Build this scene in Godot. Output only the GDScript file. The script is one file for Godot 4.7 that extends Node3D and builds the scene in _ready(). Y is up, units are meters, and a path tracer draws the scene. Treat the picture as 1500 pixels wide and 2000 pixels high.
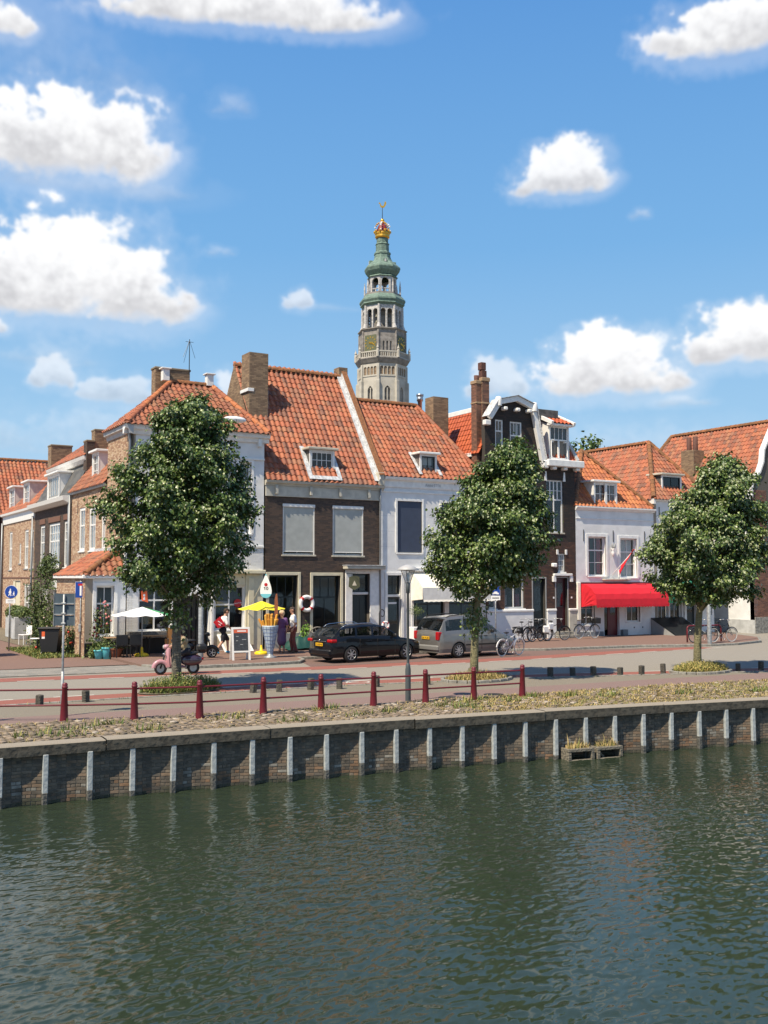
extends Node3D
# Street frame: x runs along the house fronts, y up, z from the house fronts towards the canal; metres.

const CAM := Vector3(-16.06, 3.1, 39.92)
var M := {}
var names := {}
var rng := RandomNumberGenerator.new()
var env: Environment

# ---------------------------------------------------------------- mesh builder
class MB:
	var st := SurfaceTool.new()
	var smooth := false
	var colored := false
	func _init(s := false) -> void:
		smooth = s
		st.begin(Mesh.PRIMITIVE_TRIANGLES)
		st.set_smooth_group(0 if s else -1)
	func col(c: Color) -> void:
		st.set_color(c)
	func tri(a: Vector3, b: Vector3, c: Vector3) -> void:   # counter-clockwise seen from outside
		st.add_vertex(a); st.add_vertex(c); st.add_vertex(b)
	func quad(a: Vector3, b: Vector3, c: Vector3, d: Vector3) -> void:
		tri(a, b, c); tri(a, c, d)
	func box(a: Vector3, b: Vector3) -> void:
		bx(Transform3D(), a, b)
	func bx(t: Transform3D, a: Vector3, b: Vector3) -> void:
		var p := []
		for i in 8:
			p.append(t * Vector3(b.x if i & 1 else a.x, b.y if i & 2 else a.y, b.z if i & 4 else a.z))
		quad(p[4], p[5], p[7], p[6]); quad(p[1], p[0], p[2], p[3])
		quad(p[5], p[1], p[3], p[7]); quad(p[0], p[4], p[6], p[2])
		quad(p[6], p[7], p[3], p[2]); quad(p[0], p[1], p[5], p[4])
	func cbox(a: Vector3, b: Vector3, e: float, t := Transform3D()) -> void:   # chamfered box
		var c := (a + b) / 2.0
		var h := (b - a) / 2.0
		e = minf(e, minf(h.x, minf(h.y, h.z)) * 0.9)
		var f := func(sx: int, sy: int, sz: int, k: int) -> Vector3: return t * (c + Vector3(sx * (h.x - (0.0 if k == 0 else e)), sy * (h.y - (0.0 if k == 1 else e)), sz * (h.z - (0.0 if k == 2 else e))))
		for k in 3:
			for s in [-1, 1]:
				var q := []
				for ab in [[-1, -1], [1, -1], [1, 1], [-1, 1]]:
					var v := [0, 0, 0]
					v[k] = s; v[(k + 1) % 3] = ab[0]; v[(k + 2) % 3] = ab[1]
					q.append(f.call(v[0], v[1], v[2], k))
				if s > 0: quad(q[0], q[1], q[2], q[3])
				else: quad(q[3], q[2], q[1], q[0])
		for k in 3:       # twelve edges
			var i := (k + 1) % 3
			var j := (k + 2) % 3
			for si in [-1, 1]:
				for sj in [-1, 1]:
					var v := [0, 0, 0]
					v[i] = si; v[j] = sj
					v[k] = -1
					var a0 = f.call(v[0], v[1], v[2], i); var b0 = f.call(v[0], v[1], v[2], j)
					v[k] = 1
					var a1 = f.call(v[0], v[1], v[2], i); var b1 = f.call(v[0], v[1], v[2], j)
					if si * sj > 0: quad(a0, b0, b1, a1)
					else: quad(a1, b1, b0, a0)
		for sx in [-1, 1]:
			for sy in [-1, 1]:
				for sz in [-1, 1]:
					var a2 = f.call(sx, sy, sz, 0); var b2 = f.call(sx, sy, sz, 1); var c2 = f.call(sx, sy, sz, 2)
					if sx * sy * sz > 0: tri(a2, b2, c2)
					else: tri(a2, c2, b2)
	func frame(p: Vector3, q: Vector3) -> Basis:
		var y := (q - p).normalized()
		var x := y.cross(Vector3(0, 0, 1) if absf(y.z) < 0.9 else Vector3(1, 0, 0)).normalized()
		return Basis(x, y, x.cross(y))
	func cyl(p: Vector3, q: Vector3, r0: float, r1: float, n := 10, caps := true) -> void:
		var b := frame(p, q)
		for i in n:
			var a0 := TAU * i / n
			var a1 := TAU * (i + 1) / n
			var d0 := b.x * cos(a0) + b.z * sin(a0)
			var d1 := b.x * cos(a1) + b.z * sin(a1)
			quad(p + d1 * r0, p + d0 * r0, q + d0 * r1, q + d1 * r1)
			if caps:
				if r0 > 0.0: tri(p, p + d0 * r0, p + d1 * r0)
				if r1 > 0.0: tri(q, q + d1 * r1, q + d0 * r1)
	func tube(pts: Array, r: float, n := 8, r_end := -1.0) -> void:
		var re := r if r_end < 0.0 else r_end
		var prev := []
		var fx := Vector3.ZERO
		for i in pts.size():
			var d: Vector3 = (pts[mini(i + 1, pts.size() - 1)] - pts[maxi(i - 1, 0)]).normalized()
			if i == 0: fx = frame(pts[0], pts[1]).x
			fx = (fx - d * fx.dot(d)).normalized()
			var fz := fx.cross(d)
			var rr := lerpf(r, re, float(i) / (pts.size() - 1))
			var ring := []
			for k in n:
				ring.append(pts[i] + (fx * cos(TAU * k / n) + fz * sin(TAU * k / n)) * rr)
			if i > 0:
				for k in n:
					quad(prev[(k + 1) % n], prev[k], ring[k], ring[(k + 1) % n])
			if i == 0 or i == pts.size() - 1:
				for k in n:
					if i == 0: tri(pts[0], ring[k], ring[(k + 1) % n])
					else: tri(pts[i], ring[(k + 1) % n], ring[k])
			prev = ring
	func lathe(o: Vector3, prof: Array, n := 16, turn := 0.0, sq := Vector2.ONE) -> void:   # prof: Vector2(r, y) upwards
		for j in prof.size() - 1:
			for i in n:
				var a0 := TAU * i / n + turn
				var a1 := TAU * (i + 1) / n + turn
				var d0 := Vector3(cos(a0) * sq.x, 0, -sin(a0) * sq.y)
				var d1 := Vector3(cos(a1) * sq.x, 0, -sin(a1) * sq.y)
				var y0 := Vector3(0, prof[j].y, 0)
				var y1 := Vector3(0, prof[j + 1].y, 0)
				quad(o + d0 * prof[j].x + y0, o + d1 * prof[j].x + y0, o + d1 * prof[j + 1].x + y1, o + d0 * prof[j + 1].x + y1)
	func ball(c: Vector3, r: Vector3, n := 10, m := 6) -> void:
		for j in m:
			var t0 := PI * j / m - PI / 2
			var t1 := PI * (j + 1) / m - PI / 2
			for i in n:
				var a0 := TAU * i / n
				var a1 := TAU * (i + 1) / n
				var f := func(a: float, t: float) -> Vector3: return c + Vector3(cos(a) * cos(t) * r.x, sin(t) * r.y, -sin(a) * cos(t) * r.z)
				quad(f.call(a0, t0), f.call(a1, t0), f.call(a1, t1), f.call(a0, t1))
	func torus(c: Vector3, b: Basis, R: float, r: float, n := 24, m := 8, from := 0.0, to := TAU, flat := 1.0) -> void:   # round b.y; in the plane of b.x, b.z
		var p := func(i: int, k: int) -> Vector3:
			var a: float = lerpf(from, to, float(i) / n)
			var d := b.x * cos(a) + b.z * sin(a)
			var q := TAU * k / m
			return c + d * (R + r * cos(q)) + b.y * r * flat * sin(q)
		for i in n:
			for k in m:
				quad(p.call(i, k), p.call(i, k + 1), p.call(i + 1, k + 1), p.call(i + 1, k))
	func poly(pts: PackedVector2Array, t: Transform3D, depth := 0.0) -> void:   # flat shape in t's xy plane, front at z = 0, back at -depth
		var p := pts
		if Geometry2D.is_polygon_clockwise(p):
			p = pts.duplicate(); p.reverse()
		var ix := Geometry2D.triangulate_polygon(p)
		for i in range(0, ix.size(), 3):
			var a := p[ix[i]]; var b := p[ix[i + 1]]; var c := p[ix[i + 2]]
			if (b - a).cross(c - a) < 0.0:
				var s := b; b = c; c = s
			tri(t * Vector3(a.x, a.y, 0), t * Vector3(b.x, b.y, 0), t * Vector3(c.x, c.y, 0))
			if depth > 0.0: tri(t * Vector3(a.x, a.y, -depth), t * Vector3(c.x, c.y, -depth), t * Vector3(b.x, b.y, -depth))
		if depth > 0.0:
			for i in p.size():
				var a := p[i]; var b := p[(i + 1) % p.size()]
				quad(t * Vector3(a.x, a.y, -depth), t * Vector3(b.x, b.y, -depth), t * Vector3(b.x, b.y, 0), t * Vector3(a.x, a.y, 0))
	func done() -> ArrayMesh:
		st.generate_normals()
		return st.commit()

# ---------------------------------------------------------------- nodes
func numbered(n: String) -> String:
	if not names.has(n):
		names[n] = 0
		return n
	names[n] += 1
	return "%s_%03d" % [n, names[n]]

func tag(o: Node, label: String, cat: String, group := "") -> void:
	o.set_meta("label", label); o.set_meta("category", cat)
	if group: o.set_meta("group", group)

func thing(n: String, label: String, cat: String, at := Vector3.ZERO, turn := 0.0, group := "") -> Node3D:
	var o := Node3D.new()
	o.name = numbered(n)
	o.position = at; o.rotation.y = turn
	add_child(o)
	tag(o, label, cat, group)
	return o

func put(n: String, mesh: Mesh, mat: Material, parent: Node, at := Transform3D()) -> MeshInstance3D:
	var o := MeshInstance3D.new()
	o.name = n if parent != self else numbered(n)
	o.mesh = mesh
	if mat: o.material_override = mat
	o.transform = at
	parent.add_child(o, true)
	return o

func obj(n: String, b: MB, mat: Material, parent: Node) -> MeshInstance3D:
	return put(n, b.done(), mat, parent)

func structure(n: String, b: MB, mat: Material) -> MeshInstance3D:
	var o := obj(n, b, mat, self)
	o.set_meta("kind", "structure")
	return o

func copy(o: Node3D, at: Vector3, turn: float, label: String, group := "") -> Node3D:
	var c: Node3D = o.duplicate()
	c.name = numbered(String(o.name).rstrip("0123456789").rstrip("_"))
	add_child(c)
	c.position = at; c.rotation.y = turn
	c.set_meta("label", label)
	if group: c.set_meta("group", group)
	return c

# many alike pieces: the first n nearest to the camera as parts, the rest as one part of kind stuff
func scatter(parent: Node3D, n: String, many: String, mesh: Mesh, at: Array, tone: Array, palette: String, most: int) -> void:
	var g := parent.global_transform
	var order := range(at.size())
	if most < at.size() and most > 0:
		var far := []
		for t in at: far.append((g * t.origin).distance_squared_to(CAM))
		order.sort_custom(func(a, b): return far[a] < far[b])
	for i in mini(most, at.size()):
		var k: int = order[i]
		put(n, mesh, M[palette][tone[k] % M[palette].size()], parent, at[k])
	var rest := at.size() - most
	if rest <= 0: return
	var mm := MultiMesh.new()
	mm.transform_format = MultiMesh.TRANSFORM_3D
	mm.use_colors = true
	mm.mesh = mesh
	mm.instance_count = rest
	for i in rest:
		var k: int = order[most + i]
		mm.set_instance_transform(i, at[k])
		var m: StandardMaterial3D = M[palette][tone[k] % M[palette].size()]
		mm.set_instance_color(i, m.albedo_color.srgb_to_linear())
	var o := MultiMeshInstance3D.new()
	o.name = many
	o.multimesh = mm
	o.material_override = M[palette + "_many"]
	o.set_meta("kind", "stuff")
	parent.add_child(o, true)

# ---------------------------------------------------------------- materials
func tex(lo: float, hi: float, freq: float, oct: int, sd: int, size := 256, contrast := 1.0, kind := FastNoiseLite.TYPE_SIMPLEX_SMOOTH) -> Array:
	var f := FastNoiseLite.new()
	f.noise_type = kind
	f.frequency = freq; f.fractal_octaves = oct; f.seed = sd
	if oct <= 1: f.fractal_type = FastNoiseLite.FRACTAL_NONE
	var src := f.get_seamless_image(size, size)
	var im := Image.create(size, size, false, Image.FORMAT_RGB8)
	var hm := Image.create(size, size, false, Image.FORMAT_RGB8)
	for y in size:
		for x in size:
			var v := clampf((src.get_pixel(x, y).r - 0.5) * contrast + 0.5, 0.0, 1.0)
			var k := lerpf(lo, hi, v)
			im.set_pixel(x, y, Color(k, k, k).linear_to_srgb())
			hm.set_pixel(x, y, Color(v, v, v))
	return [ImageTexture.create_from_image(im), ImageTexture.create_from_image(hm)]

func lin(r: float, g: float, b: float) -> Color:
	return Color(r, g, b).linear_to_srgb()

func mat(n: String, c: Color, rough := 0.8, noise = null, scale := 1.0, bump := 0.0, metal := 0.0) -> StandardMaterial3D:
	var m := StandardMaterial3D.new()
	m.resource_name = n
	m.albedo_color = c
	m.roughness = rough
	m.metallic = metal
	if noise:
		m.albedo_texture = noise[0]
		m.uv1_triplanar = true
		m.uv1_world_triplanar = true
		m.uv1_scale = Vector3.ONE * scale
		if bump > 0.0:
			m.heightmap_enabled = true
			m.heightmap_texture = noise[1]
			m.heightmap_scale = bump
	M[n] = m
	return m

func palette(n: String, colors: Array, rough: float, noise = null, scale := 1.0, bump := 0.0) -> void:
	var a := []
	for i in colors.size():
		a.append(mat("%s_%d" % [n, i], lin(colors[i][0], colors[i][1], colors[i][2]), rough, noise, scale, bump))
	var many := mat(n + "_many", Color.WHITE, rough, noise, scale, bump)
	many.vertex_color_use_as_albedo = true
	M[n] = a

func glass(n: String, alpha: float, c := Color(0.05, 0.06, 0.07)) -> void:
	var m := mat(n, Color(c.r, c.g, c.b, alpha), 0.03)
	m.transparency = BaseMaterial3D.TRANSPARENCY_ALPHA

func materials() -> void:
	var fine := tex(0.82, 1.0, 0.09, 3, 1)
	var blot := tex(0.78, 1.0, 0.012, 4, 2, 256, 1.5)
	var grit := tex(0.6, 1.0, 0.3, 2, 3, 256, 1.6)
	var grime := tex(0.55, 1.0, 0.02, 5, 4, 256, 2.0)
	var soft := tex(0.89, 1.0, 0.014, 5, 5, 256, 1.9)
	M.fine = fine; M.blot = blot; M.grit = grit; M.grime = grime
	mat("white_render", lin(0.74, 0.745, 0.74), 0.75, soft, 0.35, 0.3)
	mat("white_brick", lin(0.76, 0.765, 0.76), 0.7, fine, 0.6, 0.3)
	mat("white_paint", lin(0.78, 0.78, 0.76), 0.4, soft, 0.8)
	mat("cream_paint", lin(0.66, 0.61, 0.45), 0.45, soft, 0.8)
	mat("stone_trim", lin(0.50, 0.47, 0.39), 0.7, blot, 0.5, 0.2)
	mat("grey_paint", lin(0.30, 0.31, 0.31), 0.5, soft, 0.8)
	mat("dark_paint", lin(0.012, 0.014, 0.016), 0.35)
	mat("green_black", lin(0.010, 0.016, 0.017), 0.3)
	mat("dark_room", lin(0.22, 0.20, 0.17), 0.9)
	mat("red_door", lin(0.11, 0.006, 0.010), 0.35)
	mat("mortar_dark", lin(0.12, 0.105, 0.09), 0.95, fine, 1.0)
	mat("mortar_light", lin(0.46, 0.40, 0.32), 0.95, fine, 1.0)
	mat("slate", lin(0.11, 0.11, 0.105), 0.7, grime, 0.6, 0.3)
	mat("lead", lin(0.62, 0.64, 0.66), 0.6, grime, 1.2, 0.5)
	mat("zinc", lin(0.26, 0.28, 0.30), 0.45, blot, 1.0, 0.0, 0.3)
	mat("deck", lin(0.05, 0.025, 0.015), 0.9)
	mat("steel", lin(0.42, 0.44, 0.46), 0.35, fine, 2.0, 0.0, 0.8)
	mat("galvanised", lin(0.38, 0.40, 0.41), 0.5, grime, 1.5, 0.0, 0.4)
	mat("iron", lin(0.02, 0.022, 0.024), 0.45)
	mat("concrete", lin(0.30, 0.27, 0.215), 0.95, grime, 0.9, 1.2)
	mat("concrete_wet", lin(0.05, 0.05, 0.042), 0.8, grime, 0.9, 1.2)
	mat("shutter", lin(0.40, 0.42, 0.40), 0.6, soft, 0.5)
	mat("blue_blind", lin(0.045, 0.06, 0.10), 0.6, soft, 0.5)
	mat("curtain", lin(0.62, 0.62, 0.58), 0.9)
	mat("red_cloth", lin(0.60, 0.010, 0.025), 0.8, soft, 0.7)
	mat("green_cloth", lin(0.006, 0.16, 0.095), 0.8, soft, 0.7)
	mat("cream_cloth", lin(0.80, 0.77, 0.68), 0.85, soft, 0.7)
	mat("grey_cloth", lin(0.58, 0.58, 0.57), 0.85, soft, 0.7)
	mat("black_plastic", lin(0.012, 0.012, 0.013), 0.45)
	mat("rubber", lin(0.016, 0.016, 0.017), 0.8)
	mat("chrome", lin(0.6, 0.6, 0.62), 0.15, null, 1.0, 0.0, 1.0)
	mat("alloy", lin(0.42, 0.43, 0.44), 0.3, null, 1.0, 0.0, 0.7)
	mat("white_gloss", lin(0.80, 0.80, 0.79), 0.3)
	mat("red_rail", lin(0.135, 0.009, 0.018), 0.45, fine, 2.0)
	mat("red_gloss", lin(0.45, 0.012, 0.02), 0.35)
	mat("yellow_gloss", lin(0.75, 0.55, 0.01), 0.4)
	mat("plate_yellow", lin(0.75, 0.42, 0.01), 0.5)
	mat("sign_blue", lin(0.008, 0.05, 0.30), 0.4)
	mat("letter_white", lin(0.8, 0.8, 0.8), 0.6)
	mat("letter_black", lin(0.01, 0.01, 0.01), 0.6)
	mat("weathered_wood", lin(0.085, 0.078, 0.065), 0.95, grime, 3.0, 1.0)
	mat("terracotta", lin(0.33, 0.12, 0.065), 0.8, fine, 3.0)
	mat("turquoise", lin(0.10, 0.48, 0.55), 0.4)
	mat("wicker", lin(0.50, 0.24, 0.075), 0.7, grit, 4.0, 0.6)
	mat("bark", lin(0.16, 0.145, 0.115), 0.95, grime, 2.5, 2.0)
	mat("bark_lichen", lin(0.24, 0.22, 0.12), 0.95, grime, 3.5, 2.0)
	mat("gold", lin(0.75, 0.42, 0.06), 0.3, null, 1.0, 0.0, 0.75)
	mat("copper_green", lin(0.165, 0.25, 0.21), 0.8, grime, 0.25, 0.5)
	mat("tower_stone", lin(0.48, 0.455, 0.40), 0.9, blot, 0.15, 0.8)
	mat("tower_grey", lin(0.30, 0.28, 0.26), 0.9, grime, 0.15, 0.8)
	mat("tower_white", lin(0.55, 0.54, 0.53), 0.8, grime, 0.3, 0.5)
	glass("glass", 0.12)
	glass("glass_dark", 0.72, Color(0.09, 0.11, 0.12))
	glass("glass_car", 0.55, Color(0.05, 0.07, 0.075))
	glass("lamp_glass", 0.25, Color(0.8, 0.82, 0.84))
	mat("asphalt", lin(0.305, 0.28, 0.235), 0.9, grit, 1.2, 0.4)
	mat("asphalt_red", lin(0.32, 0.115, 0.085), 0.9, grit, 1.4, 0.4)
	mat("path_purple", lin(0.255, 0.175, 0.155), 0.9, grit, 1.5, 0.4)
	mat("road_paint", lin(0.62, 0.60, 0.54), 0.8, grit, 2.5)
	mat("kerb_stone", lin(0.28, 0.27, 0.24), 0.9, grime, 1.0, 0.6)
	mat("soil", lin(0.21, 0.175, 0.12), 1.0, grit, 1.0, 1.0)
	mat("paver_bed", lin(0.13, 0.105, 0.085), 1.0, grit, 1.0, 0.5)
	palette("paver", [[0.22, 0.135, 0.105], [0.19, 0.12, 0.10], [0.25, 0.155, 0.12], [0.21, 0.15, 0.125]], 0.95, grit, 1.5)
	palette("flag", [[0.27, 0.255, 0.225], [0.24, 0.23, 0.205], [0.30, 0.28, 0.245]], 0.95, grit, 1.5)
	palette("cobble", [[0.25, 0.195, 0.135], [0.29, 0.23, 0.17], [0.20, 0.155, 0.11], [0.33, 0.26, 0.19], [0.23, 0.18, 0.13], [0.17, 0.14, 0.105], [0.46, 0.40, 0.33]], 0.9, grit, 2.0)
	palette("brick_dark", [[0.086, 0.061, 0.049], [0.072, 0.052, 0.043], [0.102, 0.07, 0.054], [0.066, 0.05, 0.043], [0.114, 0.076, 0.057]], 0.9, fine, 2.0)
	palette("brick_black", [[0.038, 0.031, 0.028], [0.031, 0.027, 0.025], [0.048, 0.035, 0.03], [0.058, 0.037, 0.029], [0.034, 0.027, 0.025]], 0.85, fine, 2.0)
	palette("brick_light", [[0.46, 0.315, 0.205], [0.53, 0.38, 0.25], [0.40, 0.25, 0.16], [0.57, 0.43, 0.30], [0.34, 0.20, 0.135]], 0.9, fine, 2.0)
	palette("brick_red", [[0.21, 0.10, 0.067], [0.17, 0.085, 0.06], [0.25, 0.12, 0.078], [0.145, 0.075, 0.055]], 0.9, fine, 2.0)
	palette("brick_chimney", [[0.29, 0.20, 0.125], [0.25, 0.17, 0.11], [0.34, 0.235, 0.145], [0.21, 0.14, 0.09]], 0.9, fine, 2.0)
	palette("brick_quay", [[0.165, 0.137, 0.105], [0.14, 0.118, 0.093], [0.195, 0.157, 0.117], [0.12, 0.104, 0.085], [0.215, 0.155, 0.107], [0.062, 0.066, 0.042], [0.085, 0.08, 0.055], [0.28, 0.265, 0.23], [0.235, 0.145, 0.088]], 0.9, grime, 0.7)
	palette("tile", [[0.355, 0.11, 0.05], [0.31, 0.095, 0.045], [0.40, 0.128, 0.056], [0.25, 0.08, 0.042], [0.345, 0.14, 0.07], [0.38, 0.11, 0.05], [0.19, 0.078, 0.048], [0.33, 0.10, 0.048], [0.28, 0.115, 0.065]], 0.7, blot, 0.45)
	palette("tile_new", [[0.46, 0.10, 0.035], [0.42, 0.09, 0.033], [0.48, 0.11, 0.038]], 0.6, fine, 1.5)
	palette("tile_old", [[0.30, 0.11, 0.055], [0.25, 0.09, 0.05], [0.35, 0.12, 0.06], [0.21, 0.085, 0.05], [0.28, 0.13, 0.07]], 0.8, fine, 1.5)
	palette("tile_orange", [[0.46, 0.155, 0.055], [0.42, 0.13, 0.05], [0.38, 0.12, 0.05], [0.32, 0.105, 0.05], [0.49, 0.18, 0.065]], 0.75, fine, 1.5)
	palette("ridge", [[0.28, 0.12, 0.05], [0.23, 0.11, 0.05], [0.33, 0.135, 0.055]], 0.9, grime, 1.5, 0.5)
	palette("leaf", [[0.056, 0.098, 0.021], [0.043, 0.078, 0.019], [0.078, 0.13, 0.028], [0.135, 0.19, 0.045], [0.33, 0.37, 0.22], [0.22, 0.28, 0.09]], 0.38)
	palette("shrub", [[0.05, 0.085, 0.02], [0.07, 0.11, 0.025], [0.04, 0.07, 0.018], [0.10, 0.14, 0.04]], 0.6)
	palette("dry", [[0.42, 0.30, 0.12], [0.36, 0.27, 0.12], [0.30, 0.25, 0.09], [0.20, 0.21, 0.06], [0.48, 0.37, 0.17]], 0.8)
	palette("weed", [[0.10, 0.15, 0.03], [0.14, 0.18, 0.045], [0.30, 0.27, 0.09], [0.08, 0.12, 0.03]], 0.8)
	for p in ["leaf", "shrub", "dry", "weed"]:
		for m in M[p] + [M[p + "_many"]]:
			m.backlight_enabled = true
			m.backlight = Color(0.5, 0.5, 0.35)

# ---------------------------------------------------------------- camera, sky, sun
func setting() -> void:
	var cam := Camera3D.new()
	cam.fov = 53.13
	cam.near = 0.1; cam.far = 2000.0
	cam.position = CAM
	cam.rotation_degrees = Vector3(3.662, -30.5, 0)
	cam.current = true
	add_child(cam)
	env = Environment.new()
	env.background_mode = Environment.BG_SKY
	env.tonemap_mode = Environment.TONE_MAPPER_LINEAR
	env.tonemap_exposure = 1.45
	env.background_energy_multiplier = 0.70
	env.sdfgi_enabled = true; env.ssao_enabled = true; env.ssil_enabled = true
	var pano := PanoramaSkyMaterial.new()
	pano.panorama = sky_image()
	env.sky = Sky.new()
	env.sky.sky_material = pano
	var we := WorldEnvironment.new()
	we.environment = env
	add_child(we)
	var sun := DirectionalLight3D.new()
	sun.name = "sun"
	sun.light_energy = 1.6
	sun.light_angular_distance = 0.55
	sun.light_color = Color(1.0, 0.94, 0.84)
	sun.shadow_enabled = true
	add_child(sun)
	var to_sun := Vector3(-0.545, 0.82, 0.175)
	sun.look_at_from_position(to_sun * 50.0, Vector3.ZERO)

func sky_image() -> ImageTexture:
	var W := 4096
	var Hh := 2048
	var im := Image.create(W, Hh, false, Image.FORMAT_RGBF)
	var g := Gradient.new()
	g.offsets = PackedFloat32Array([0.0, 0.035, 0.09, 0.2, 0.36, 0.55, 1.0])
	g.colors = PackedColorArray([Color(0.54, 0.75, 0.92), Color(0.47, 0.69, 0.89), Color(0.355, 0.60, 0.85), Color(0.195, 0.445, 0.785), Color(0.105, 0.305, 0.69), Color(0.065, 0.225, 0.60), Color(0.04, 0.16, 0.50)])
	for y in Hh:
		var e := 1.0 - (y + 0.5) / (Hh * 0.5)
		im.fill_rect(Rect2i(0, y, W, 1), g.sample(maxf(e, 0.0)) if e > 0.0 else Color(0.36, 0.42, 0.42))
	var fa := FastNoiseLite.new()
	fa.frequency = 0.9; fa.fractal_octaves = 5; fa.seed = 11
	# clouds: azimuth and height in degrees, half sizes in degrees, strength
	var list := [[22.3, 29.98, 8.4, 2.18, 1.00], [9.4, 28.03, 1.8, 1.66, 1.00], [12.1, 23.35, 5.9, 4.36, 1.00], [14.1, 16.11, 6.6, 4.35, 1.05], [50.0, 27.93, 4.8, 2.69, 1.00], [40.6, 21.80, 3.1, 2.05, 0.95], [43.4, 11.52, 4.2, 2.82, 1.05], [50.4, 12.57, 3.8, 2.30, 1.00], [36.7, 11.01, 1.8, 1.92, 0.55], [25.6, 15.39, 0.9, 1.09, 0.60], [12.4, 10.86, 1.3, 1.41, 0.60], [15.7, 10.35, 2.2, 1.54, 0.50], [23.3, 10.42, 2.6, 1.79, 0.60], [21.6, 25.20, 1.4, 1.00, 0.20], [21.2, 17.80, 0.9, 0.50, 0.22], [44.8, 19.40, 0.6, 0.50, 0.30], [12.3, 11.90, 2.8, 1.40, 0.20], [14.8, 20.90, 5.6, 1.50, 0.20], [27.3, 15.00, 2.4, 0.35, 0.14], [9.2, 13.31, 0.9, 0.90, 0.70], [46.9, 9.50, 1.7, 0.60, 0.30], [17.0, 8.00, 11.0, 2.60, 0.24], [47.0, 7.50, 9.0, 2.20, 0.20], [11.0, 27.00, 7.0, 4.00, 0.14], [28.0, 7.00, 8.0, 2.00, 0.18]]
	var r := RandomNumberGenerator.new()
	r.seed = 5
	for k in 64:
		var az := r.randf_range(62.0, 350.0)
		var el := 6.0 + 50.0 * pow(r.randf(), 1.4)
		var hw := r.randf_range(2.5, 9.0)
		list.append([az, el, hw / cos(deg_to_rad(el)), hw * r.randf_range(0.4, 0.6), r.randf_range(0.6, 1.05)])
	var pd := W / 360.0
	for ci in list.size():
		var c = list[ci]
		var cx: float = fposmod(c[0], 360.0) * pd
		var cy: float = (90.0 - c[1]) * pd
		var hw: float = c[2] * pd
		var hh: float = c[3] * pd
		r.seed = 100 + ci
		var blobs := []
		var nb := 7 + int(c[2] * 1.3)
		for b in nb:
			var t := (b + r.randf()) / nb * 2.0 - 1.0
			var rr := r.randf_range(0.42, 0.68) * (1.0 - 0.45 * t * t)
			blobs.append([t * 0.72, 0.42 - rr * r.randf_range(0.35, 1.15) * (1.0 - 0.6 * absf(t)), rr])
		var sx := 0.9 / 22.0
		for py in range(maxi(0, int(cy - hh * 1.6)), int(cy + hh * 1.5)):
			if py >= Hh / 2 - 2: break
			for px in range(int(cx - hw * 1.45), int(cx + hw * 1.45)):
				var u := (px - cx) / hw
				var v := (py - cy) / hh
				var n1 := fa.get_noise_3d(px * sx, py * sx * 1.2, ci * 7.3)
				var n2 := fa.get_noise_3d(px * sx * 3.1, py * sx * 3.6, ci * 3.1 + 50.0)
				var d := -1.0
				var uu := u + n2 * 0.10
				var vv := v + n1 * 0.22
				for b in blobs:
					var ex: float = (uu - b[0]) / b[2] * 0.8
					var ey: float = (vv - b[1]) / b[2]
					d = maxf(d, 1.0 - sqrt(ex * ex + ey * ey))
				d += n1 * 0.30 + n2 * 0.20
				var soft: float = 0.36 + 0.45 * smoothstep(-0.2, 0.7, v) + (0.6 if c[4] < 0.4 else 0.0)
				var a: float = smoothstep(0.0, soft, d - maxf(0.0, v - 0.45) * 0.9) * minf(c[4], 1.0)
				a = maxf(a, 0.20 * c[4] * smoothstep(-0.45, 0.35, d - maxf(0.0, absf(v) - 0.8)))
				if a <= 0.003: continue
				var under: float = smoothstep(-0.35, 0.75, v + n1 * 0.5 - n2 * 0.25)
				var lit := lerpf(1.04, 0.60, under * smoothstep(0.1, 0.75, d)) + n2 * 0.03 + n1 * 0.08
				var q := Vector2i(posmod(px, W), py)
				var base := im.get_pixel(q.x, q.y)
				var cc := Color(lit * 0.985, lit * 0.99, lit * lerpf(1.0, 1.03, under))
				im.set_pixel(q.x, q.y, base.lerp(cc, a))
	return ImageTexture.create_from_image(im)

# ---------------------------------------------------------------- ground
func qn(s: float) -> float:      # the quay line
	var t := clampf(s, -14.0, 9.0)
	var n := 20.27 + 0.126 * (t + 2.3) + 0.00358 * (t + 2.3) * (t + 2.3)
	return n + (s - t) * (0.126 + 0.00716 * (t + 2.3))

func interp(a: Array, x: float) -> float:     # piecewise linear through [x, y] pairs
	if x <= a[0][0]: return a[0][1]
	for i in a.size() - 1:
		if x <= a[i + 1][0]:
			return lerpf(a[i][1], a[i + 1][1], (x - a[i][0]) / (a[i + 1][0] - a[i][0]))
	return a[-1][1]

var far_lane := [[-60, 5.2], [-10, 6.6], [-3, 7.5], [2, 7.85], [8, 7.95], [16, 7.2], [26, 6.9], [70, 4.0]]      # house side edge of the far cycle lane
var near_lane := [[-60, 12.6], [-8, 12.55], [-2, 12.65], [4, 13.6], [9, 15.05], [14, 16.2], [30, 19.5], [70, 27.0]]
var path_in := [[-60, 12.0], [-12, 16.0], [-4, 16.55], [7.5, 17.0], [20, 18.0], [70, 27.0]]
var path_out := [[-60, 13.2], [-12, 17.05], [-5, 17.85], [6.2, 18.35], [20, 19.9], [70, 29.5]]

func strip(b: MB, lo: Callable, hi: Callable, s0: float, s1: float, step: float, y0: float, y1: float) -> void:
	var s := s0
	while s < s1 - 0.001:
		var e := minf(s + step, s1)
		b.quad(Vector3(s, y1, hi.call(s)), Vector3(e, y1, hi.call(e)), Vector3(e, y0, lo.call(e)), Vector3(s, y0, lo.call(s)))
		s = e

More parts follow.
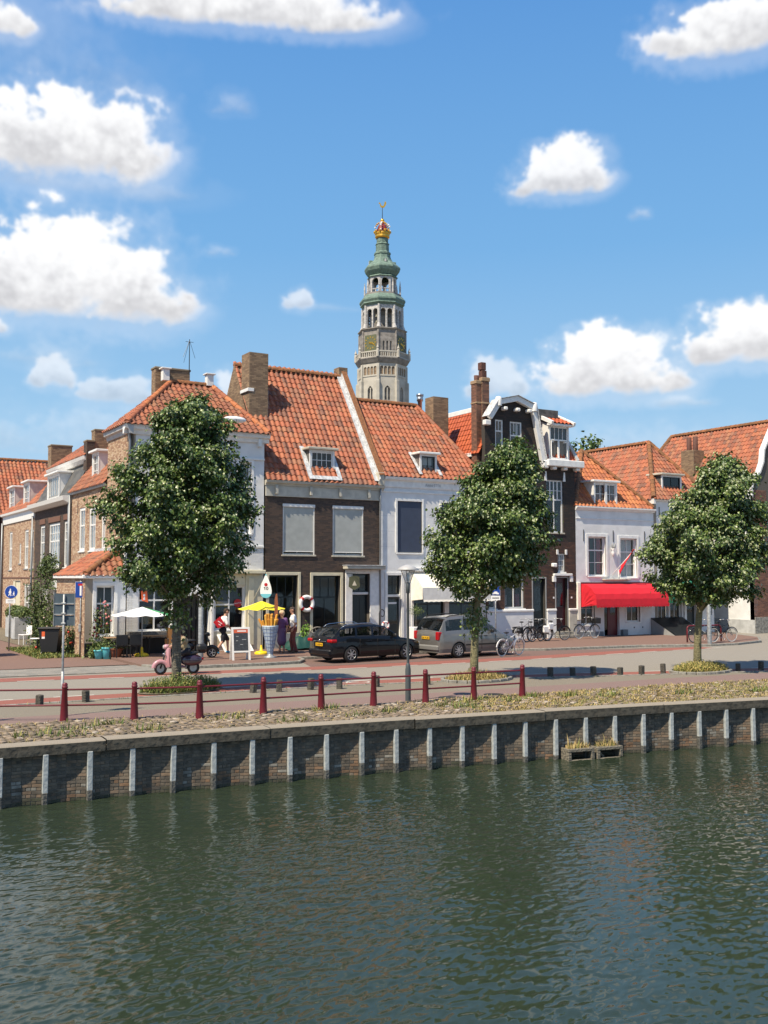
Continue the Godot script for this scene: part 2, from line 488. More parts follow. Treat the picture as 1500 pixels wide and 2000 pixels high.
func sheet(n: String, m: String, pts: PackedVector2Array, y: float, thick := 0.0) -> MeshInstance3D:     # points are (x, z)
	var b := MB.new()
	var q := PackedVector2Array()
	for p in pts: q.append(Vector2(p.x, -p.y))
	b.poly(q, Transform3D(Basis(Vector3.RIGHT, -PI / 2), Vector3(0, y, 0)), thick)
	return structure(n, b, M[m])

func ground() -> void:
	var b := MB.new()
	strip(b, func(_s): return -900.0, func(s): return qn(s) - 0.6, -900, -60, 420, -0.03, -0.03)
	strip(b, func(_s): return -900.0, func(s): return interp(path_out, s) - 0.2, -60, 60, 3, -0.03, -0.03)
	strip(b, func(_s): return -900.0, func(s): return qn(s) - 0.6, 60, 900, 420, -0.03, -0.03)
	structure("ground", b, M.soil)
	b = MB.new()
	strip(b, func(_s): return 0.3, func(s): return interp(near_lane, s) + 1.3, -60, 70, 1.5, 0.0, 0.0)
	b.quad(Vector3(28.9, -0.004, 0.3), Vector3(30.5, -0.004, 0.3), Vector3(30.5, -0.004, -40), Vector3(28.9, -0.004, -40))
	structure("road", b, M.asphalt)
	b = MB.new()
	strip(b, func(s): return interp(far_lane, s), func(s): return interp(far_lane, s) + 1.15, -60, 19.5, 1.5, 0.005, 0.005)
	structure("cycle_lane", b, M.asphalt_red)
	b = MB.new()
	strip(b, func(s): return interp(near_lane, s), func(s): return interp(near_lane, s) + 1.15, -60, 70, 1.5, 0.005, 0.005)
	structure("cycle_lane", b, M.asphalt_red)
	# white dashes and the painted bicycle sign of the near lane
	for k in range(-16, 21):
		var dash := MB.new()
		var s := k * 2.05 + 0.4
		if s < 19.0 and k > -12:
			strip(dash, func(x): return interp(far_lane, x) + 1.14, func(x): return interp(far_lane, x) + 1.26, s, s + 1.05, 1.1, 0.009, 0.009)
			structure("lane_dash", dash, M.road_paint)
			dash = MB.new()
		strip(dash, func(x): return interp(near_lane, x) - 0.10, func(x): return interp(near_lane, x) + 0.02, s, s + 1.05, 1.1, 0.009, 0.009)
		structure("lane_dash", dash, M.road_paint)
	b = MB.new()
	for c in [[-2.2, 13.15], [-1.15, 13.15]]:
		b.torus(Vector3(c[0], 0.0095, c[1]), Basis(), 0.30, 0.035, 20, 4, 0, TAU, 0.02)
	for l in [[-2.2, 13.15, -1.95, 12.9], [-1.95, 12.9, -1.4, 12.9], [-1.95, 12.9, -1.6, 13.2], [-1.6, 13.2, -1.4, 12.9], [-2.2, 13.15, -1.6, 13.2], [-1.15, 13.15, -1.42, 12.82], [-1.42, 12.82, -1.3, 12.75]]:
		var d := Vector3(l[2] - l[0], 0, l[3] - l[1])
		var w := d.normalized().cross(Vector3.UP) * 0.03
		var p := Vector3(l[0], 0.0095, l[1])
		b.quad(p - w, p + w, p + d + w, p + d - w)
	structure("bicycle_marking", b, M.road_paint)
	# near verge of small grey setts, then the footpath
	b = MB.new()
	strip(b, func(s): return interp(near_lane, s) + 1.15, func(s): return interp(path_in, s), -60, 70, 1.5, 0.012, 0.012)
	structure("verge", b, mat("verge", lin(0.255, 0.225, 0.175), 0.95, M.grit, 0.55, 1.5))
	b = MB.new()
	strip(b, func(s): return interp(path_in, s), func(s): return interp(path_out, s), -60, 70, 1.5, 0.012, 0.0)
	structure("footpath", b, M.path_purple)
	b = MB.new()
	strip(b, func(s): return interp(path_out, s), func(s): return qn(s) - 0.32, -60, 70, 1.5, 0.0, -0.10)
	structure("quay_bank", b, M.soil)
	# kerbs of the verge
	b = MB.new()
	var s := -60.0
	while s < 40.0:
		var z := interp(near_lane, s) + 1.15
		var z2 := interp(near_lane, s + 0.98) + 1.15
		var t := Transform3D(Basis(Vector3.UP, -atan2(z2 - z, 0.98)), Vector3(s, 0, z))
		b.cbox(Vector3(0, -0.02, 0), Vector3(0.97, 0.035, 0.12), 0.012, t)
		s += 0.98
	var ks := structure("kerb", b, M.kerb_stone)
	# far pavement: raised slab with the parking bay cut out of it
	var kerb := PackedVector2Array([Vector2(-5.2, -0.4), Vector2(-5.2, 5.0), Vector2(-4.6, 5.9), Vector2(-3.6, 6.3), Vector2(-1.2, 6.45), Vector2(0.2, 6.3), Vector2(0.75, 5.6), Vector2(0.95, 4.75), Vector2(10.3, 4.75), Vector2(10.9, 5.3), Vector2(12.0, 5.75), Vector2(14, 5.9), Vector2(17, 6.15), Vector2(20.2, 7.3), Vector2(22.0, 7.35), Vector2(24.5, 6.6), Vector2(26.8, 4.6), Vector2(28.2, 1.6), Vector2(28.75, -0.4)])
	sheet("pavement", "paver_0", kerb, 0.10, 0.16)
	for i in range(1, kerb.size() - 2):
		var p := Vector3(kerb[i].x, 0, kerb[i].y)
		var q := Vector3(kerb[i + 1].x, 0, kerb[i + 1].y)
		var len := p.distance_to(q)
		var nn := maxi(1, int(len / 0.95))
		for j in nn:
			b = MB.new()
			var t := Transform3D(Basis(Vector3.UP, -atan2(q.z - p.z, q.x - p.x)), p.lerp(q, float(j) / nn))
			b.cbox(Vector3(0.004, -0.03, -0.10), Vector3(len / nn - 0.004, 0.108, 0.035), 0.02, t)
			obj("kerb_stone", b, M.kerb_stone, ks)
	sheet("parking_bay", "paver_1", PackedVector2Array([Vector2(0.9, 4.6), Vector2(10.5, 4.6), Vector2(12.0, 5.7), Vector2(20.0, 7.3), Vector2(16, 7.22), Vector2(8, 7.93), Vector2(2, 7.83), Vector2(0, 7.6)]), 0.006)
	sheet("side_street", "paver_0", PackedVector2Array([Vector2(-26, -60), Vector2(-5.25, -60), Vector2(-5.25, 3.9), Vector2(-26, 3.2)]), 0.03)
	sheet("side_pavement", "soil", PackedVector2Array([Vector2(-6.9, -30), Vector2(-4.2, -30), Vector2(-4.2, -0.4), Vector2(-6.5, -0.6)]), 0.045)
	# pale flagstones across the mouth of the side street
	var fb := MB.new()
	fb.cbox(Vector3(-0.145, -0.02, -0.145), Vector3(0.145, 0.012, 0.145), 0.006)
	var at := []
	var tone := []
	for i in 36:
		for j in 8:
			at.append(Transform3D(Basis(Vector3.UP, -0.06), Vector3(-15.6 + i * 0.297, 0.02 + rng.randf() * 0.004, 3.75 + i * 0.018 + j * 0.297)))
			tone.append(rng.randi())
	var fl := Node3D.new()
	fl.name = "flagstones"; fl.set_meta("kind", "structure"); add_child(fl)
	scatter(fl, "flagstone", "flagstones_rest", fb.done(), at, tone, "flag", 288)
	for q in [[-1.05, 17.75, "drain cover on the footpath left of the middle tree"], [0.35, 17.8, "drain cover on the footpath beside the last railing post"]]:
		b = MB.new()
		b.cyl(Vector3(q[0], -0.02, q[1]), Vector3(q[0], 0.012, q[1]), 0.28, 0.28, 24)
		tag(obj("drain_cover", b, M.iron, self), "round iron " + q[2], "drain cover", "drain covers")
	cobbles()

func bank(s: float, n: float) -> float:
	var a := interp(path_out, s)
	return lerpf(0.0, -0.10, clampf((n - a) / (qn(s) - 0.32 - a), 0.0, 1.0))

func blade(w: float, h: float, bend: float) -> ArrayMesh:
	var b := MB.new()
	b.tri(Vector3(-w, 0, 0), Vector3(w, 0, 0), Vector3(w * 0.6, h * 0.6, bend * 0.4))
	b.tri(Vector3(-w, 0, 0), Vector3(w * 0.6, h * 0.6, bend * 0.4), Vector3(-w * 0.6, h * 0.6, bend * 0.4))
	b.tri(Vector3(-w * 0.6, h * 0.6, bend * 0.4), Vector3(w * 0.6, h * 0.6, bend * 0.4), Vector3(0, h, bend))
	return b.done()

func cobbles() -> void:
	var b := MB.new()
	b.cbox(Vector3(-0.5, -0.6, -0.5), Vector3(0.5, 0.5, 0.5), 0.14)
	var mesh := b.done()
	var at := []
	var tone := []
	var s := -17.0
	while s < 14.0:
		var n := interp(path_out, s) + 0.06
		var row := 0
		while n < qn(s) - 0.38:
			var w := rng.randf_range(0.10, 0.17)
			if s < -1.5 or rng.randf() < 0.35:
				var t := Basis(Vector3.UP, rng.randf_range(-0.25, 0.25) + 0.5) * Basis(Vector3.RIGHT, rng.randf_range(-0.12, 0.12))
				at.append(Transform3D(t.scaled_local(Vector3(w, 0.06 + rng.randf() * 0.025, rng.randf_range(0.09, 0.13))), Vector3(s + rng.randf_range(-0.02, 0.02), bank(s, n) - 0.018 + rng.randf() * 0.02, n)))
				tone.append(rng.randi_range(0, 5) if rng.randf() < 0.93 else 6)
			n += rng.randf_range(0.125, 0.15)
			row += 1
		s += 0.165
	var o := Node3D.new()
	o.name = "cobbled_bank"; o.set_meta("kind", "structure"); add_child(o)
	scatter(o, "cobble", "cobbles_rest", mesh, at, tone, "cobble", 300)
	# dry grass between and over the cobbles, thick to the right
	var field := FastNoiseLite.new()
	field.frequency = 0.35; field.seed = 4
	at = []; tone = []
	for i in 80000:
		var x := rng.randf_range(-14.0, 16.0)
		var a := interp(path_out, x)
		var z := lerpf(a - 0.06, qn(x) - 0.34, rng.randf())
		var dense := clampf((x + 3.5) / 3.5, 0.0, 1.0) * 0.9 + 0.22 + field.get_noise_2d(x * 1.5, z * 3.0) * 0.55
		if rng.randf() > dense: continue
		var k := rng.randf_range(0.5, 1.4)
		at.append(Transform3D(Basis(Vector3.UP, rng.randf() * TAU) * Basis(Vector3.RIGHT, rng.randf_range(-0.2, 1.35)) * Basis().scaled(Vector3(k, k, k)), Vector3(x, bank(x, z) - 0.003, z)))
		tone.append([0, 1, 4, 2, 2][rng.randi_range(0, 4)] if rng.randf() < 0.75 + 0.2 * sin(x * 1.3 + z * 2.0) else 3)
	stuff("dry_grass", "dry yellow grass growing between the cobbles of the quay bank", "grass", blade(0.011, 0.05, 0.06), at, tone, "dry")
	at = []; tone = []
	for c in [[-11.6, 18.5], [-10.6, 18.25], [-9.9, 18.0], [-9.3, 18.9], [-7.3, 18.35], [-4.5, 19.2], [-3.6, 19.1], [-2.0, 18.9], [-1.6, 19.3], [-6.2, 19.2], [-11.0, 18.8], [5.2, 19.9], [3.0, 19.3], [7.5, 20.4], [-4.9, 18.2], [-0.9, 18.5], [1.0, 18.6], [2.0, 18.9], [0.2, 18.9]]:
		for i in 55:
			var r := 0.26 * sqrt(rng.randf())
			var a := rng.randf() * TAU
			var k := rng.randf_range(0.6, 2.0)
			var x: float = c[0] + r * cos(a) * 1.5
			var z: float = c[1] + r * sin(a) * 0.6
			at.append(Transform3D(Basis(Vector3.UP, rng.randf() * TAU) * Basis(Vector3.RIGHT, rng.randf_range(-0.2, 0.6)) * Basis().scaled(Vector3(k * 0.8, k, k)), Vector3(x, bank(x, z) - 0.005, z)))
			tone.append(rng.randi())
	for i in 900:      # along the kerbs and the foot of the railing
		var x := rng.randf_range(-14.0, 14.0)
		var z := interp(path_out, x) + 0.05 if rng.randf() < 0.5 else interp(near_lane, x) + 1.32
		if field.get_noise_1d(x * 5.0) < 0.05: continue
		var k := rng.randf_range(0.3, 0.9)
		at.append(Transform3D(Basis(Vector3.UP, rng.randf() * TAU) * Basis().scaled(Vector3(k, k, k)), Vector3(x, 0.0, z + rng.randf_range(-0.05, 0.05))))
		tone.append(rng.randi())
	stuff("weeds", "green weeds in tufts on the cobbled bank", "weeds", blade(0.012, 0.11, 0.05), at, tone, "weed")

func stuff(n: String, label: String, cat: String, mesh: Mesh, at: Array, tone: Array, pal: String, parent: Node3D = null) -> void:
	if parent:
		put(n, merged(mesh, at, tone, pal), M[pal + "_many"], parent)
		return
	var holder := Node3D.new()
	add_child(holder)
	scatter(holder, n, n, mesh, at, tone, pal, 0)
	var o := holder.get_child(0)
	holder.remove_child(o)
	remove_child(holder)
	holder.free()
	o.name = numbered(n)
	add_child(o)
	tag(o, label, cat)

# copies of one small mesh joined into a single mesh, each with its own colour
func merged(mesh: Mesh, at: Array, tone: Array, pal: String) -> ArrayMesh:
	var a := mesh.surface_get_arrays(0)
	var sv: PackedVector3Array = a[Mesh.ARRAY_VERTEX]
	var sn: PackedVector3Array = a[Mesh.ARRAY_NORMAL]
	var k := sv.size()
	var v := PackedVector3Array()
	var n := PackedVector3Array()
	var c := PackedColorArray()
	v.resize(k * at.size()); n.resize(k * at.size()); c.resize(k * at.size())
	var cols := []
	for m in M[pal]: cols.append(m.albedo_color.srgb_to_linear())
	for i in at.size():
		var t: Transform3D = at[i]
		var nb := t.basis.orthonormalized()
		var cc: Color = cols[tone[i] % cols.size()]
		for q in k:
			v[i * k + q] = t * sv[q]
			n[i * k + q] = nb * sn[q]
			c[i * k + q] = cc
	var arr := []
	arr.resize(Mesh.ARRAY_MAX)
	arr[Mesh.ARRAY_VERTEX] = v; arr[Mesh.ARRAY_NORMAL] = n; arr[Mesh.ARRAY_COLOR] = c
	if a[Mesh.ARRAY_INDEX] != null:
		var si: PackedInt32Array = a[Mesh.ARRAY_INDEX]
		var ix := PackedInt32Array()
		for i in at.size():
			for q in si: ix.append(q + i * k)
		arr[Mesh.ARRAY_INDEX] = ix
	var out := ArrayMesh.new()
	out.add_surface_from_arrays(Mesh.PRIMITIVE_TRIANGLES, arr)
	return out

# ---------------------------------------------------------------- quay and water
func quay() -> void:
	var w := thing("quay_wall", "long brick quay wall with pale timber piles and concrete coping", "quay wall")
	var s := -24.0
	while s < 24.0:        # coping stones
		var e := s + 3.4
		var b := MB.new(true)
		var fc := MB.new(true)
		var n := 8
		for i in n:
			var a := lerpf(s + 0.008, e - 0.008, float(i) / n)
			var c := lerpf(s + 0.008, e - 0.008, float(i + 1) / n)
			var sec := func(x: float) -> Array:
				var q := qn(x)
				return [Vector3(x, -0.31, q - 0.36), Vector3(x, -0.10, q - 0.36), Vector3(x, -0.075, q - 0.33), Vector3(x, -0.085, q + 0.01), Vector3(x, -0.105, q + 0.03), Vector3(x, -0.305, q + 0.03), Vector3(x, -0.31, q - 0.36)]
			var p: Array = sec.call(a)
			var r: Array = sec.call(c)
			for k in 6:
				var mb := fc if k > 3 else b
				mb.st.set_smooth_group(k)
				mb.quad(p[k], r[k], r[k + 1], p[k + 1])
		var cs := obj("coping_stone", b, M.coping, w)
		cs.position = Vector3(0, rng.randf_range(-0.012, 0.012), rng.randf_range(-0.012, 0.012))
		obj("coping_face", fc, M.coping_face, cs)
		s = e
	# piles every 0.84 m, bays of brickwork curving back between them
	var brick := MB.new()
	brick.cbox(Vector3(-0.5, -0.5, -0.5), Vector3(0.5, 0.5, 0.5), 0.06)
	var bmesh := brick.done()
	var pm := MB.new()
	pm.cbox(Vector3(-0.052, -1.16, -0.09), Vector3(0.052, -0.30, 0.028), 0.010)
	var pile := pm.done()
	pm = MB.new()
	pm.cbox(Vector3(-0.056, -2.2, -0.09), Vector3(0.056, -1.05, 0.036), 0.02)
	var foot := pm.done()
	var at := []
	var tone := []
	var stain := FastNoiseLite.new()
	stain.frequency = 0.9; stain.seed = 31
	for k in range(-15, 34):
		var s0 := -10.70 + k * 0.84 * 0.99
		var s1 := s0 + 0.84 * 0.99
		var turn := -atan2(qn(s0 + 0.1) - qn(s0 - 0.1), 0.2)
		var P0 := Vector3(s0, 0, qn(s0))
		var P1 := Vector3(s1, 0, qn(s1))
		var po := put("pile", pile, M.pile_paint, w, Transform3D(Basis(Vector3.UP, turn) * Basis(Vector3.BACK, rng.randf_range(-0.012, 0.012)), P0))
		put("pile_foot", foot, M.pile_foot, po, Transform3D(Basis(), Vector3(0, rng.randf_range(-0.1, 0.14), 0)))
		var b := MB.new(true)
		var nrm := (P1 - P0).cross(Vector3.UP).normalized()
		if nrm.z < 0: nrm = -nrm
		var arc := func(t: float) -> Vector3: return P0.lerp(P1, t) - nrm * (0.03 + 0.105 * 4.0 * t * (1.0 - t))
		for i in 8:
			var a: Vector3 = arc.call(i / 8.0)
			var c: Vector3 = arc.call((i + 1) / 8.0)
			b.quad(a + Vector3(0, -2.2, 0), c + Vector3(0, -2.2, 0), c + Vector3(0, -0.3, 0), a + Vector3(0, -0.3, 0))
		obj("wall_bay", b, M.mortar_quay, w)
		for row in 17:
			var y := -1.42 + row * 0.066
			var t := -0.08 if row & 1 else 0.045
			while t < 0.99:
				var len := 0.225 if (row & 1) == 0 else 0.1125
				var t0 := maxf(t + 0.006, 0.03)
				var t1 := minf(t + len - 0.006, 0.97)
				if t1 - t0 > 0.05:
					var a: Vector3 = arc.call(t0)
					var c: Vector3 = arc.call(t1)
					var x := c - a
					var z := x.cross(Vector3.UP).normalized()
					if z.z < 0: z = -z
					at.append(Transform3D(Basis(x, Vector3(0, 0.054, 0), z * 0.05), (a + c) / 2.0 + Vector3(0, y, 0) - z * (0.013 + rng.randf() * 0.004)))
					var st := stain.get_noise_2d(a.x * 1.2, y * 2.5)
					tone.append(rng.randi_range(5, 6) if y < -1.17 + st * 0.12 else (7 if st > 0.32 and y < -0.75 and rng.randf() < 0.6 else (8 if y < -0.95 and st < -0.2 and rng.randf() < 0.5 else rng.randi_range(0, 4))))
				t += len
	scatter(w, "brick", "bricks", bmesh, at, tone, "brick_quay", 300)
	# two timber boxes hung between the piles at the waterline
	for k in 2:
		var c := 0.62 + k * 0.80
		var o := thing("timber_box", ["open timber box at the waterline, left of the two, with taller weeds", "open timber box at the waterline, right of the two, with a slanting inner board"][k], "box", Vector3(c, 0, qn(c) + 0.08), -0.14, "timber boxes on the quay wall")
		for q in [[-0.37, -1.06, 0.37, -0.98, "beam"], [-0.37, -1.34, 0.37, -1.24, "beam"], [-0.37, -1.24, -0.28, -1.06, "post"], [0.28, -1.24, 0.37, -1.06, "post"]]:
			var b := MB.new()
			b.cbox(Vector3(q[0], q[1], 0.12), Vector3(q[2], q[3], 0.22), 0.012)
			obj(q[4], b, M.weathered_plank, o)
		for x in [-0.37, 0.31]:
			var b := MB.new()
			b.cbox(Vector3(x, -1.34, -0.14), Vector3(x + 0.06, -0.98, 0.117), 0.01)
			obj("side_board", b, M.weathered_plank, o)
		var b := MB.new()
		b.box(Vector3(-0.31, -1.04, -0.16), Vector3(0.31, -1.0, 0.12))
		obj("lid", b, M.weathered_plank, o)
		if k == 1:
			b = MB.new()
			b.bx(Transform3D(Basis(Vector3.BACK, -0.75), Vector3(-0.2, -1.15, 0.08)), Vector3(-0.13, -0.025, 0), Vector3(0.13, 0.025, 0.02))
			obj("inner_board", b, M.weathered_plank, o)
		at = []; tone = []
		for i in 170 - 40 * k:
			var h := rng.randf_range(0.4, 1.3) * (2.2 if rng.randf() < 0.1 else 1.0)
			at.append(Transform3D(Basis(Vector3.UP, rng.randf() * TAU) * Basis(Vector3.RIGHT, rng.randf_range(-0.2, 0.5)) * Basis().scaled(Vector3(1, h, h)), Vector3(rng.randf_range(-0.3, 0.3), -0.995, rng.randf_range(-0.12, 0.17))))
			tone.append(rng.randi_range(0, 4))
		stuff("weeds", "", "", blade(0.011, 0.14, 0.05), at, tone, "dry", o)

func water() -> void:
	var f := FastNoiseLite.new()
	f.frequency = 1.0; f.fractal_octaves = 2; f.seed = 9; f.fractal_gain = 0.55
	var big := FastNoiseLite.new()
	big.frequency = 0.12; big.seed = 3; big.fractal_octaves = 2
	var xs := [-300.0, -120.0, -60.0, -40.0, -30.0]
	var x := -26.0
	while x <= 12.0: xs.append(x); x += 0.09
	xs.append_array([16.0, 20.0, 26.0, 40.0, 80.0, 300.0])
	var zs := []
	var z := 0.0
	while z <= 15.0: zs.append(z); z += 0.06
	zs.append_array([17.0, 20.0, 26.0, 40.0, 90.0, 300.0])
	var hgt := func(px: float, pz: float) -> float:
		# ripples run across the canal, longer along the crest than across it
		var c := px * 0.88 + pz * 0.47
		var d := -px * 0.47 + pz * 0.88
		var gust := 0.65 + 0.7 * clampf(big.get_noise_2d(px, pz) + 0.45, 0.0, 1.0)
		return (f.get_noise_2d(c * 1.1, d * 2.7) * 0.012 + f.get_noise_2d(c * 3.4 + 40.0, d * 7.4) * 0.0125) * gust
	var v := PackedVector3Array()
	var nn := PackedVector3Array()
	for j in zs.size():
		for i in xs.size():
			var px: float = xs[i]
			var pz: float = qn(px) - 0.3 + zs[j]
			var fine: bool = px > -27.0 and px < 12.5 and zs[j] < 15.5
			var h := 0.0
			var no := Vector3.UP
			if fine:
				h = hgt.call(px, pz)
				no = Vector3((h - hgt.call(px + 0.05, pz)) / 0.05, 1, (h - hgt.call(px, pz + 0.05)) / 0.05).normalized()
			v.append(Vector3(px, -1.25 + h, pz)); nn.append(no)
	var ix := PackedInt32Array()
	var w := xs.size()
	for j in zs.size() - 1:
		for i in w - 1:
			var a := j * w + i
			ix.append_array(PackedInt32Array([a, a + 1, a + w, a + 1, a + w + 1, a + w]))
	var arr := []
	arr.resize(Mesh.ARRAY_MAX)
	arr[Mesh.ARRAY_VERTEX] = v; arr[Mesh.ARRAY_NORMAL] = nn; arr[Mesh.ARRAY_INDEX] = ix
	var m := ArrayMesh.new()
	m.add_surface_from_arrays(Mesh.PRIMITIVE_TRIANGLES, arr)
	var o := put("canal_water", m, M.water, self)
	o.set_meta("kind", "structure")
	var bed := MB.new()
	bed.quad(Vector3(-300, -3, 400), Vector3(300, -3, 400), Vector3(300, -3, 5), Vector3(-300, -3, 5))
	structure("canal_bed", bed, M.soil)

func more_materials() -> void:
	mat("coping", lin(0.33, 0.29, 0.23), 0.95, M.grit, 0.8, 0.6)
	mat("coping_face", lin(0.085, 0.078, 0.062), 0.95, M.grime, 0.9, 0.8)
	mat("mortar_quay", lin(0.16, 0.14, 0.11), 0.95, M.grime, 0.8)
	mat("pile_paint", lin(0.41, 0.44, 0.44), 0.7, M.blot, 2.2, 0.5)
	mat("pile_foot", lin(0.11, 0.11, 0.10), 0.8, M.grime, 2.2, 0.8)
	mat("weathered_plank", lin(0.20, 0.18, 0.14), 0.9, M.grime, 2.5, 1.0)
	var w := mat("water", lin(0.023, 0.034, 0.021), 0.085)
	w.metallic_specular = 0.36
	mat("mortar_chimney", lin(0.22, 0.18, 0.125), 0.95, M.fine, 1.0)
	mat("mortar_black", lin(0.05, 0.045, 0.04), 0.95, M.fine, 1.0)
	mat("grey_light", lin(0.48, 0.49, 0.49), 0.6, M.blot, 0.7)
	mat("grey_blue", lin(0.20, 0.22, 0.24), 0.7, M.blot, 0.7)
	mat("cream_grey", lin(0.52, 0.50, 0.43), 0.6, M.blot, 0.6)
	mat("timber_grey", lin(0.19, 0.18, 0.165), 0.8, M.grime, 2.0, 0.6)
	mat("white_joint", lin(0.56, 0.57, 0.58), 0.8)
	mat("letter_grey", lin(0.35, 0.36, 0.37), 0.8)
	mat("cheek_brown", lin(0.17, 0.15, 0.14), 0.8, M.grime, 2.0)
	mat("cheek_boards", lin(0.60, 0.56, 0.52), 0.7, M.blot, 1.0)
	mat("red_dark", lin(0.05, 0.006, 0.009), 0.35)
	mat("rust", lin(0.13, 0.055, 0.04), 0.8, M.grime, 2.0)
	mat("curtain_red", lin(0.35, 0.05, 0.06), 0.9)
	mat("poster_yellow", lin(0.50, 0.36, 0.08), 0.7, M.grit, 3.0)
	mat("poster_white", lin(0.55, 0.55, 0.58), 0.7, M.grime, 4.0)
	mat("poster_pink", lin(0.42, 0.13, 0.20), 0.7, M.grime, 4.0)
	glass("glass_shop", 0.30, Color(0.10, 0.11, 0.11))
	palette("slates", [[0.105, 0.105, 0.10], [0.085, 0.085, 0.082], [0.125, 0.122, 0.115]], 0.7, M.fine, 2.0)
	palette("brick_white", [[0.74, 0.745, 0.74], [0.70, 0.705, 0.70], [0.78, 0.78, 0.775]], 0.7, M.fine, 2.0)
	palette("brick_red_dark", [[0.095, 0.05, 0.036], [0.078, 0.043, 0.033], [0.115, 0.06, 0.042], [0.068, 0.042, 0.035]], 0.9, M.fine, 2.0)
	mat("tower_rust", lin(0.30, 0.22, 0.15), 0.9, M.grime, 0.4)
	mat("clock_green", lin(0.10, 0.11, 0.06), 0.7)
	mat("bronze", lin(0.12, 0.12, 0.10), 0.5, null, 1.0, 0.0, 0.4)
	mat("crown_red", lin(0.20, 0.02, 0.02), 0.6)
	palette("weed_green", [[0.09, 0.14, 0.03], [0.12, 0.17, 0.04], [0.07, 0.11, 0.025], [0.17, 0.20, 0.08]], 0.7)
	palette("dry_green", [[0.34, 0.28, 0.09], [0.26, 0.24, 0.07], [0.17, 0.19, 0.05], [0.40, 0.32, 0.12]], 0.8)
	for p in ["weed_green", "dry_green"]:
		for m in M[p] + [M[p + "_many"]]:
			m.backlight_enabled = true
			m.backlight = Color(0.5, 0.5, 0.35)
	mat("petal_pale", lin(0.65, 0.5, 0.42), 0.8)
	mat("petal_red", lin(0.55, 0.06, 0.04), 0.7)
	mat("petal_dark", lin(0.10, 0.008, 0.015), 0.7)
	mat("petal_pink", lin(0.60, 0.22, 0.22), 0.7)
	mat("lamp_grey", lin(0.06, 0.07, 0.075), 0.5)
	mat("lamp_cap", lin(0.42, 0.42, 0.42), 0.5, M.fine, 2.0)
	mat("sign_back", lin(0.085, 0.115, 0.14), 0.45, M.blot, 1.5, 0.0, 0.2)
	mat("parasol_white", lin(0.82, 0.83, 0.82), 0.85)
	mat("parasol_green", lin(0.05, 0.42, 0.14), 0.8)
	mat("parasol_yellow", lin(0.85, 0.70, 0.02), 0.8)
	for p in ["parasol_white", "parasol_green", "parasol_yellow"]:
		M[p].backlight_enabled = true
		M[p].backlight = Color(0.5, 0.5, 0.5)
	mat("table_wood", lin(0.38, 0.24, 0.13), 0.7, M.grime, 3.0)
	mat("flag_orange", lin(0.70, 0.12, 0.035), 0.7)
	mat("drop_white", lin(0.80, 0.82, 0.84), 0.7)
	mat("drop_blue", lin(0.16, 0.52, 0.62), 0.7)
	mat("cone_paper", lin(0.45, 0.56, 0.66), 0.5, M.blot, 2.0)
	mat("cone_blue", lin(0.10, 0.15, 0.30), 0.6)
	mat("fry_0", lin(0.62, 0.30, 0.04), 0.5)
	mat("fry_1", lin(0.55, 0.24, 0.03), 0.5)
	mat("fry_2", lin(0.70, 0.38, 0.06), 0.5)
	mat("fork_wood", lin(0.36, 0.12, 0.05), 0.6, M.grime, 3.0)
	mat("chalk_black", lin(0.045, 0.055, 0.07), 0.8, M.grime, 2.0)
	mat("chalk_line", lin(0.35, 0.37, 0.38), 0.9)
	mat("header_orange", lin(0.55, 0.11, 0.05), 0.6)
	mat("wheel_wood", lin(0.23, 0.21, 0.18), 0.8, M.grime, 3.0)
	mat("tarp_green", lin(0.006, 0.05, 0.04), 0.55)
	mat("sign_olive", lin(0.06, 0.065, 0.035), 0.6)
	palette("weed_bright", [[0.16, 0.32, 0.03], [0.22, 0.40, 0.04], [0.12, 0.25, 0.03]], 0.7)
	for q in [["paint_black", 0.006, 0.007, 0.010], ["paint_silver", 0.175, 0.17, 0.16], ["paint_white", 0.70, 0.71, 0.72], ["paint_pink", 0.47, 0.24, 0.27], ["purple_dark", 0.035, 0.018, 0.035], ["bike_grey", 0.2, 0.2, 0.2], ["bike_dark", 0.03, 0.035, 0.04]]:
		var m := mat(q[0], lin(q[1], q[2], q[3]), 0.32)
		m.clearcoat_enabled = true
		m.clearcoat = 1.0
		m.clearcoat_roughness = 0.04
	M.paint_black.metallic_specular = 0.2
	M.paint_black.clearcoat = 0.6
	M.paint_silver.metallic = 0.45
	mat("bumper_grey", lin(0.15, 0.15, 0.145), 0.6)
	mat("seat_grey", lin(0.06, 0.06, 0.065), 0.9)
	mat("tail_red", lin(0.35, 0.006, 0.008), 0.15)
	mat("tyre_pale", lin(0.55, 0.54, 0.50), 0.7)
	mat("skin_cloth", Color.WHITE, 0.75).vertex_color_use_as_albedo = true

# ---------------------------------------------------------------- parts of houses (in a house's own axes: x along its front, z out of it)
func rect(x0: float, y0: float, x1: float, y1: float) -> PackedVector2Array:
	return PackedVector2Array([Vector2(x0, y0), Vector2(x1, y0), Vector2(x1, y1), Vector2(x0, y1)])

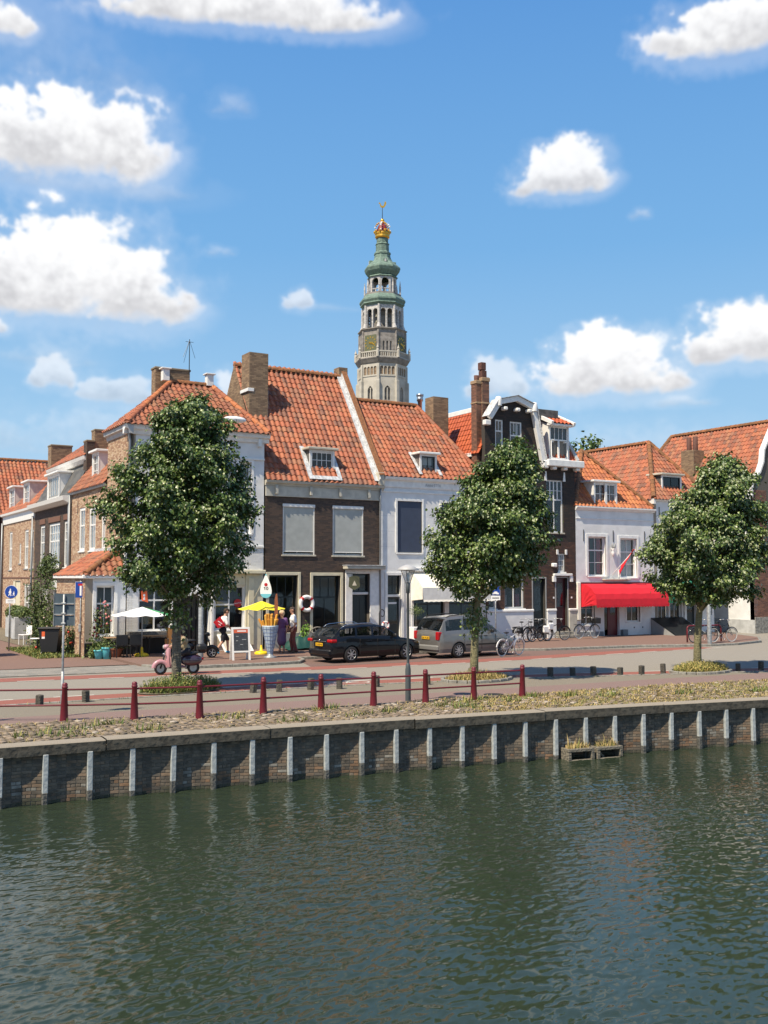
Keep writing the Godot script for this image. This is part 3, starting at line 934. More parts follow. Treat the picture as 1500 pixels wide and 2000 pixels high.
# a wall in the plane z = 0 with real openings [x0, y0, x1, y1] and reveals
func wall(parent: Node3D, n: String, m: Material, outline: PackedVector2Array, opens := [], t := Transform3D(), depth := 0.28) -> MeshInstance3D:
	var xs := []
	var ys := []
	for p in outline: xs.append(p.x); ys.append(p.y)
	var lo := Vector2(xs.min(), ys.min())
	var hi := Vector2(xs.max(), ys.max())
	xs = [lo.x, hi.x]; ys = [lo.y, hi.y]
	for o in opens: xs.append_array([o[0], o[2]]); ys.append_array([o[1], o[3]])
	xs.sort(); ys.sort()
	var b := MB.new()
	for i in xs.size() - 1:
		for j in ys.size() - 1:
			if xs[i + 1] - xs[i] < 0.001 or ys[j + 1] - ys[j] < 0.001: continue
			var c := Vector2(xs[i] + xs[i + 1], ys[j] + ys[j + 1]) / 2.0
			if opens.any(func(o): return c.x > o[0] and c.x < o[2] and c.y > o[1] and c.y < o[3]): continue
			for q in Geometry2D.intersect_polygons(rect(xs[i], ys[j], xs[i + 1], ys[j + 1]), outline):
				b.poly(q, t)
	for o in opens:
		var f := func(x: float, y: float, z: float) -> Vector3: return t * Vector3(x, y, z)
		b.quad(f.call(o[0], o[1], 0), f.call(o[2], o[1], 0), f.call(o[2], o[1], -depth), f.call(o[0], o[1], -depth))
		b.quad(f.call(o[0], o[3], -depth), f.call(o[2], o[3], -depth), f.call(o[2], o[3], 0), f.call(o[0], o[3], 0))
		b.quad(f.call(o[0], o[1], 0), f.call(o[0], o[1], -depth), f.call(o[0], o[3], -depth), f.call(o[0], o[3], 0))
		b.quad(f.call(o[2], o[1], -depth), f.call(o[2], o[1], 0), f.call(o[2], o[3], 0), f.call(o[2], o[3], -depth))
	for i in outline.size():
		var p := outline[i]
		var q := outline[(i + 1) % outline.size()]
		if Geometry2D.is_polygon_clockwise(outline):
			var s := p; p = q; q = s
		b.quad(t * Vector3(p.x, p.y, -depth), t * Vector3(q.x, q.y, -depth), t * Vector3(q.x, q.y, 0), t * Vector3(p.x, p.y, 0))
	return obj(n, b, m, parent)

var brick_mesh: ArrayMesh
# running-bond bricks laid on a wall made with the same outline and openings
func bricks(parent: Node3D, pal: String, outline: PackedVector2Array, opens := [], t := Transform3D(), most := 0, len := 0.215, course := 0.064) -> void:
	if brick_mesh == null:
		var b := MB.new()
		b.box(Vector3(-0.5, -0.5, -0.5), Vector3(0.5, 0.5, 0.5))
		brick_mesh = b.done()
	var lo := INF
	var hi := -INF
	for p in outline: lo = minf(lo, p.y); hi = maxf(hi, p.y)
	var at := []
	var tone := []
	var row := 0
	var y := lo + course / 2.0
	while y < hi:
		var xs := []
		for i in outline.size():
			var p := outline[i]
			var q := outline[(i + 1) % outline.size()]
			if (p.y <= y) != (q.y <= y): xs.append(p.x + (q.x - p.x) * (y - p.y) / (q.y - p.y))
		xs.sort()
		for k in range(0, xs.size() - 1, 2):
			var spans := [[xs[k], xs[k + 1]]]
			for o in opens:
				if y < o[1] - course * 0.5 or y > o[3] + course * 0.5: continue
				var cut := []
				for s in spans:
					if o[2] <= s[0] or o[0] >= s[1]: cut.append(s); continue
					if o[0] > s[0]: cut.append([s[0], o[0]])
					if o[2] < s[1]: cut.append([o[2], s[1]])
				spans = cut
			for s in spans:
				var x: float = floorf(s[0] / len) * len - (len * 0.5 if row & 1 else 0.0)
				while x < s[1]:
					var a := maxf(x, s[0]) + 0.005
					var c := minf(x + len, s[1]) - 0.005
					if c - a > 0.03:
						at.append(t * Transform3D(Basis().scaled(Vector3(c - a, course - 0.011, 0.02)), Vector3((a + c) / 2.0, y, -0.004 + rng.randf() * 0.003)))
						tone.append(rng.randi())
					x += len
		y += course
		row += 1
	scatter(parent, "brick", "bricks", brick_mesh, at, tone, pal, most)

var tile_mesh: ArrayMesh
var flat_tile_mesh: ArrayMesh
func tile_meshes() -> void:
	for kind in 2:
		var b := MB.new(true)
		var prev := []
		for i in 9:
			var x := i / 8.0
			var h := 0.020 + 0.036 * sin(TAU * (x - 0.10)) if kind == 0 else 0.016 + (0.022 if x > 0.78 else 0.0) + 0.008 * sin(TAU * x)
			var px := (x - 0.5) * (0.262 if kind == 0 else 0.285)
			var cur := [Vector3(px, 0.20, h), Vector3(px, -0.20, h + 0.034), Vector3(px, -0.203, h + 0.008)]
			if i > 0:
				b.st.set_smooth_group(1)
				b.quad(prev[1], cur[1], cur[0], prev[0])
				b.st.set_smooth_group(2)
				b.quad(prev[2], cur[2], cur[1], prev[1])
			prev = cur
		if kind == 0: tile_mesh = b.done()
		else: flat_tile_mesh = b.done()

# pantiles over the polygon poly, given in metres along (u) and up (v) the slope from o
func tiles(parent: Node3D, o: Vector3, u: Vector3, v: Vector3, poly: PackedVector2Array, pal := "tile", most := 300, flat := false, w := 0.25, h := 0.315) -> void:
	if tile_mesh == null: tile_meshes()
	u = u.normalized(); v = v.normalized()
	var nrm := u.cross(v).normalized()
	var base := Basis(u, v, nrm)
	var b := MB.new()
	b.poly(poly, Transform3D(base, o - nrm * 0.035), 0.10)
	obj("roof_deck", b, M.deck, parent)
	var at := []
	var tone := []
	var lo := Vector2(INF, INF)
	var hi := -lo
	for p in poly: lo = lo.min(p); hi = hi.max(p)
	var j := 0
	var y := lo.y + h * 0.5 - 0.04
	while y < hi.y + h * 0.3:
		var x := lo.x + w * 0.5
		var slip := rng.randf_range(-0.006, 0.006)
		while x < hi.x + w * 0.2:
			var p := Vector2(x, clampf(y, lo.y + 0.01, hi.y - 0.01))
			if Geometry2D.is_point_in_polygon(p, poly):
				var tilt := base * Basis(Vector3.BACK, rng.randf_range(-0.02, 0.02)) * Basis(Vector3.RIGHT, rng.randf_range(-0.012, 0.012))
				at.append(Transform3D(tilt, o + u * x + v * (y + slip + rng.randf_range(-0.006, 0.006)) + nrm * rng.randf_range(-0.004, 0.006)))
				tone.append(rng.randi())
			x += w
		y += h
		j += 1
	scatter(parent, "roof_tile", "roof_tiles", flat_tile_mesh if flat else tile_mesh, at, tone, pal, most)

func caps(parent: Node3D, a: Vector3, b: Vector3, r := 0.13, pal := "ridge") -> void:
	var d := (b - a)
	var n := maxi(1, int(d.length() / 0.36))
	var m := MB.new(true)
	var L := d.length() / n
	for k in 8:
		var a0 := PI * k / 8.0 - 0.2 if k == 0 else PI * k / 8.0
		var a1 := PI * (k + 1) / 8.0 + (0.2 if k == 7 else 0.0)
		for q in [[0.0, L + 0.03, r, r * 0.9]]:
			m.quad(Vector3(cos(a1) * q[2], sin(a1) * q[2], q[0]), Vector3(cos(a1) * q[3], sin(a1) * q[3], q[1]), Vector3(cos(a0) * q[3], sin(a0) * q[3], q[1]), Vector3(cos(a0) * q[2], sin(a0) * q[2], q[0]))
		m.st.set_smooth_group(-1)
		m.tri(Vector3(0, 0, 0), Vector3(cos(a1) * r, sin(a1) * r, 0), Vector3(cos(a0) * r, sin(a0) * r, 0))
		m.st.set_smooth_group(0)
	var mesh := m.done()
	var z := d.normalized()
	var x := Vector3.UP.cross(z).normalized()
	for i in n:
		put("ridge_tile", mesh, M[pal][rng.randi() % M[pal].size()], parent, Transform3D(Basis(x, z.cross(x), z) * Basis(Vector3.BACK, rng.randf_range(-0.05, 0.05)), a + z * (i * L)))

func bar(b: MB, x0: float, y0: float, x1: float, y1: float, z0: float, z1: float, t := Transform3D(), e := 0.0) -> void:
	if e > 0.0: b.cbox(Vector3(x0, y0, z0), Vector3(x1, y1, z1), e, t)
	else: b.bx(t, Vector3(x0, y0, z0), Vector3(x1, y1, z1))

# window in an opening: outer frame, cols of lights, rows given by their heights as shares from the bottom
# opt: frame, glass, set (how far back), sill, rail (index of the row boundary that is the thick meeting rail), curtain, name
func window(parent: Node3D, o: Array, cols: int, rows: Array, opt := {}, t := Transform3D()) -> MeshInstance3D:
	var z: float = -opt.get("set", 0.13)
	var f: float = opt.get("width", 0.07)
	var fm: Material = M[opt.get("frame", "white_paint")]
	var b := MB.new()
	var x0: float = o[0]; var y0: float = o[1]; var x1: float = o[2]; var y1: float = o[3]
	bar(b, x0, y0, x0 + f, y1, z - 0.08, z, t); bar(b, x1 - f, y0, x1, y1, z - 0.08, z, t)
	bar(b, x0 + f, y1 - f, x1 - f, y1, z - 0.08, z - 0.002, t); bar(b, x0 + f, y0, x1 - f, y0 + f, z - 0.08, z - 0.002, t)
	var w := MeshInstance3D.new()
	w.name = opt.get("name", "window")
	parent.add_child(w, true)
	var total := 0.0
	for r in rows: total += r
	var iy := y0 + f
	var ih := y1 - y0 - 2 * f
	var iw := (x1 - x0 - 2 * f) / cols
	var rail: int = opt.get("rail", 1)
	for j in rows.size():
		var h: float = ih * rows[j] / total
		var bot := 0.0
		if j > 0: bot = 0.032 if j == rail else 0.013
		var top := 0.0
		if j < rows.size() - 1: top = 0.032 if j + 1 == rail else 0.013
		if j > 0: bar(b, x0 + f, iy - bot, x1 - f, iy + bot, z - 0.06, z - 0.012, t)
		var nc := cols
		if opt.has("cols"): nc = opt.cols[j]
		var cw := (x1 - x0 - 2 * f) / nc
		for i in nc:
			if i > 0:
				var mw: float = 0.03 if opt.get("mullion", false) else 0.013
				bar(b, x0 + f + cw * i - mw, iy + bot, x0 + f + cw * i + mw, iy + h - top, z - 0.06, z - 0.015, t)
			var p := MB.new()
			bar(p, x0 + f + cw * i + (0.013 if i > 0 else 0.0), iy + bot, x0 + f + cw * (i + 1) - (0.013 if i < nc - 1 else 0.0), iy + h - top, z - 0.042, z - 0.036, t)
			obj("pane", p, M[opt.get("glass", "glass")], w)
		iy += h
	w.mesh = b.done()
	w.material_override = fm
	if opt.get("sill", true):
		var s := MB.new()
		bar(s, x0 - 0.06, y0 - 0.07, x1 + 0.06, y0 - 0.002, z, 0.05, t, 0.01)
		obj("sill", s, M[opt.get("sill_mat", "white_paint")], w)
	if opt.has("curtain"):
		var c := MB.new(true)
		for sd in opt.curtain:      # [from, to] as shares of the width
			var n := 14
			for i in n:
				var xa := lerpf(x0 + f, x1 - f, lerpf(sd[0], sd[1], float(i) / n))
				var xb := lerpf(x0 + f, x1 - f, lerpf(sd[0], sd[1], float(i + 1) / n))
				var za := z - 0.16 - 0.03 * sin(i * 1.9)
				var zb := z - 0.16 - 0.03 * sin((i + 1) * 1.9)
				c.quad(t * Vector3(xa, y0 + f, za), t * Vector3(xb, y0 + f, zb), t * Vector3(xb, y1 - f, zb), t * Vector3(xa, y1 - f, za))
		obj("curtain", c, M[opt.get("curtain_mat", "curtain")], w)
	return w

# casing proud of the wall round an opening
func casing(parent: Node3D, o: Array, w := 0.11, m := "white_paint", out := 0.035, t := Transform3D(), bottom := false) -> void:
	var b := MB.new()
	var y: float = o[1] - (w if bottom else 0.0)
	bar(b, o[0] - w, y, o[0], o[3] + w, -0.05, out, t, 0.008)
	bar(b, o[2], y, o[2] + w, o[3] + w, -0.05, out, t, 0.008)
	bar(b, o[0], o[3], o[2], o[3] + w, -0.05, out - 0.003, t, 0.008)
	if bottom: bar(b, o[0], o[1] - w, o[2], o[1], -0.05, out - 0.003, t, 0.008)
	obj("window_casing", b, M[m], parent)

func part_box(parent: Node3D, n: String, m: String, a: Vector3, c: Vector3, e := 0.012, t := Transform3D()) -> MeshInstance3D:
	var b := MB.new()
	if e > 0.0: b.cbox(a, c, e, t)
	else: b.bx(t, a, c)
	return obj(n, b, M[m], parent)

# moulded cornice along x: profile of (z, y) pairs
func moulding(parent: Node3D, n: String, m: String, x0: float, x1: float, prof: Array, t := Transform3D()) -> MeshInstance3D:
	var b := MB.new()
	for i in prof.size():
		var p: Vector2 = prof[i]
		var q: Vector2 = prof[(i + 1) % prof.size()]
		b.quad(t * Vector3(x0, p.y, p.x), t * Vector3(x1, p.y, p.x), t * Vector3(x1, q.y, q.x), t * Vector3(x0, q.y, q.x))
	var pl := PackedVector2Array()
	for p in prof: pl.append(Vector2(-p.x, p.y))
	b.poly(pl, t * Transform3D(Basis(Vector3.UP, -PI / 2) * Basis(), Vector3(x0, 0, 0)) if false else t * Transform3D(Basis(Vector3(0, 0, -1), Vector3.UP, Vector3(1, 0, 0)), Vector3(x0, 0, 0)))
	b.poly(pl, t * Transform3D(Basis(Vector3(0, 0, -1), Vector3.UP, Vector3(1, 0, 0)), Vector3(x1, 0, 0)))
	return obj(n, b, M[m], parent)

func chimney(parent: Node3D, a: Vector3, c: Vector3, pal := "brick_chimney", most := 0, caps_out := 0.0) -> MeshInstance3D:
	var b := MB.new()
	b.box(a, c)
	var o := obj("chimney", b, M.mortar_light if pal == "brick_light" else M.mortar_chimney, parent)
	var w := c.x - a.x
	var d := c.z - a.z
	bricks(o, pal, rect(0, 0, w, c.y - a.y), [], Transform3D(Basis(), Vector3(a.x, a.y, c.z)), most)
	bricks(o, pal, rect(0, 0, d, c.y - a.y), [], Transform3D(Basis(Vector3.UP, -PI / 2), Vector3(a.x, a.y, a.z)), 0)
	bricks(o, pal, rect(0, 0, d, c.y - a.y), [], Transform3D(Basis(Vector3.UP, PI / 2), Vector3(c.x, a.y, c.z)), 0)
	if caps_out > 0.0:
		part_box(o, "cap", "mortar_chimney", Vector3(a.x - caps_out, c.y + 0.001, a.z - caps_out), Vector3(c.x + caps_out, c.y + 0.10, c.z + caps_out), 0.02)
	return o

# closed back and sides so that light enters a house only through its openings
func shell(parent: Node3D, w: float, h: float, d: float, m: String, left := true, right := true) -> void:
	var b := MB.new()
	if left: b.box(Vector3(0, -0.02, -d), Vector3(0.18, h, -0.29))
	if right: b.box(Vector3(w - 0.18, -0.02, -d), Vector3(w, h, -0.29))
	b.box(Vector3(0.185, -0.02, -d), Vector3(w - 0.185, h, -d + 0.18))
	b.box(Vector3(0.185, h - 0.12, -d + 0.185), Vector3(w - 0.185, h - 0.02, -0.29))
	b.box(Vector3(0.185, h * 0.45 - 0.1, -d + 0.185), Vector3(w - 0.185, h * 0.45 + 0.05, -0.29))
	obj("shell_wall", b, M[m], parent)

func pipe(parent: Node3D, pts: Array, r := 0.045, m := "zinc", n := "drainpipe") -> void:
	var b := MB.new(true)
	b.tube(pts, r, 8)
	obj(n, b, M[m], parent)

# dormer in a front roof slope: box with window, flat roof slab with eaves
func dormer(parent: Node3D, x0: float, x1: float, y0: float, y1: float, zf: float, back: float, opt := {}) -> MeshInstance3D:
	var ch: String = opt.get("cheek", "white_paint")
	var b := MB.new()
	b.box(Vector3(x0, y0, zf - back), Vector3(x0 + 0.05, y1, zf - 0.02))
	b.box(Vector3(x1 - 0.05, y0, zf - back), Vector3(x1, y1, zf - 0.02))
	b.box(Vector3(x0 + 0.052, y0 - 0.05, zf - back), Vector3(x1 - 0.052, y1, zf - back + 0.05))
	var o := obj("dormer", b, M[ch], parent)
	var f := 0.09
	var fr := MB.new()
	bar(fr, x0 - 0.01, y0 - 0.06, x0 + f, y1, zf - 0.03, zf + 0.02); bar(fr, x1 - f, y0 - 0.06, x1 + 0.01, y1, zf - 0.03, zf + 0.02)
	bar(fr, x0 + f, y1 - f, x1 - f, y1, zf - 0.03, zf + 0.018); bar(fr, x0 + f, y0 - 0.06, x1 - f, y0 + f, zf - 0.03, zf + 0.018)
	obj("dormer_front", fr, M.white_paint, o)
	part_box(o, "dormer_roof", opt.get("roof", "stone_trim"), Vector3(x0 - 0.14, y1, zf - back - 0.05), Vector3(x1 + 0.14, y1 + 0.11, zf + 0.17), 0.02)
	var wo: Dictionary = {"set": -zf + 0.02, "sill": false, "width": 0.05, "frame": opt.get("frame", "white_paint"), "glass": opt.get("glass", "glass"), "mullion": opt.get("mullion", false), "rail": opt.get("rail", 9)}
	if opt.has("curtain"): wo.curtain = opt.curtain
	var w := window(parent, [x0 + f, y0 + f, x1 - f, y1 - f], opt.get("cols", 2), opt.get("rows", [1, 1]), wo)
	return o

# ---------------------------------------------------------------- lettering
func letters(parent: Node3D, n: String, text: String, m: String, h: float, t: Transform3D, depth := 0.006, serif := false) -> MeshInstance3D:
	var f := SystemFont.new()
	f.font_names = PackedStringArray(["Droid Serif" if serif else "Droid Sans"])
	f.font_weight = 700
	var tm := TextMesh.new()
	tm.text = text
	tm.font = f
	tm.font_size = 32
	tm.pixel_size = h / 23.0
	tm.depth = depth
	return put(n, tm, M[m], parent, t)

# ---------------------------------------------------------------- the house row
func cafe() -> void:
	var o := thing("corner_cafe", "white corner cafe with hipped red tile roof behind the left tree", "house", Vector3(-4.3, 0, 0))
	var W := 5.84
	var up := [[0.85, 4.9, 1.75, 7.7], [2.75, 4.9, 3.65, 7.7], [4.72, 4.95, 5.25, 7.95]]
	var low := [[0.5, 0.98, 1.85, 2.95], [2.1, 0.1, 3.45, 2.35], [3.68, 0.95, 5.0, 2.75]]
	wall(o, "front_wall", M.white_render, rect(0, 0, W, 8.8), up + low)
	for q in up:
		window(o, q, 2, [1, 1, 1], {"rail": 2, "curtain": [[0.0, 0.3], [0.7, 1.0]]})
		casing(o, q, 0.12)
	wall(o, "side_wall", M.mortar_light, rect(-2.95, 0, 0, 8.8), [], Transform3D(Basis(Vector3.UP, -PI / 2), Vector3(0, 0, 0)))
	bricks(o, "brick_light", rect(-2.95, 3.5, 0, 8.8), [], Transform3D(Basis(Vector3.UP, -PI / 2), Vector3(-0.004, 0, 0)), 0)
	shell(o, W, 8.8, 2.95, "dark_room", false)
	var b := MB.new()
	b.box(Vector3(0, 8.5, -2.97), Vector3(W, 11.3, -2.80))
	# back wall up to the ridge
	b = MB.new()
	b.poly(PackedVector2Array([Vector2(0, 8.8), Vector2(W, 8.8), Vector2(W, 9.2), Vector2(4.5, 11.5), Vector2(2.6, 11.5), Vector2(0, 9.2)]), Transform3D(Basis(), Vector3(0, 0, -2.95)), 0.2)
	obj("back_gable", b, M.mortar_light, o)
	# white panels and string course on the upper front
	for y in [8.05, 4.35]: part_box(o, "string_course", "white_paint", Vector3(0.0, y, 0.001), Vector3(W, y + 0.09, 0.06))
	moulding(o, "cornice", "white_paint", -0.22, W + 0.18, [Vector2(-0.1, 8.8), Vector2(0.08, 8.8), Vector2(0.12, 8.95), Vector2(0.22, 9.0), Vector2(0.26, 9.17), Vector2(-0.1, 9.17)])
	moulding(o, "cornice", "grey_light", -2.95, 0.3, [Vector2(-0.1, 8.8), Vector2(0.06, 8.8), Vector2(0.10, 8.95), Vector2(0.2, 9.0), Vector2(0.22, 9.165), Vector2(-0.1, 9.165)], Transform3D(Basis(Vector3.UP, -PI / 2), Vector3.ZERO))
	for x in [5.5]: part_box(o, "bracket", "white_paint", Vector3(x, 8.62, 0.0), Vector3(x + 0.16, 8.95, 0.2))
	# roof: front slope between two hips, left hip
	var r0 := Vector3(2.62, 11.55, -2.75)
	var r1 := Vector3(4.46, 11.55, -2.75)
	var e0 := Vector3(-0.2, 9.19, 0.28)
	var e1 := Vector3(W + 0.15, 9.19, 0.28)
	var v := Vector3(0, r0.y - e0.y, r0.z - e0.z)
	var L := v.length()
	tiles(o, e0, Vector3.RIGHT, v, PackedVector2Array([Vector2(0, 0), Vector2(e1.x - e0.x, 0), Vector2(r1.x - e0.x, L), Vector2(r0.x - e0.x, L)]), "tile_old", 300)
	var vl := Vector3(r0.x - e0.x, r0.y - e0.y, 0)
	tiles(o, Vector3(e0.x, e0.y, -2.95), Vector3.BACK, vl, PackedVector2Array([Vector2(0, 0), Vector2(3.23, 0), Vector2(0.2, vl.length()), Vector2(0, vl.length())]), "tile", 120)
	var vr := Vector3(r1.x - e1.x, r1.y - e1.y, 0)
	tiles(o, Vector3(e1.x, e1.y, 0.28), Vector3.FORWARD, vr, PackedVector2Array([Vector2(0, 0), Vector2(3.2, 0), Vector2(3.2, vr.length()), Vector2(3.0, vr.length())]), "tile_old", 60)
	caps(o, e0 + Vector3(0.05, 0.03, -0.05), r0 + Vector3(0, 0.05, 0), 0.13, "tile_orange")
	caps(o, e1 + Vector3(-0.05, 0.03, -0.05), r1 + Vector3(0, 0.05, 0), 0.13, "tile_orange")
	caps(o, r0 + Vector3(0, 0.04, 0), r1 + Vector3(0, 0.04, 0), 0.13)
	chimney(o, Vector3(2.0, 10.6, -3.5), Vector3(3.55, 12.15, -2.96), "brick_chimney", 0, 0.04)
	for q in [[2.35, 11.6, -2.7], [4.36, 11.55, -2.7]]:
		var p := part_box(o, "vent_stack", "white_paint", Vector3(q[0] - 0.15, q[1], q[2] - 0.15), Vector3(q[0] + 0.15, q[1] + 0.5, q[2] + 0.15), 0.01)
		part_box(p, "vent_cap", "white_paint", Vector3(q[0] - 0.22, q[1] + 0.501, q[2] - 0.22), Vector3(q[0] + 0.22, q[1] + 0.56, q[2] + 0.22), 0.01)
	b = MB.new()
	var ax := Vector3(3.5, 12.1, -2.9)
	b.cyl(ax, ax + Vector3(0, 1.5, 0), 0.022, 0.016, 6)
	for a in [[-0.32, 0.65, 0.1], [0.3, 0.7, -0.1], [-0.15, 0.5, -0.3]]:
		b.cyl(ax + Vector3(0, 1.45, 0), ax + Vector3(a[0], a[1], a[2]), 0.008, 0.008, 4)
	b.cyl(ax + Vector3(-0.18, 1.38, 0), ax + Vector3(0.18, 1.38, 0), 0.01, 0.01, 4)
	obj("aerial", b, M.iron, o)
	pipe(o, [Vector3(-0.06, 9.0, 0.24), Vector3(-0.02, 8.75, 0.1), Vector3(0.03, 8.5, 0.07), Vector3(0.03, 4.3, 0.07)], 0.05)
	# ground floor: brick painted white at the left, dark opening, cream shopfront at the right
	window(o, low[0], 2, [1.25, 0.75], {"frame": "white_paint", "sill": false, "glass": "glass_shop", "mullion": true})
	part_box(o, "sill_board", "timber_grey", Vector3(0.02, 0.72, 0.0), Vector3(1.98, 0.97, 0.16), 0.01)
	bricks(o, "brick_white", rect(0.02, 0.98, 0.48, 3.0), [], Transform3D(), 60)
	bricks(o, "brick_white", rect(3.6, 3.4, W, 4.3), [], Transform3D(), 0)
	part_box(o, "beam", "white_paint", Vector3(1.95, 2.36, -0.05), Vector3(3.6, 2.56, 0.08))
	for i in 6: part_box(o, "folding_panel", "dark_paint", Vector3(2.12 + i * 0.215, 0.11, -0.22 - 0.03 * (i % 2)), Vector3(2.30 + i * 0.215, 2.34, -0.18 - 0.03 * (i % 2)))
	part_box(o, "plinth", "dark_paint", Vector3(-0.005, 0.0, 0.001), Vector3(1.98, 0.70, 0.03))
	var cf := part_box(o, "shopfront", "cream_paint", Vector3(5.02, 0.0, 0.001), Vector3(5.8, 3.25, 0.07))
	part_box(cf, "pilaster", "cream_paint", Vector3(5.12, 0.3, 0.071), Vector3(5.38, 3.1, 0.13))
	part_box(cf, "cornice", "cream_paint", Vector3(3.5, 3.26, 0.001), Vector3(5.84, 3.42, 0.28), 0.02)
	part_box(cf, "fascia", "cream_paint", Vector3(3.5, 2.78, 0.001), Vector3(5.01, 3.25, 0.05))
	part_box(cf, "apron", "cream_paint", Vector3(3.62, 0.3, 0.001), Vector3(5.01, 0.93, 0.04))
	part_box(cf, "jamb", "white_paint", Vector3(3.5, 0.28, 0.0011), Vector3(3.615, 2.77, 0.10))
	window(o, low[2], 2, [1.3, 0.95], {"mullion": true, "glass": "glass_shop", "sill_mat": "white_paint", "set": 0.08})
	# cellar hatch leaning on the shopfront
	b = MB.new()
	var hatch := Transform3D(Basis(Vector3.RIGHT, -0.95), Vector3(3.75, 0.12, 1.02))
	bar(b, 0, 0, 1.25, 0.07, -0.04, 0.0, hatch); bar(b, 0, 1.05, 1.25, 1.12, -0.04, 0.0, hatch)
	bar(b, 0, 0.071, 0.07, 1.049, -0.04, 0.0, hatch); bar(b, 1.18, 0.071, 1.25, 1.049, -0.04, 0.0, hatch)
	obj("hatch_frame", b, M.white_paint, o)
	part_box(o, "hatch_leaf", "stone_trim", Vector3(0.075, 0.075, -0.03), Vector3(1.175, 1.045, -0.012), 0.0, hatch)
	# round red drinks sign in the shop window, posters, and a lantern
	b = MB.new()
	b.cyl(Vector3(4.72, 2.04, -0.075), Vector3(4.72, 2.04, -0.055), 0.17, 0.17, 24)
	var disc := obj("drinks_sign", b, M.red_gloss, o)
	letters(disc, "lettering", "Coca-Cola", "letter_white", 0.055, Transform3D(Basis(Vector3.BACK, 0.12), Vector3(4.72, 2.04, -0.05)), 0.004, true)
	b = MB.new()
	bar(b, 3.78, 1.95, 4.28, 2.12, -0.15, -0.14)
	obj("window_poster", b, M.letter_white, o)
	for q in [[0.75, 1.25, 1.15, 1.95, "poster_yellow"], [1.32, 1.1, 1.55, 1.25, "letter_white"]]:
		b = MB.new()
		bar(b, q[0], q[1], q[2], q[3], -0.21, -0.20)
		obj("window_poster", b, M[q[4]], o)
	lantern(Vector3(-4.25, 3.55, 0.35), "small grey wall lantern at the corner of the white cafe")
	# the single-storey annexe at its left corner
	var a := thing("cafe_annexe", "low annexe with lean-to red tile roof at the cafe corner", "house", Vector3(-5.9, 0, 0))
	var wo := [[0.42, 0.85, 1.12, 2.78]]
	wall(a, "front_wall", M.white_render, rect(0, 0, 1.58, 3.05), wo)
	window(a, wo[0], 2, [1.5, 0.8], {"glass": "glass_shop", "sill_mat": "white_paint"})
	casing(a, wo[0], 0.13, "white_paint", 0.04)
	bricks(a, "brick_white", rect(1.28, 0.75, 1.57, 1.9), [], Transform3D(), 40)
	part_box(a, "sill_board", "timber_grey", Vector3(0.6, 0.6, 0.0), Vector3(1.57, 0.78, 0.14), 0.01)
	part_box(a, "plinth", "dark_paint", Vector3(0.0, 0, 0.001), Vector3(1.58, 0.58, 0.03))
	var sd := Transform3D(Basis(Vector3.UP, -PI / 2), Vector3.ZERO)
	wall(a, "side_wall", M.mortar_light, rect(-4.7, 0, 0, 3.05), [], sd)
	bricks(a, "brick_light", rect(-4.7, 0.0, 0, 3.05), [], Transform3D(Basis(Vector3.UP, -PI / 2), Vector3(-0.004, 0, 0)), 300)
	wall(a, "end_wall", M.mortar_light, rect(0, 0, 1.58, 3.05), [], Transform3D(Basis(Vector3.UP, PI), Vector3(1.58, 0, -4.7)))
	part_box(a, "ceiling", "dark_room", Vector3(0.29, 2.9, -4.4), Vector3(1.57, 3.0, -0.29), 0.0)
	part_box(a, "gutter", "white_paint", Vector3(-0.14, 3.06, -4.85), Vector3(-0.001, 3.2, 0.14), 0.02)
	part_box(a, "gutter", "white_paint", Vector3(0.0, 3.06, 0.001), Vector3(1.9, 3.2, 0.14), 0.02)
	var ve := Vector3(1.62, 0.98, 0)
	tiles(a, Vector3(-0.06, 3.2, -4.75), Vector3.BACK, ve, PackedVector2Array([Vector2(0, 0), Vector2(4.83, 0), Vector2(3.6, ve.length()), Vector2(0, ve.length())]), "tile", 200)
	var vf := Vector3(0, 0.98, -1.25)
	tiles(a, Vector3(-0.06, 3.2, 0.08), Vector3.RIGHT, vf, PackedVector2Array([Vector2(0, 0), Vector2(1.63, 0), Vector2(1.63, vf.length())]), "tile_old", 60)
	caps(a, Vector3(-0.02, 3.24, 0.05), Vector3(1.55, 4.22, -1.15), 0.13, "ridge")
	part_box(a, "flashing", "lead", Vector3(1.55, 4.18, -4.7), Vector3(1.59, 4.34, -1.1), 0.0)
	part_box(a, "downpipe_board", "white_paint", Vector3(1.5, 3.21, -0.12), Vector3(1.585, 4.4, 0.06), 0.01)

func lantern(at: Vector3, label: String) -> void:
	var o := thing("wall_lantern", label, "lantern", at)
	var b := MB.new()
	b.lathe(Vector3.ZERO, [Vector2(0.0, -0.32), Vector2(0.07, -0.32), Vector2(0.12, 0.0)], 6)
	obj("lantern_glass", b, M.lamp_glass, o)
	b = MB.new()
	b.lathe(Vector3.ZERO, [Vector2(0.17, 0.0), Vector2(0.10, 0.1), Vector2(0.03, 0.14), Vector2(0.02, 0.2), Vector2(0, 0.2)], 6)
	b.lathe(Vector3(0, 0.001, 0), [Vector2(0.0, 0.0), Vector2(0.17, -0.001)], 6)
	obj("lantern_cap", b, M.zinc, o)
	b = MB.new(true)
	b.tube([Vector3(0, 0.15, 0.0), Vector3(0, 0.22, -0.12), Vector3(0, 0.12, -0.35)], 0.015, 6)
	obj("bracket", b, M.zinc, o)

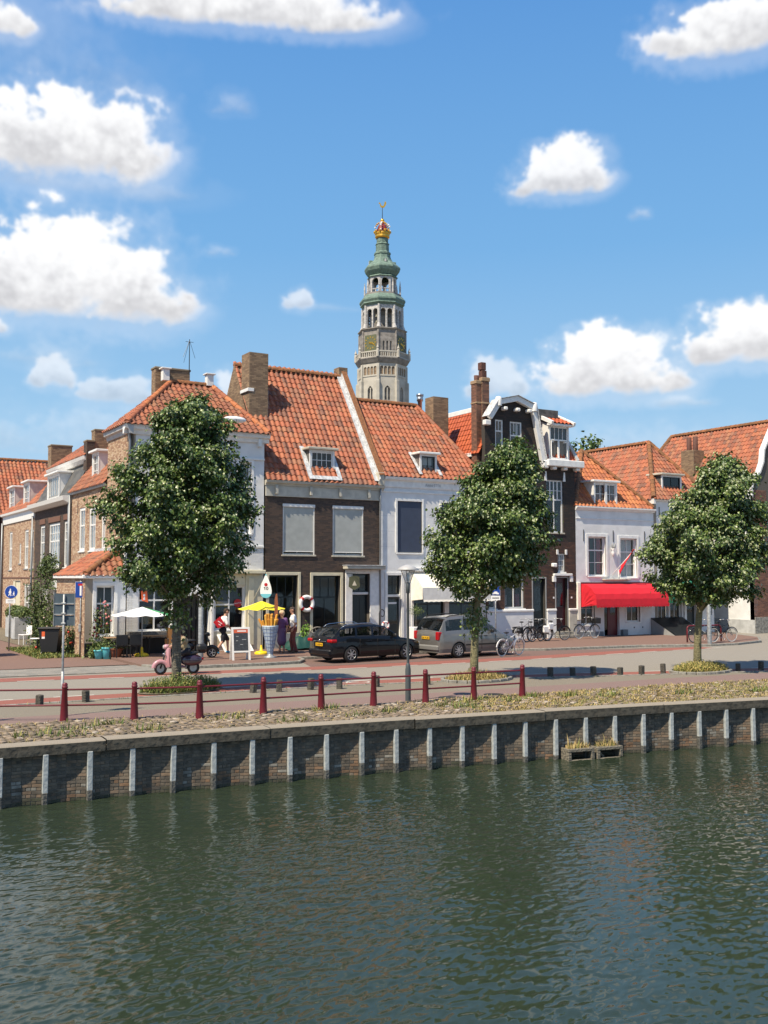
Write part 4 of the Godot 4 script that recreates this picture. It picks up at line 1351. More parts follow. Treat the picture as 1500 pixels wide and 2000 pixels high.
func brick_house() -> void:
	var o := thing("brick_house", "brown brick house with two rolled-down grey blinds and steep red tile roof", "house", Vector3(1.6, 0, 0))
	var W := 5.64
	var blinds := [[0.83, 4.08, 2.35, 6.25], [3.24, 4.07, 4.78, 6.25]]
	var ground_open := [[0.2, 0.75, 1.55, 3.2], [2.27, 0.72, 3.62, 3.18], [4.22, 0.1, 5.08, 3.26]]
	wall(o, "front_wall", M.mortar_dark, rect(0, 0, W, 7.2), blinds + ground_open)
	bricks(o, "brick_dark", rect(0, 0.75, 3.82, 6.55), blinds + [[0.06, 0.6, 1.69, 3.34], [2.13, 0.6, 3.76, 3.32]], Transform3D(), 300)
	bricks(o, "brick_dark", rect(3.82, 3.66, W, 6.55), blinds, Transform3D(), 0)
	part_box(o, "plinth", "grey_paint", Vector3(0.02, 0, 0.001), Vector3(3.8, 0.74, 0.05))
	for q in blinds:
		window(o, q, 2, [1, 1, 1], {"rail": 2, "glass": "glass_dark", "sill_mat": "stone_trim", "set": 0.16})
		part_box(o, "roller_blind", "shutter", Vector3(q[0] + 0.05, q[1] + 0.16, -0.06), Vector3(q[2] - 0.05, q[3] - 0.12, -0.045), 0.0)
		part_box(o, "blind_box", "white_paint", Vector3(q[0] - 0.02, q[3] - 0.118, -0.13), Vector3(q[2] + 0.02, q[3] + 0.02, 0.02), 0.015)
		part_box(o, "blind_rail", "white_paint", Vector3(q[0] + 0.05, q[1] + 0.12, -0.065), Vector3(q[2] - 0.05, q[1] + 0.158, -0.035), 0.006)
		for x in [q[0], q[2] - 0.045]: part_box(o, "blind_guide", "white_paint", Vector3(x, q[1], -0.07), Vector3(x + 0.045, q[3] - 0.12, -0.02), 0.0)
	for i in 2:
		var q = ground_open[i]
		window(o, q, 3, [2.0, 1.2], {"frame": "green_black", "glass": "glass_shop", "sill_mat": "stone_trim", "set": 0.2, "cols": [2, 3]})
		casing(o, q, 0.13, "cream_paint", 0.04)
	# door with fanlight in a white surround under a canopy
	for x in [[3.86, 4.2], [5.1, 5.62]]: part_box(o, "pilaster", "white_paint", Vector3(x[0], 0.0, 0.001), Vector3(x[1], 3.45, 0.07))
	part_box(o, "lintel", "white_paint", Vector3(4.2, 3.27, 0.001), Vector3(5.1, 3.45, 0.06))
	part_box(o, "canopy", "stone_trim", Vector3(3.74, 3.46, 0.001), Vector3(5.72, 3.62, 0.42), 0.03)
	part_box(o, "canopy_lead", "lead", Vector3(3.72, 3.622, 0.001), Vector3(5.74, 3.65, 0.45), 0.006)
	part_box(o, "transom", "white_paint", Vector3(4.22, 2.34, -0.2), Vector3(5.08, 2.45, -0.06))
	window(o, [4.22, 2.45, 5.08, 3.26], 2, [1, 1], {"frame": "green_black", "sill": false, "rail": 9, "glass": "glass_shop", "name": "fanlight", "set": 0.14})
	var d := part_box(o, "door", "green_black", Vector3(4.23, 0.11, -0.24), Vector3(5.07, 2.335, -0.19))
	for y in [[0.25, 1.0], [1.15, 2.2]]:
		for x in [[4.32, 4.60], [4.70, 4.98]]: part_box(d, "door_panel", "green_black", Vector3(x[0], y[0], -0.189), Vector3(x[1], y[1], -0.175))
	part_box(o, "step", "kerb_stone", Vector3(4.1, 0.1, 0.0), Vector3(5.2, 0.22, 0.35), 0.02)
	# frieze and cornice
	part_box(o, "frieze", "cream_grey", Vector3(0, 6.56, 0.001), Vector3(W, 7.02, 0.07))
	for x in [0.42, 2.05, 3.5, 4.95]: part_box(o, "console", "cream_grey", Vector3(x, 6.66, 0.071), Vector3(x + 0.13, 7.02, 0.17))
	moulding(o, "cornice", "stone_trim", -0.03, W + 0.14, [Vector2(0.0, 7.021), Vector2(0.10, 7.021), Vector2(0.12, 7.1), Vector2(0.21, 7.13), Vector2(0.24, 7.24), Vector2(0.0, 7.24)])
	# roof, gable, chimney, parapet
	var e := Vector3(0.0, 7.30, 0.16)
	var v := Vector3(0, 12.8 - e.y, -3.62 - e.z)
	tiles(o, e, Vector3.RIGHT, v, PackedVector2Array([Vector2(0, 0), Vector2(5.42, 0), Vector2(5.42, v.length()), Vector2(0, v.length())]), "tile", 300)
	var vb := Vector3(0, 5.5, 3.6)
	tiles(o, Vector3(5.5, 7.3, -7.2), Vector3.LEFT, vb, PackedVector2Array([Vector2(0, 0), Vector2(5.5, 0), Vector2(5.5, vb.length()), Vector2(0, vb.length())]), "tile", 0)
	caps(o, Vector3(0, 12.82, -3.62), Vector3(5.5, 12.82, -3.62), 0.14)
	var gable := PackedVector2Array([Vector2(-7.2, 0), Vector2(0, 0), Vector2(0, 7.2), Vector2(-3.6, 12.85), Vector2(-7.2, 7.2)])
	wall(o, "gable_wall", M.mortar_chimney, gable, [], Transform3D(Basis(Vector3.UP, -PI / 2), Vector3(0.0, 0, 0)), 0.2)
	bricks(o, "brick_chimney", PackedVector2Array([Vector2(-7.2, 8.5), Vector2(-0.9, 8.5), Vector2(-3.6, 12.85), Vector2(-6.4, 8.6)]), [], Transform3D(Basis(Vector3.UP, -PI / 2), Vector3(-0.004, 0, 0)), 0)
	wall(o, "gable_wall", M.mortar_chimney, gable, [], Transform3D(Basis(Vector3.UP, -PI / 2), Vector3(W - 0.2, 0, 0)), 0.2)
	shell(o, W, 7.15, 7.2, "dark_room", false, false)
	chimney(o, Vector3(0.02, 9.4, -2.75), Vector3(0.92, 13.12, -1.86), "brick_chimney", 200)
	part_box(o, "flashing", "lead", Vector3(-0.05, 9.86, -1.87), Vector3(1.0, 10.12, -1.80), 0.01, Transform3D(Basis(), Vector3.ZERO))
	part_box(o, "flashing", "lead", Vector3(0.921, 9.9, -2.75), Vector3(0.95, 11.5, -1.9), 0.0)
	part_box(o, "stone_block", "white_paint", Vector3(-0.06, 11.35, -2.74), Vector3(0.24, 11.5, -1.83), 0.01)
	# parapet on the right verge
	var b := MB.new()
	var pv := v.normalized()
	var up := Vector3.RIGHT.cross(pv)
	var pt := Transform3D(Basis(Vector3.RIGHT, pv, up), Vector3(0, e.y, e.z))
	b.bx(pt, Vector3(5.50, 0.35, -0.1), Vector3(5.74, v.length() + 0.1, 0.30))
	obj("parapet", b, M.mortar_chimney, o)
	bricks(o, "brick_chimney", rect(0.35, -0.1, v.length(), 0.30), [], pt * Transform3D(Basis(Vector3(0, 1, 0), Vector3(0, 0, 1), Vector3(1, 0, 0)), Vector3(5.742, 0, 0)), 0)
	part_box(o, "parapet_coping", "ridge_0", Vector3(5.48, 0.3, 0.301), Vector3(5.76, v.length() + 0.12, 0.33), 0.01, pt)
	part_box(o, "flashing", "lead", Vector3(5.28, 0.1, 0.085), Vector3(5.499, v.length(), 0.11), 0.0, pt)
	part_box(o, "flashing", "lead", Vector3(5.485, 0.1, 0.111), Vector3(5.4995, v.length(), 0.28), 0.0, pt)
	pipe(o, [Vector3(5.6, 7.1, 0.16), Vector3(5.6, 6.6, 0.1), Vector3(5.6, 0.2, 0.1)], 0.04)
	chimney(o, Vector3(5.42, 12.6, -4.1), Vector3(5.88, 13.3, -3.55), "brick_chimney", 0)
	part_box(o, "kneeler", "stone_trim", Vector3(5.46, 7.25, -0.25), Vector3(5.78, 7.85, 0.2), 0.02)
	dormer(o, 2.2, 3.42, 7.5, 8.72, -0.22, 1.0, {"cols": 4, "rows": [1, 1, 1], "frame": "white_paint", "glass": "glass_dark", "cheek": "slate"})
	for x in [[1.98, 2.19], [3.43, 3.62]]: part_box(o, "flashing", "lead", Vector3(x[0], 0.15, 0.082), Vector3(x[1], 1.9, 0.10), 0.0, pt)
	part_box(o, "flashing", "lead", Vector3(2.0, 0.02, 0.084), Vector3(3.6, 0.22, 0.112), 0.0, pt)

func white_house() -> void:
	var o := thing("white_house", "narrow white house with dark blue blind and cream awning over the shop", "house", Vector3(7.27, 0, 0))
	var W := 5.83
	var op := [[0.89, 4.23, 2.22, 6.6], [0.36, 0.1, 1.08, 3.2], [1.75, 0.75, 3.45, 3.0], [3.7, 0.75, 5.3, 3.0], [3.3, 4.25, 4.5, 6.6]]
	wall(o, "front_wall", M.white_render, rect(0, 0, W, 7.2), op)
	for i in [0, 4]:
		window(o, op[i], 2, [1, 1, 1], {"rail": 2, "glass": "glass_dark"})
		casing(o, op[i], 0.11)
		part_box(o, "roller_blind", "blue_blind", Vector3(op[i][0] + 0.02, op[i][1] + 0.03, -0.05), Vector3(op[i][2] - 0.02, op[i][3] - 0.005, -0.035), 0.0)
	moulding(o, "cornice", "white_paint", 0.15, W + 0.05, [Vector2(0.0, 7.201), Vector2(0.03, 7.201), Vector2(0.05, 7.26), Vector2(0.05, 7.50), Vector2(0.18, 7.56), Vector2(0.22, 7.68), Vector2(0.0, 7.68)])
	part_box(o, "string_course", "white_paint", Vector3(0.0, 6.98, 0.001), Vector3(W, 7.06, 0.04))
	letters(o, "date_lettering", "Anno 1774", "letter_grey", 0.12, Transform3D(Basis(), Vector3(2.8, 7.38, 0.055)), 0.006, true)
	for y in [5.9, 5.2, 4.5]: part_box(o, "render_joint", "white_joint", Vector3(0.02, y, 0.0005), Vector3(0.76, y + 0.012, 0.002), 0.0)
	for y in [5.9, 5.2, 4.5]: part_box(o, "render_joint", "white_joint", Vector3(2.36, y, 0.0005), Vector3(3.15, y + 0.012, 0.002), 0.0)
	casing(o, op[1], 0.14, "white_paint", 0.05)
	part_box(o, "transom", "white_paint", Vector3(0.36, 2.22, -0.2), Vector3(1.08, 2.33, -0.06))
	window(o, [0.36, 2.33, 1.08, 3.2], 2, [1, 1], {"frame": "green_black", "sill": false, "rail": 9, "glass": "glass_shop", "name": "fanlight", "set": 0.13})
	var d := part_box(o, "door", "green_black", Vector3(0.37, 0.11, -0.22), Vector3(1.07, 2.215, -0.17))
	part_box(d, "door_pane", "glass_shop", Vector3(0.47, 1.0, -0.169), Vector3(0.97, 2.1, -0.16))
	part_box(d, "door_sign", "letter_white", Vector3(0.5, 1.9, -0.159), Vector3(0.94, 1.98, -0.155), 0.0)
	part_box(o, "plinth", "grey_paint", Vector3(0.02, 0, 0.001), Vector3(0.2, 0.5, 0.05))
	for i in [2, 3]: window(o, op[i], 2, [1.1, 1.1], {"frame": "dark_paint", "glass": "glass_shop", "set": 0.1, "sill_mat": "white_paint"})
	casing(o, op[2], 0.12); casing(o, op[3], 0.12)
	part_box(o, "fascia", "white_paint", Vector3(1.5, 3.38, 0.001), Vector3(W - 0.02, 3.56, 0.22), 0.02)
	# stretched cream awning with side cheeks and grey valance
	var a := Node3D.new()
	a.name = "awning"
	o.add_child(a)
	var prof := [Vector2(0.05, 3.34), Vector2(0.62, 2.98), Vector2(1.0, 2.64), Vector2(1.0, 2.62)]
	var x0 := 1.62
	var x1 := 5.72
	var b := MB.new(true)
	for k in 2:
		b.st.set_smooth_group(k)
		b.quad(Vector3(x0, prof[k + 1].y, prof[k + 1].x), Vector3(x1, prof[k + 1].y, prof[k + 1].x), Vector3(x1, prof[k].y, prof[k].x), Vector3(x0, prof[k].y, prof[k].x))
	for x in [x0, x1]:
		b.st.set_smooth_group(-1)
		b.poly(PackedVector2Array([Vector2(-0.05, 3.34), Vector2(-0.62, 2.98), Vector2(-1.0, 2.64), Vector2(-1.0, 2.12), Vector2(-0.05, 2.05)]), Transform3D(Basis(Vector3(0, 0, -1), Vector3.UP, Vector3(1, 0, 0)), Vector3(x, 0, 0)), 0.004)
	obj("awning_cloth", b, M.cream_cloth, a)
	b = MB.new(true)
	var n := 60
	for i in n:
		var xa := lerpf(x0, x1, float(i) / n)
		var xb := lerpf(x0, x1, float(i + 1) / n)
		var za := 1.005 + 0.003 * sin(i * 2.1)
		var zb := 1.005 + 0.003 * sin((i + 1) * 2.1)
		b.quad(Vector3(xa, 2.1, za + 0.05), Vector3(xb, 2.1, zb + 0.05), Vector3(xb, 2.63, zb), Vector3(xa, 2.63, za))
	obj("valance", b, M.grey_cloth, a)
	b = MB.new(true)
	for i in n:
		var xa := lerpf(x0, x1, float(i) / n)
		var xb := lerpf(x0, x1, float(i + 1) / n)
		var ya := 1.99 + 0.03 * absf(sin(i * 0.8))
		var yb := 1.99 + 0.03 * absf(sin((i + 1) * 0.8))
		b.quad(Vector3(xa, ya, 1.09), Vector3(xb, yb, 1.09), Vector3(xb, 2.1, 1.06), Vector3(xa, 2.1, 1.06))
	obj("valance_hem", b, M.cream_cloth, a)
	# roof
	var e := Vector3(0.12, 7.74, 0.14)
	var v := Vector3(0, 11.7 - e.y, -3.35 - e.z)
	var L := v.length()
	tiles(o, e, Vector3.RIGHT, v, PackedVector2Array([Vector2(0, 0), Vector2(5.75, 0), Vector2(3.9, L), Vector2(0, L)]), "tile", 300)
	var h0 := Vector3(5.9, 7.74, 0.1)
	var h1 := Vector3(4.02, 11.7, -3.35)
	var vr := Vector3(-1.88, 3.96, 0)
	tiles(o, Vector3(5.9, 7.74, 0.1), Vector3.FORWARD, vr, PackedVector2Array([Vector2(0, 0), Vector2(6.9, 0), Vector2(3.45, vr.length())]), "tile", 0)
	var vb := Vector3(0, 3.96, 3.35)
	tiles(o, Vector3(5.9, 7.74, -6.8), Vector3.LEFT, vb, PackedVector2Array([Vector2(0, 0), Vector2(5.9, 0), Vector2(5.9, vb.length()), Vector2(1.9, vb.length())]), "tile", 0)
	caps(o, Vector3(0.05, 11.72, -3.35), h1 + Vector3(0, 0.03, 0), 0.14)
	caps(o, h0 + Vector3(0, 0.05, 0), h1 + Vector3(0, 0.03, 0), 0.12, "tile")
	shell(o, W, 7.4, 6.9, "dark_room")
	dormer(o, 2.2, 3.12, 7.78, 8.85, -0.12, 0.9, {"cols": 2, "rows": [1, 1], "frame": "green_black", "cheek": "cheek_brown", "roof": "white_paint", "curtain": [[0.0, 1.0]]})
	var pv := v.normalized()
	var pt := Transform3D(Basis(Vector3.RIGHT, pv, Vector3.RIGHT.cross(pv)), Vector3(0, e.y, e.z))
	for x in [[2.02, 2.19], [3.13, 3.3]]: part_box(o, "flashing", "lead", Vector3(x[0], 0.1, 0.082), Vector3(x[1], 1.6, 0.10), 0.0, pt)
	chimney(o, Vector3(4.55, 9.2, -3.3), Vector3(5.45, 12.15, -2.55), "brick_chimney", 150)
	var fl := MB.new(true)
	fl.lathe(Vector3(5.7, 11.4, -5.6), [Vector2(0.12, 0), Vector2(0.12, 1.05), Vector2(0.17, 1.05), Vector2(0.17, 1.25), Vector2(0.13, 1.27), Vector2(0.2, 1.32), Vector2(0.2, 1.42), Vector2(0, 1.44)], 14)
	obj("flue", fl, M.steel, o)
	part_box(o, "back_extension", "slate", Vector3(3.6, 7.0, -9.0), Vector3(5.8, 11.75, -6.9), 0.02)

func gable_house() -> void:
	var o := thing("gable_house", "dark brick house with white-edged bell gable and open dormer window", "house", Vector3(13.12, 0, 0))
	var W := 5.63
	var ol := PackedVector2Array([Vector2(0, 0), Vector2(W, 0), Vector2(W, 8.75), Vector2(3.46, 8.75), Vector2(2.86, 11.55), Vector2(1.83, 11.85), Vector2(0.72, 11.65), Vector2(0.15, 10.75), Vector2(0, 10.75)])
	var gab := [[0.62, 9.37, 1.10, 10.8], [1.52, 8.99, 2.26, 10.77]]
	var first := [[3.77, 5.35, 4.86, 8.0], [2.15, 5.31, 3.15, 7.95], [0.55, 5.31, 1.5, 7.95]]
	var low := [[1.13, 1.6, 2.31, 3.05], [0.18, 1.6, 0.6, 3.05], [2.86, 0.25, 3.64, 3.05], [4.33, 0.43, 5.06, 3.08], [4.48, 3.38, 4.92, 4.3]]
	wall(o, "front_wall", M.mortar_black, ol, gab + first + low)
	bricks(o, "brick_black", PackedVector2Array([Vector2(0, 4.9), Vector2(W, 4.9), Vector2(W, 8.75), Vector2(3.46, 8.75), Vector2(2.86, 11.55), Vector2(1.83, 11.85), Vector2(0.72, 11.65), Vector2(0.15, 10.75), Vector2(0, 10.75)]), gab + first, Transform3D(), 300)
	bricks(o, "brick_red_dark", rect(0, 1.5, W, 4.9), low, Transform3D(), 0)
	for i in 2:
		window(o, gab[i], 2 + i, [2.0, 1.2], {"frame": "white_paint", "set": 0.04, "cols": [1, 2 + i], "curtain": [[0.6, 0.95]] if i == 1 else [], "glass": "glass"})
	for q in first:
		window(o, q, 2, [1.9, 0.55, 0.55], {"cols": [2, 4, 4], "mullion": true, "set": 0.08, "rail": 1, "sill_mat": "stone_trim", "glass": "glass_shop"})
		for x in [q[0] - 0.13, q[2] - 0.02]:
			var k := MB.new()
			k.poly(PackedVector2Array([Vector2(x, q[3] - 0.05), Vector2(x + 0.16, q[3] - 0.05), Vector2(x + 0.13, q[3] + 0.42), Vector2(x + 0.06, q[3] + 0.42)]), Transform3D(Basis(), Vector3(0, 0, 0.03)), 0.05)
			obj("lintel_stone", k, M.white_paint, o)
	window(o, low[0], 2, [1], {"mullion": true, "set": 0.08, "glass": "glass_shop"})
	window(o, low[1], 1, [1], {"set": 0.08, "glass": "glass_shop"})
	for q in [[1.2, 1.75, 1.38, 2.25, "poster_white"], [1.85, 1.7, 2.15, 2.3, "poster_pink"]]:
		part_box(o, "window_poster", q[4], Vector3(q[0], q[1], -0.2), Vector3(q[2], q[3], -0.19), 0.0)
	window(o, low[4], 3, [1, 1, 1], {"rail": 9, "set": 0.06, "glass": "glass_shop"})
	for x in [4.36, 4.92]: part_box(o, "lintel_stone", "white_paint", Vector3(x, 4.25, 0.001), Vector3(x + 0.13, 4.5, 0.05))
	# plinth, doors, steps
	part_box(o, "plinth", "white_render", Vector3(0.02, 0, 0.001), Vector3(2.82, 1.42, 0.09))
	part_box(o, "plinth_coping", "white_paint", Vector3(0.0, 1.421, 0.001), Vector3(2.84, 1.55, 0.13), 0.03)
	part_box(o, "plinth", "white_render", Vector3(3.7, 0, 0.001), Vector3(4.27, 1.42, 0.09))
	part_box(o, "plinth_coping", "white_paint", Vector3(3.68, 1.421, 0.001), Vector3(4.29, 1.55, 0.13), 0.03)
	part_box(o, "plinth", "cream_grey", Vector3(5.12, 0, 0.001), Vector3(W - 0.02, 1.42, 0.09))
	part_box(o, "plinth_coping", "white_paint", Vector3(5.1, 1.421, 0.001), Vector3(W, 1.55, 0.13), 0.03)
	casing(o, low[2], 0.07, "grey_paint", 0.02)
	casing(o, low[3], 0.07, "grey_paint", 0.02)
	part_box(o, "door_hood", "white_paint", Vector3(4.12, 3.18, 0.001), Vector3(5.3, 3.30, 0.16), 0.02)
	for x in [4.06, 5.16]: part_box(o, "door_hood_stop", "white_paint", Vector3(x, 2.88, 0.001), Vector3(x + 0.2, 3.17, 0.13), 0.02)
	for i in 2:
		var q = low[2 + i]
		var d := part_box(o, "door", "green_black" if i == 0 else "red_dark", Vector3(q[0] + 0.01, q[1] + 0.01, -0.22), Vector3(q[2] - 0.01, q[3] - 0.01, -0.17))
		part_box(d, "door_panel", "green_black" if i == 0 else "red_dark", Vector3(q[0] + 0.13, q[1] + 0.15, -0.169), Vector3(q[2] - 0.13, q[1] + 1.0, -0.15))
		part_box(d, "door_pane", "glass_shop", Vector3(q[0] + 0.18, q[1] + 1.2, -0.169), Vector3(q[2] - 0.18, q[3] - 0.25, -0.16))
		var hn := MB.new(true)
		hn.ball(Vector3(q[0] + 0.1, q[1] + 1.1, -0.14), Vector3(0.03, 0.03, 0.03), 8, 6)
		obj("door_knob", hn, M.gold, d)
	for k in 2: part_box(o, "step", "kerb_stone", Vector3(4.2 - 0.08 * k, 0.1 if k else 0.26, 0.0), Vector3(5.2 + 0.08 * k, 0.26 if k else 0.42, 0.65 if k else 0.34), 0.02)
	for x in [4.12, 5.28]: part_box(o, "house_number", "letter_white", Vector3(x, 2.05, 0.012), Vector3(x + 0.09, 2.14, 0.02), 0.0)
	var wl := part_box(o, "wall_box", "white_gloss", Vector3(4.0, 3.62, 0.01), Vector3(4.28, 3.82, 0.2), 0.04)
	# white bargeboards following the gable, with brackets and knobs
	var edge := [Vector2(-0.1, 10.55), Vector2(0.12, 10.9), Vector2(0.70, 11.72), Vector2(1.83, 11.98), Vector2(2.92, 11.62), Vector2(3.56, 8.85)]
	for i in edge.size() - 1:
		var p: Vector2 = edge[i]
		var q: Vector2 = edge[i + 1]
		var dd := q - p
		var t := Transform3D(Basis(Vector3.BACK, dd.angle()), Vector3(p.x, p.y, 0))
		if i > 0: part_box(o, "bargeboard", "white_paint", Vector3(-0.03, -0.21, 0.02 + i * 0.002), Vector3(dd.length() + 0.03, 0.05, 0.24 + i * 0.002), 0.012, t)
		if i > 0: part_box(o, "bargeboard_lead", "lead", Vector3(-0.03, 0.061, -0.3), Vector3(dd.length() + 0.03, 0.08, 0.32), 0.0, t)
	part_box(o, "kneeler", "white_paint", Vector3(-0.16, 10.45, 0.01), Vector3(0.18, 10.7, 0.28), 0.03)
	part_box(o, "kneeler", "white_paint", Vector3(3.4, 8.55, 0.01), Vector3(3.72, 8.92, 0.30), 0.03)
	for q in [[0.70, 11.74], [2.9, 11.64]]:
		var k := MB.new(true)
		k.lathe(Vector3(q[0], q[1] - 0.3, 0.18), [Vector2(0.17, 0.0), Vector2(0.17, 0.32), Vector2(0.13, 0.44), Vector2(0.0, 0.48)], 14)
		obj("gable_knob", k, M.white_paint, o)
	for x in [0.95, 1.72, 2.45]: part_box(o, "bracket", "white_paint", Vector3(x, 11.25, 0.001), Vector3(x + 0.22, 11.42, 0.34), 0.04)
	# right-hand eaves: boxed gutter with brackets
	part_box(o, "gutter", "white_paint", Vector3(3.6, 8.66, 0.0), Vector3(W + 0.32, 9.0, 0.42), 0.03)
	for x in [4.0, 4.7, 5.5]: part_box(o, "bracket", "white_paint", Vector3(x, 8.5, 0.001), Vector3(x + 0.24, 8.655, 0.32), 0.04)
	# steep front slope right of the gable with its dormer
	var v := Vector3(0, 2.35, -1.15)
	tiles(o, Vector3(3.1, 8.98, 0.05), Vector3.RIGHT, v, PackedVector2Array([Vector2(0.35, 0), Vector2(2.55, 0), Vector2(2.0, v.length()), Vector2(-0.2, v.length())]), "tile_new", 80)
	part_box(o, "verge_board", "grey_light", Vector3(-0.02, -0.02, 0.06), Vector3(0.14, 2.7, 0.16), 0.01, Transform3D(Basis(Vector3.BACK, 0.21) * Basis(Vector3.RIGHT, -0.455), Vector3(5.68, 9.0, 0.05)))
	var b := MB.new()
	b.box(Vector3(3.92, 9.0, -1.5), Vector3(3.97, 10.75, 0.1)); b.box(Vector3(5.15, 9.0, -1.5), Vector3(5.2, 10.75, 0.1))
	b.poly(PackedVector2Array([Vector2(1.5, 10.75), Vector2(-0.1, 10.75), Vector2(1.5, 11.45)]), Transform3D(Basis(Vector3(0, 0, -1), Vector3.UP, Vector3(1, 0, 0)), Vector3(3.97, 0, 0)), 0.05)
	b.box(Vector3(3.97, 9.0, -1.5), Vector3(5.15, 10.75, -1.45))
	var dm := obj("dormer", b, M.white_paint, o)
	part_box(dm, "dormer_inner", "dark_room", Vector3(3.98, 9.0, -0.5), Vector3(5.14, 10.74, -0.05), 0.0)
	part_box(dm, "dormer_sill", "white_paint", Vector3(3.97, 9.0, -0.02), Vector3(5.15, 9.12, 0.13))
	window(o, [3.97, 10.0, 5.15, 10.72], 4, [1], {"set": -0.06, "sill": false, "glass": "glass_shop", "name": "dormer_window"})
	for q in [[4.02, -1.0, 4.02], [5.1, 1.0, 5.1]]:      # open casements
		var ct := Transform3D(Basis(Vector3.UP, 0.55 if q[1] < 0 else 2.2), Vector3(q[0], 9.13, 0.12))
		var cb := MB.new()
		bar(cb, 0, 0, 0.06, 0.85, -0.03, 0.02, ct); bar(cb, 0.5, 0, 0.56, 0.85, -0.03, 0.02, ct)
		bar(cb, 0.06, 0, 0.5, 0.07, -0.03, 0.018, ct); bar(cb, 0.06, 0.78, 0.5, 0.85, -0.03, 0.018, ct)
		var cs := obj("casement", cb, M.white_paint, o)
		var cp := MB.new()
		bar(cp, 0.06, 0.07, 0.5, 0.78, -0.008, 0.0, ct)
		obj("pane", cp, M.glass_shop, cs)
	part_box(o, "mullion", "white_paint", Vector3(4.5, 9.12, 0.0), Vector3(4.6, 10.0, 0.08))
	var vd := Vector3(0, 0.75, -1.75)
	tiles(o, Vector3(3.95, 10.86, 0.32), Vector3.RIGHT, vd, PackedVector2Array([Vector2(0, 0), Vector2(1.22, 0), Vector2(1.22, vd.length()), Vector2(0, vd.length())]), "tile_new", 40)
	for x in [3.78, 5.2]: part_box(o, "bargeboard", "white_paint", Vector3(0, -0.12, -0.06), Vector3(0.14, vd.length(), 0.13), 0.012, Transform3D(Basis(Vector3.RIGHT, atan2(vd.y, -vd.z) - PI / 2), Vector3(x, 10.84, 0.34)))
	part_box(o, "dormer_eaves", "white_paint", Vector3(3.8, 10.72, 0.05), Vector3(5.32, 10.84, 0.36), 0.02)
	# left slope of new flat tiles, flat lead top, ridge box
	var vs := Vector3(1.15, 2.35, 0)
	tiles(o, Vector3(-0.12, 9.2, -7.5), Vector3.BACK, vs, PackedVector2Array([Vector2(0, 0), Vector2(7.2, 0), Vector2(7.2, vs.length()), Vector2(0, vs.length())]), "tile_new", 150, true, 0.27, 0.31)
	part_box(o, "roof_fascia", "white_paint", Vector3(0.95, 11.5, -7.5), Vector3(1.1, 11.75, -0.4), 0.02)
	part_box(o, "roof_top", "slate", Vector3(1.1, 11.2, -7.5), Vector3(4.9, 11.62, -0.35), 0.02)
	part_box(o, "roof_box", "slate", Vector3(3.3, 11.4, -2.2), Vector3(5.0, 11.8, -1.3), 0.02)
	part_box(o, "gutter", "white_paint", Vector3(-0.2, 9.0, -7.5), Vector3(-0.02, 9.2, -0.9), 0.02)
	shell(o, W, 8.7, 7.5, "mortar_black")
	b = MB.new()
	b.box(Vector3(5.0, 8.7, -7.5), Vector3(5.6, 9.0, -0.3)); b.box(Vector3(0.9, 8.7, -7.45), Vector3(4.9, 11.2, -7.3)); b.box(Vector3(4.75, 8.7, -7.3), Vector3(4.9, 11.2, -1.2))
	obj("loft_wall", b, M.slate, o)
	# twin chimney at the left corner
	for q in [[-0.12, 0.22, -0.95, -0.52, 12.75], [0.18, 0.60, -0.9, -0.44, 12.9]]:
		chimney(o, Vector3(q[0], 8.0, q[2]), Vector3(q[1], q[4], q[3]), "brick_red", 60)
		part_box(o, "chimney_band", "brick_chimney_2", Vector3(q[0] - 0.03, 11.6, q[2] - 0.03), Vector3(q[1] + 0.03, 11.68, q[3] + 0.03), 0.01)
		part_box(o, "chimney_cap", "brick_chimney_2", Vector3(q[0] - 0.04, q[4] - 0.18, q[2] - 0.04), Vector3(q[1] + 0.04, q[4] + 0.001, q[3] + 0.04), 0.02)
	var pot := MB.new(true)
	pot.lathe(Vector3(0.04, 12.74, -0.74), [Vector2(0.11, 0), Vector2(0.12, 0.28), Vector2(0, 0.29)], 12)
	obj("chimney_pot", pot, M.rust, o)
	for y in [12.9, 13.3]: part_box(o, "chimney_pot", "rust", Vector3(0.24 - (y - 12.9) * 0.1, y, -0.84), Vector3(0.54 - (y - 12.9) * 0.1, y + 0.38, -0.54), 0.02)

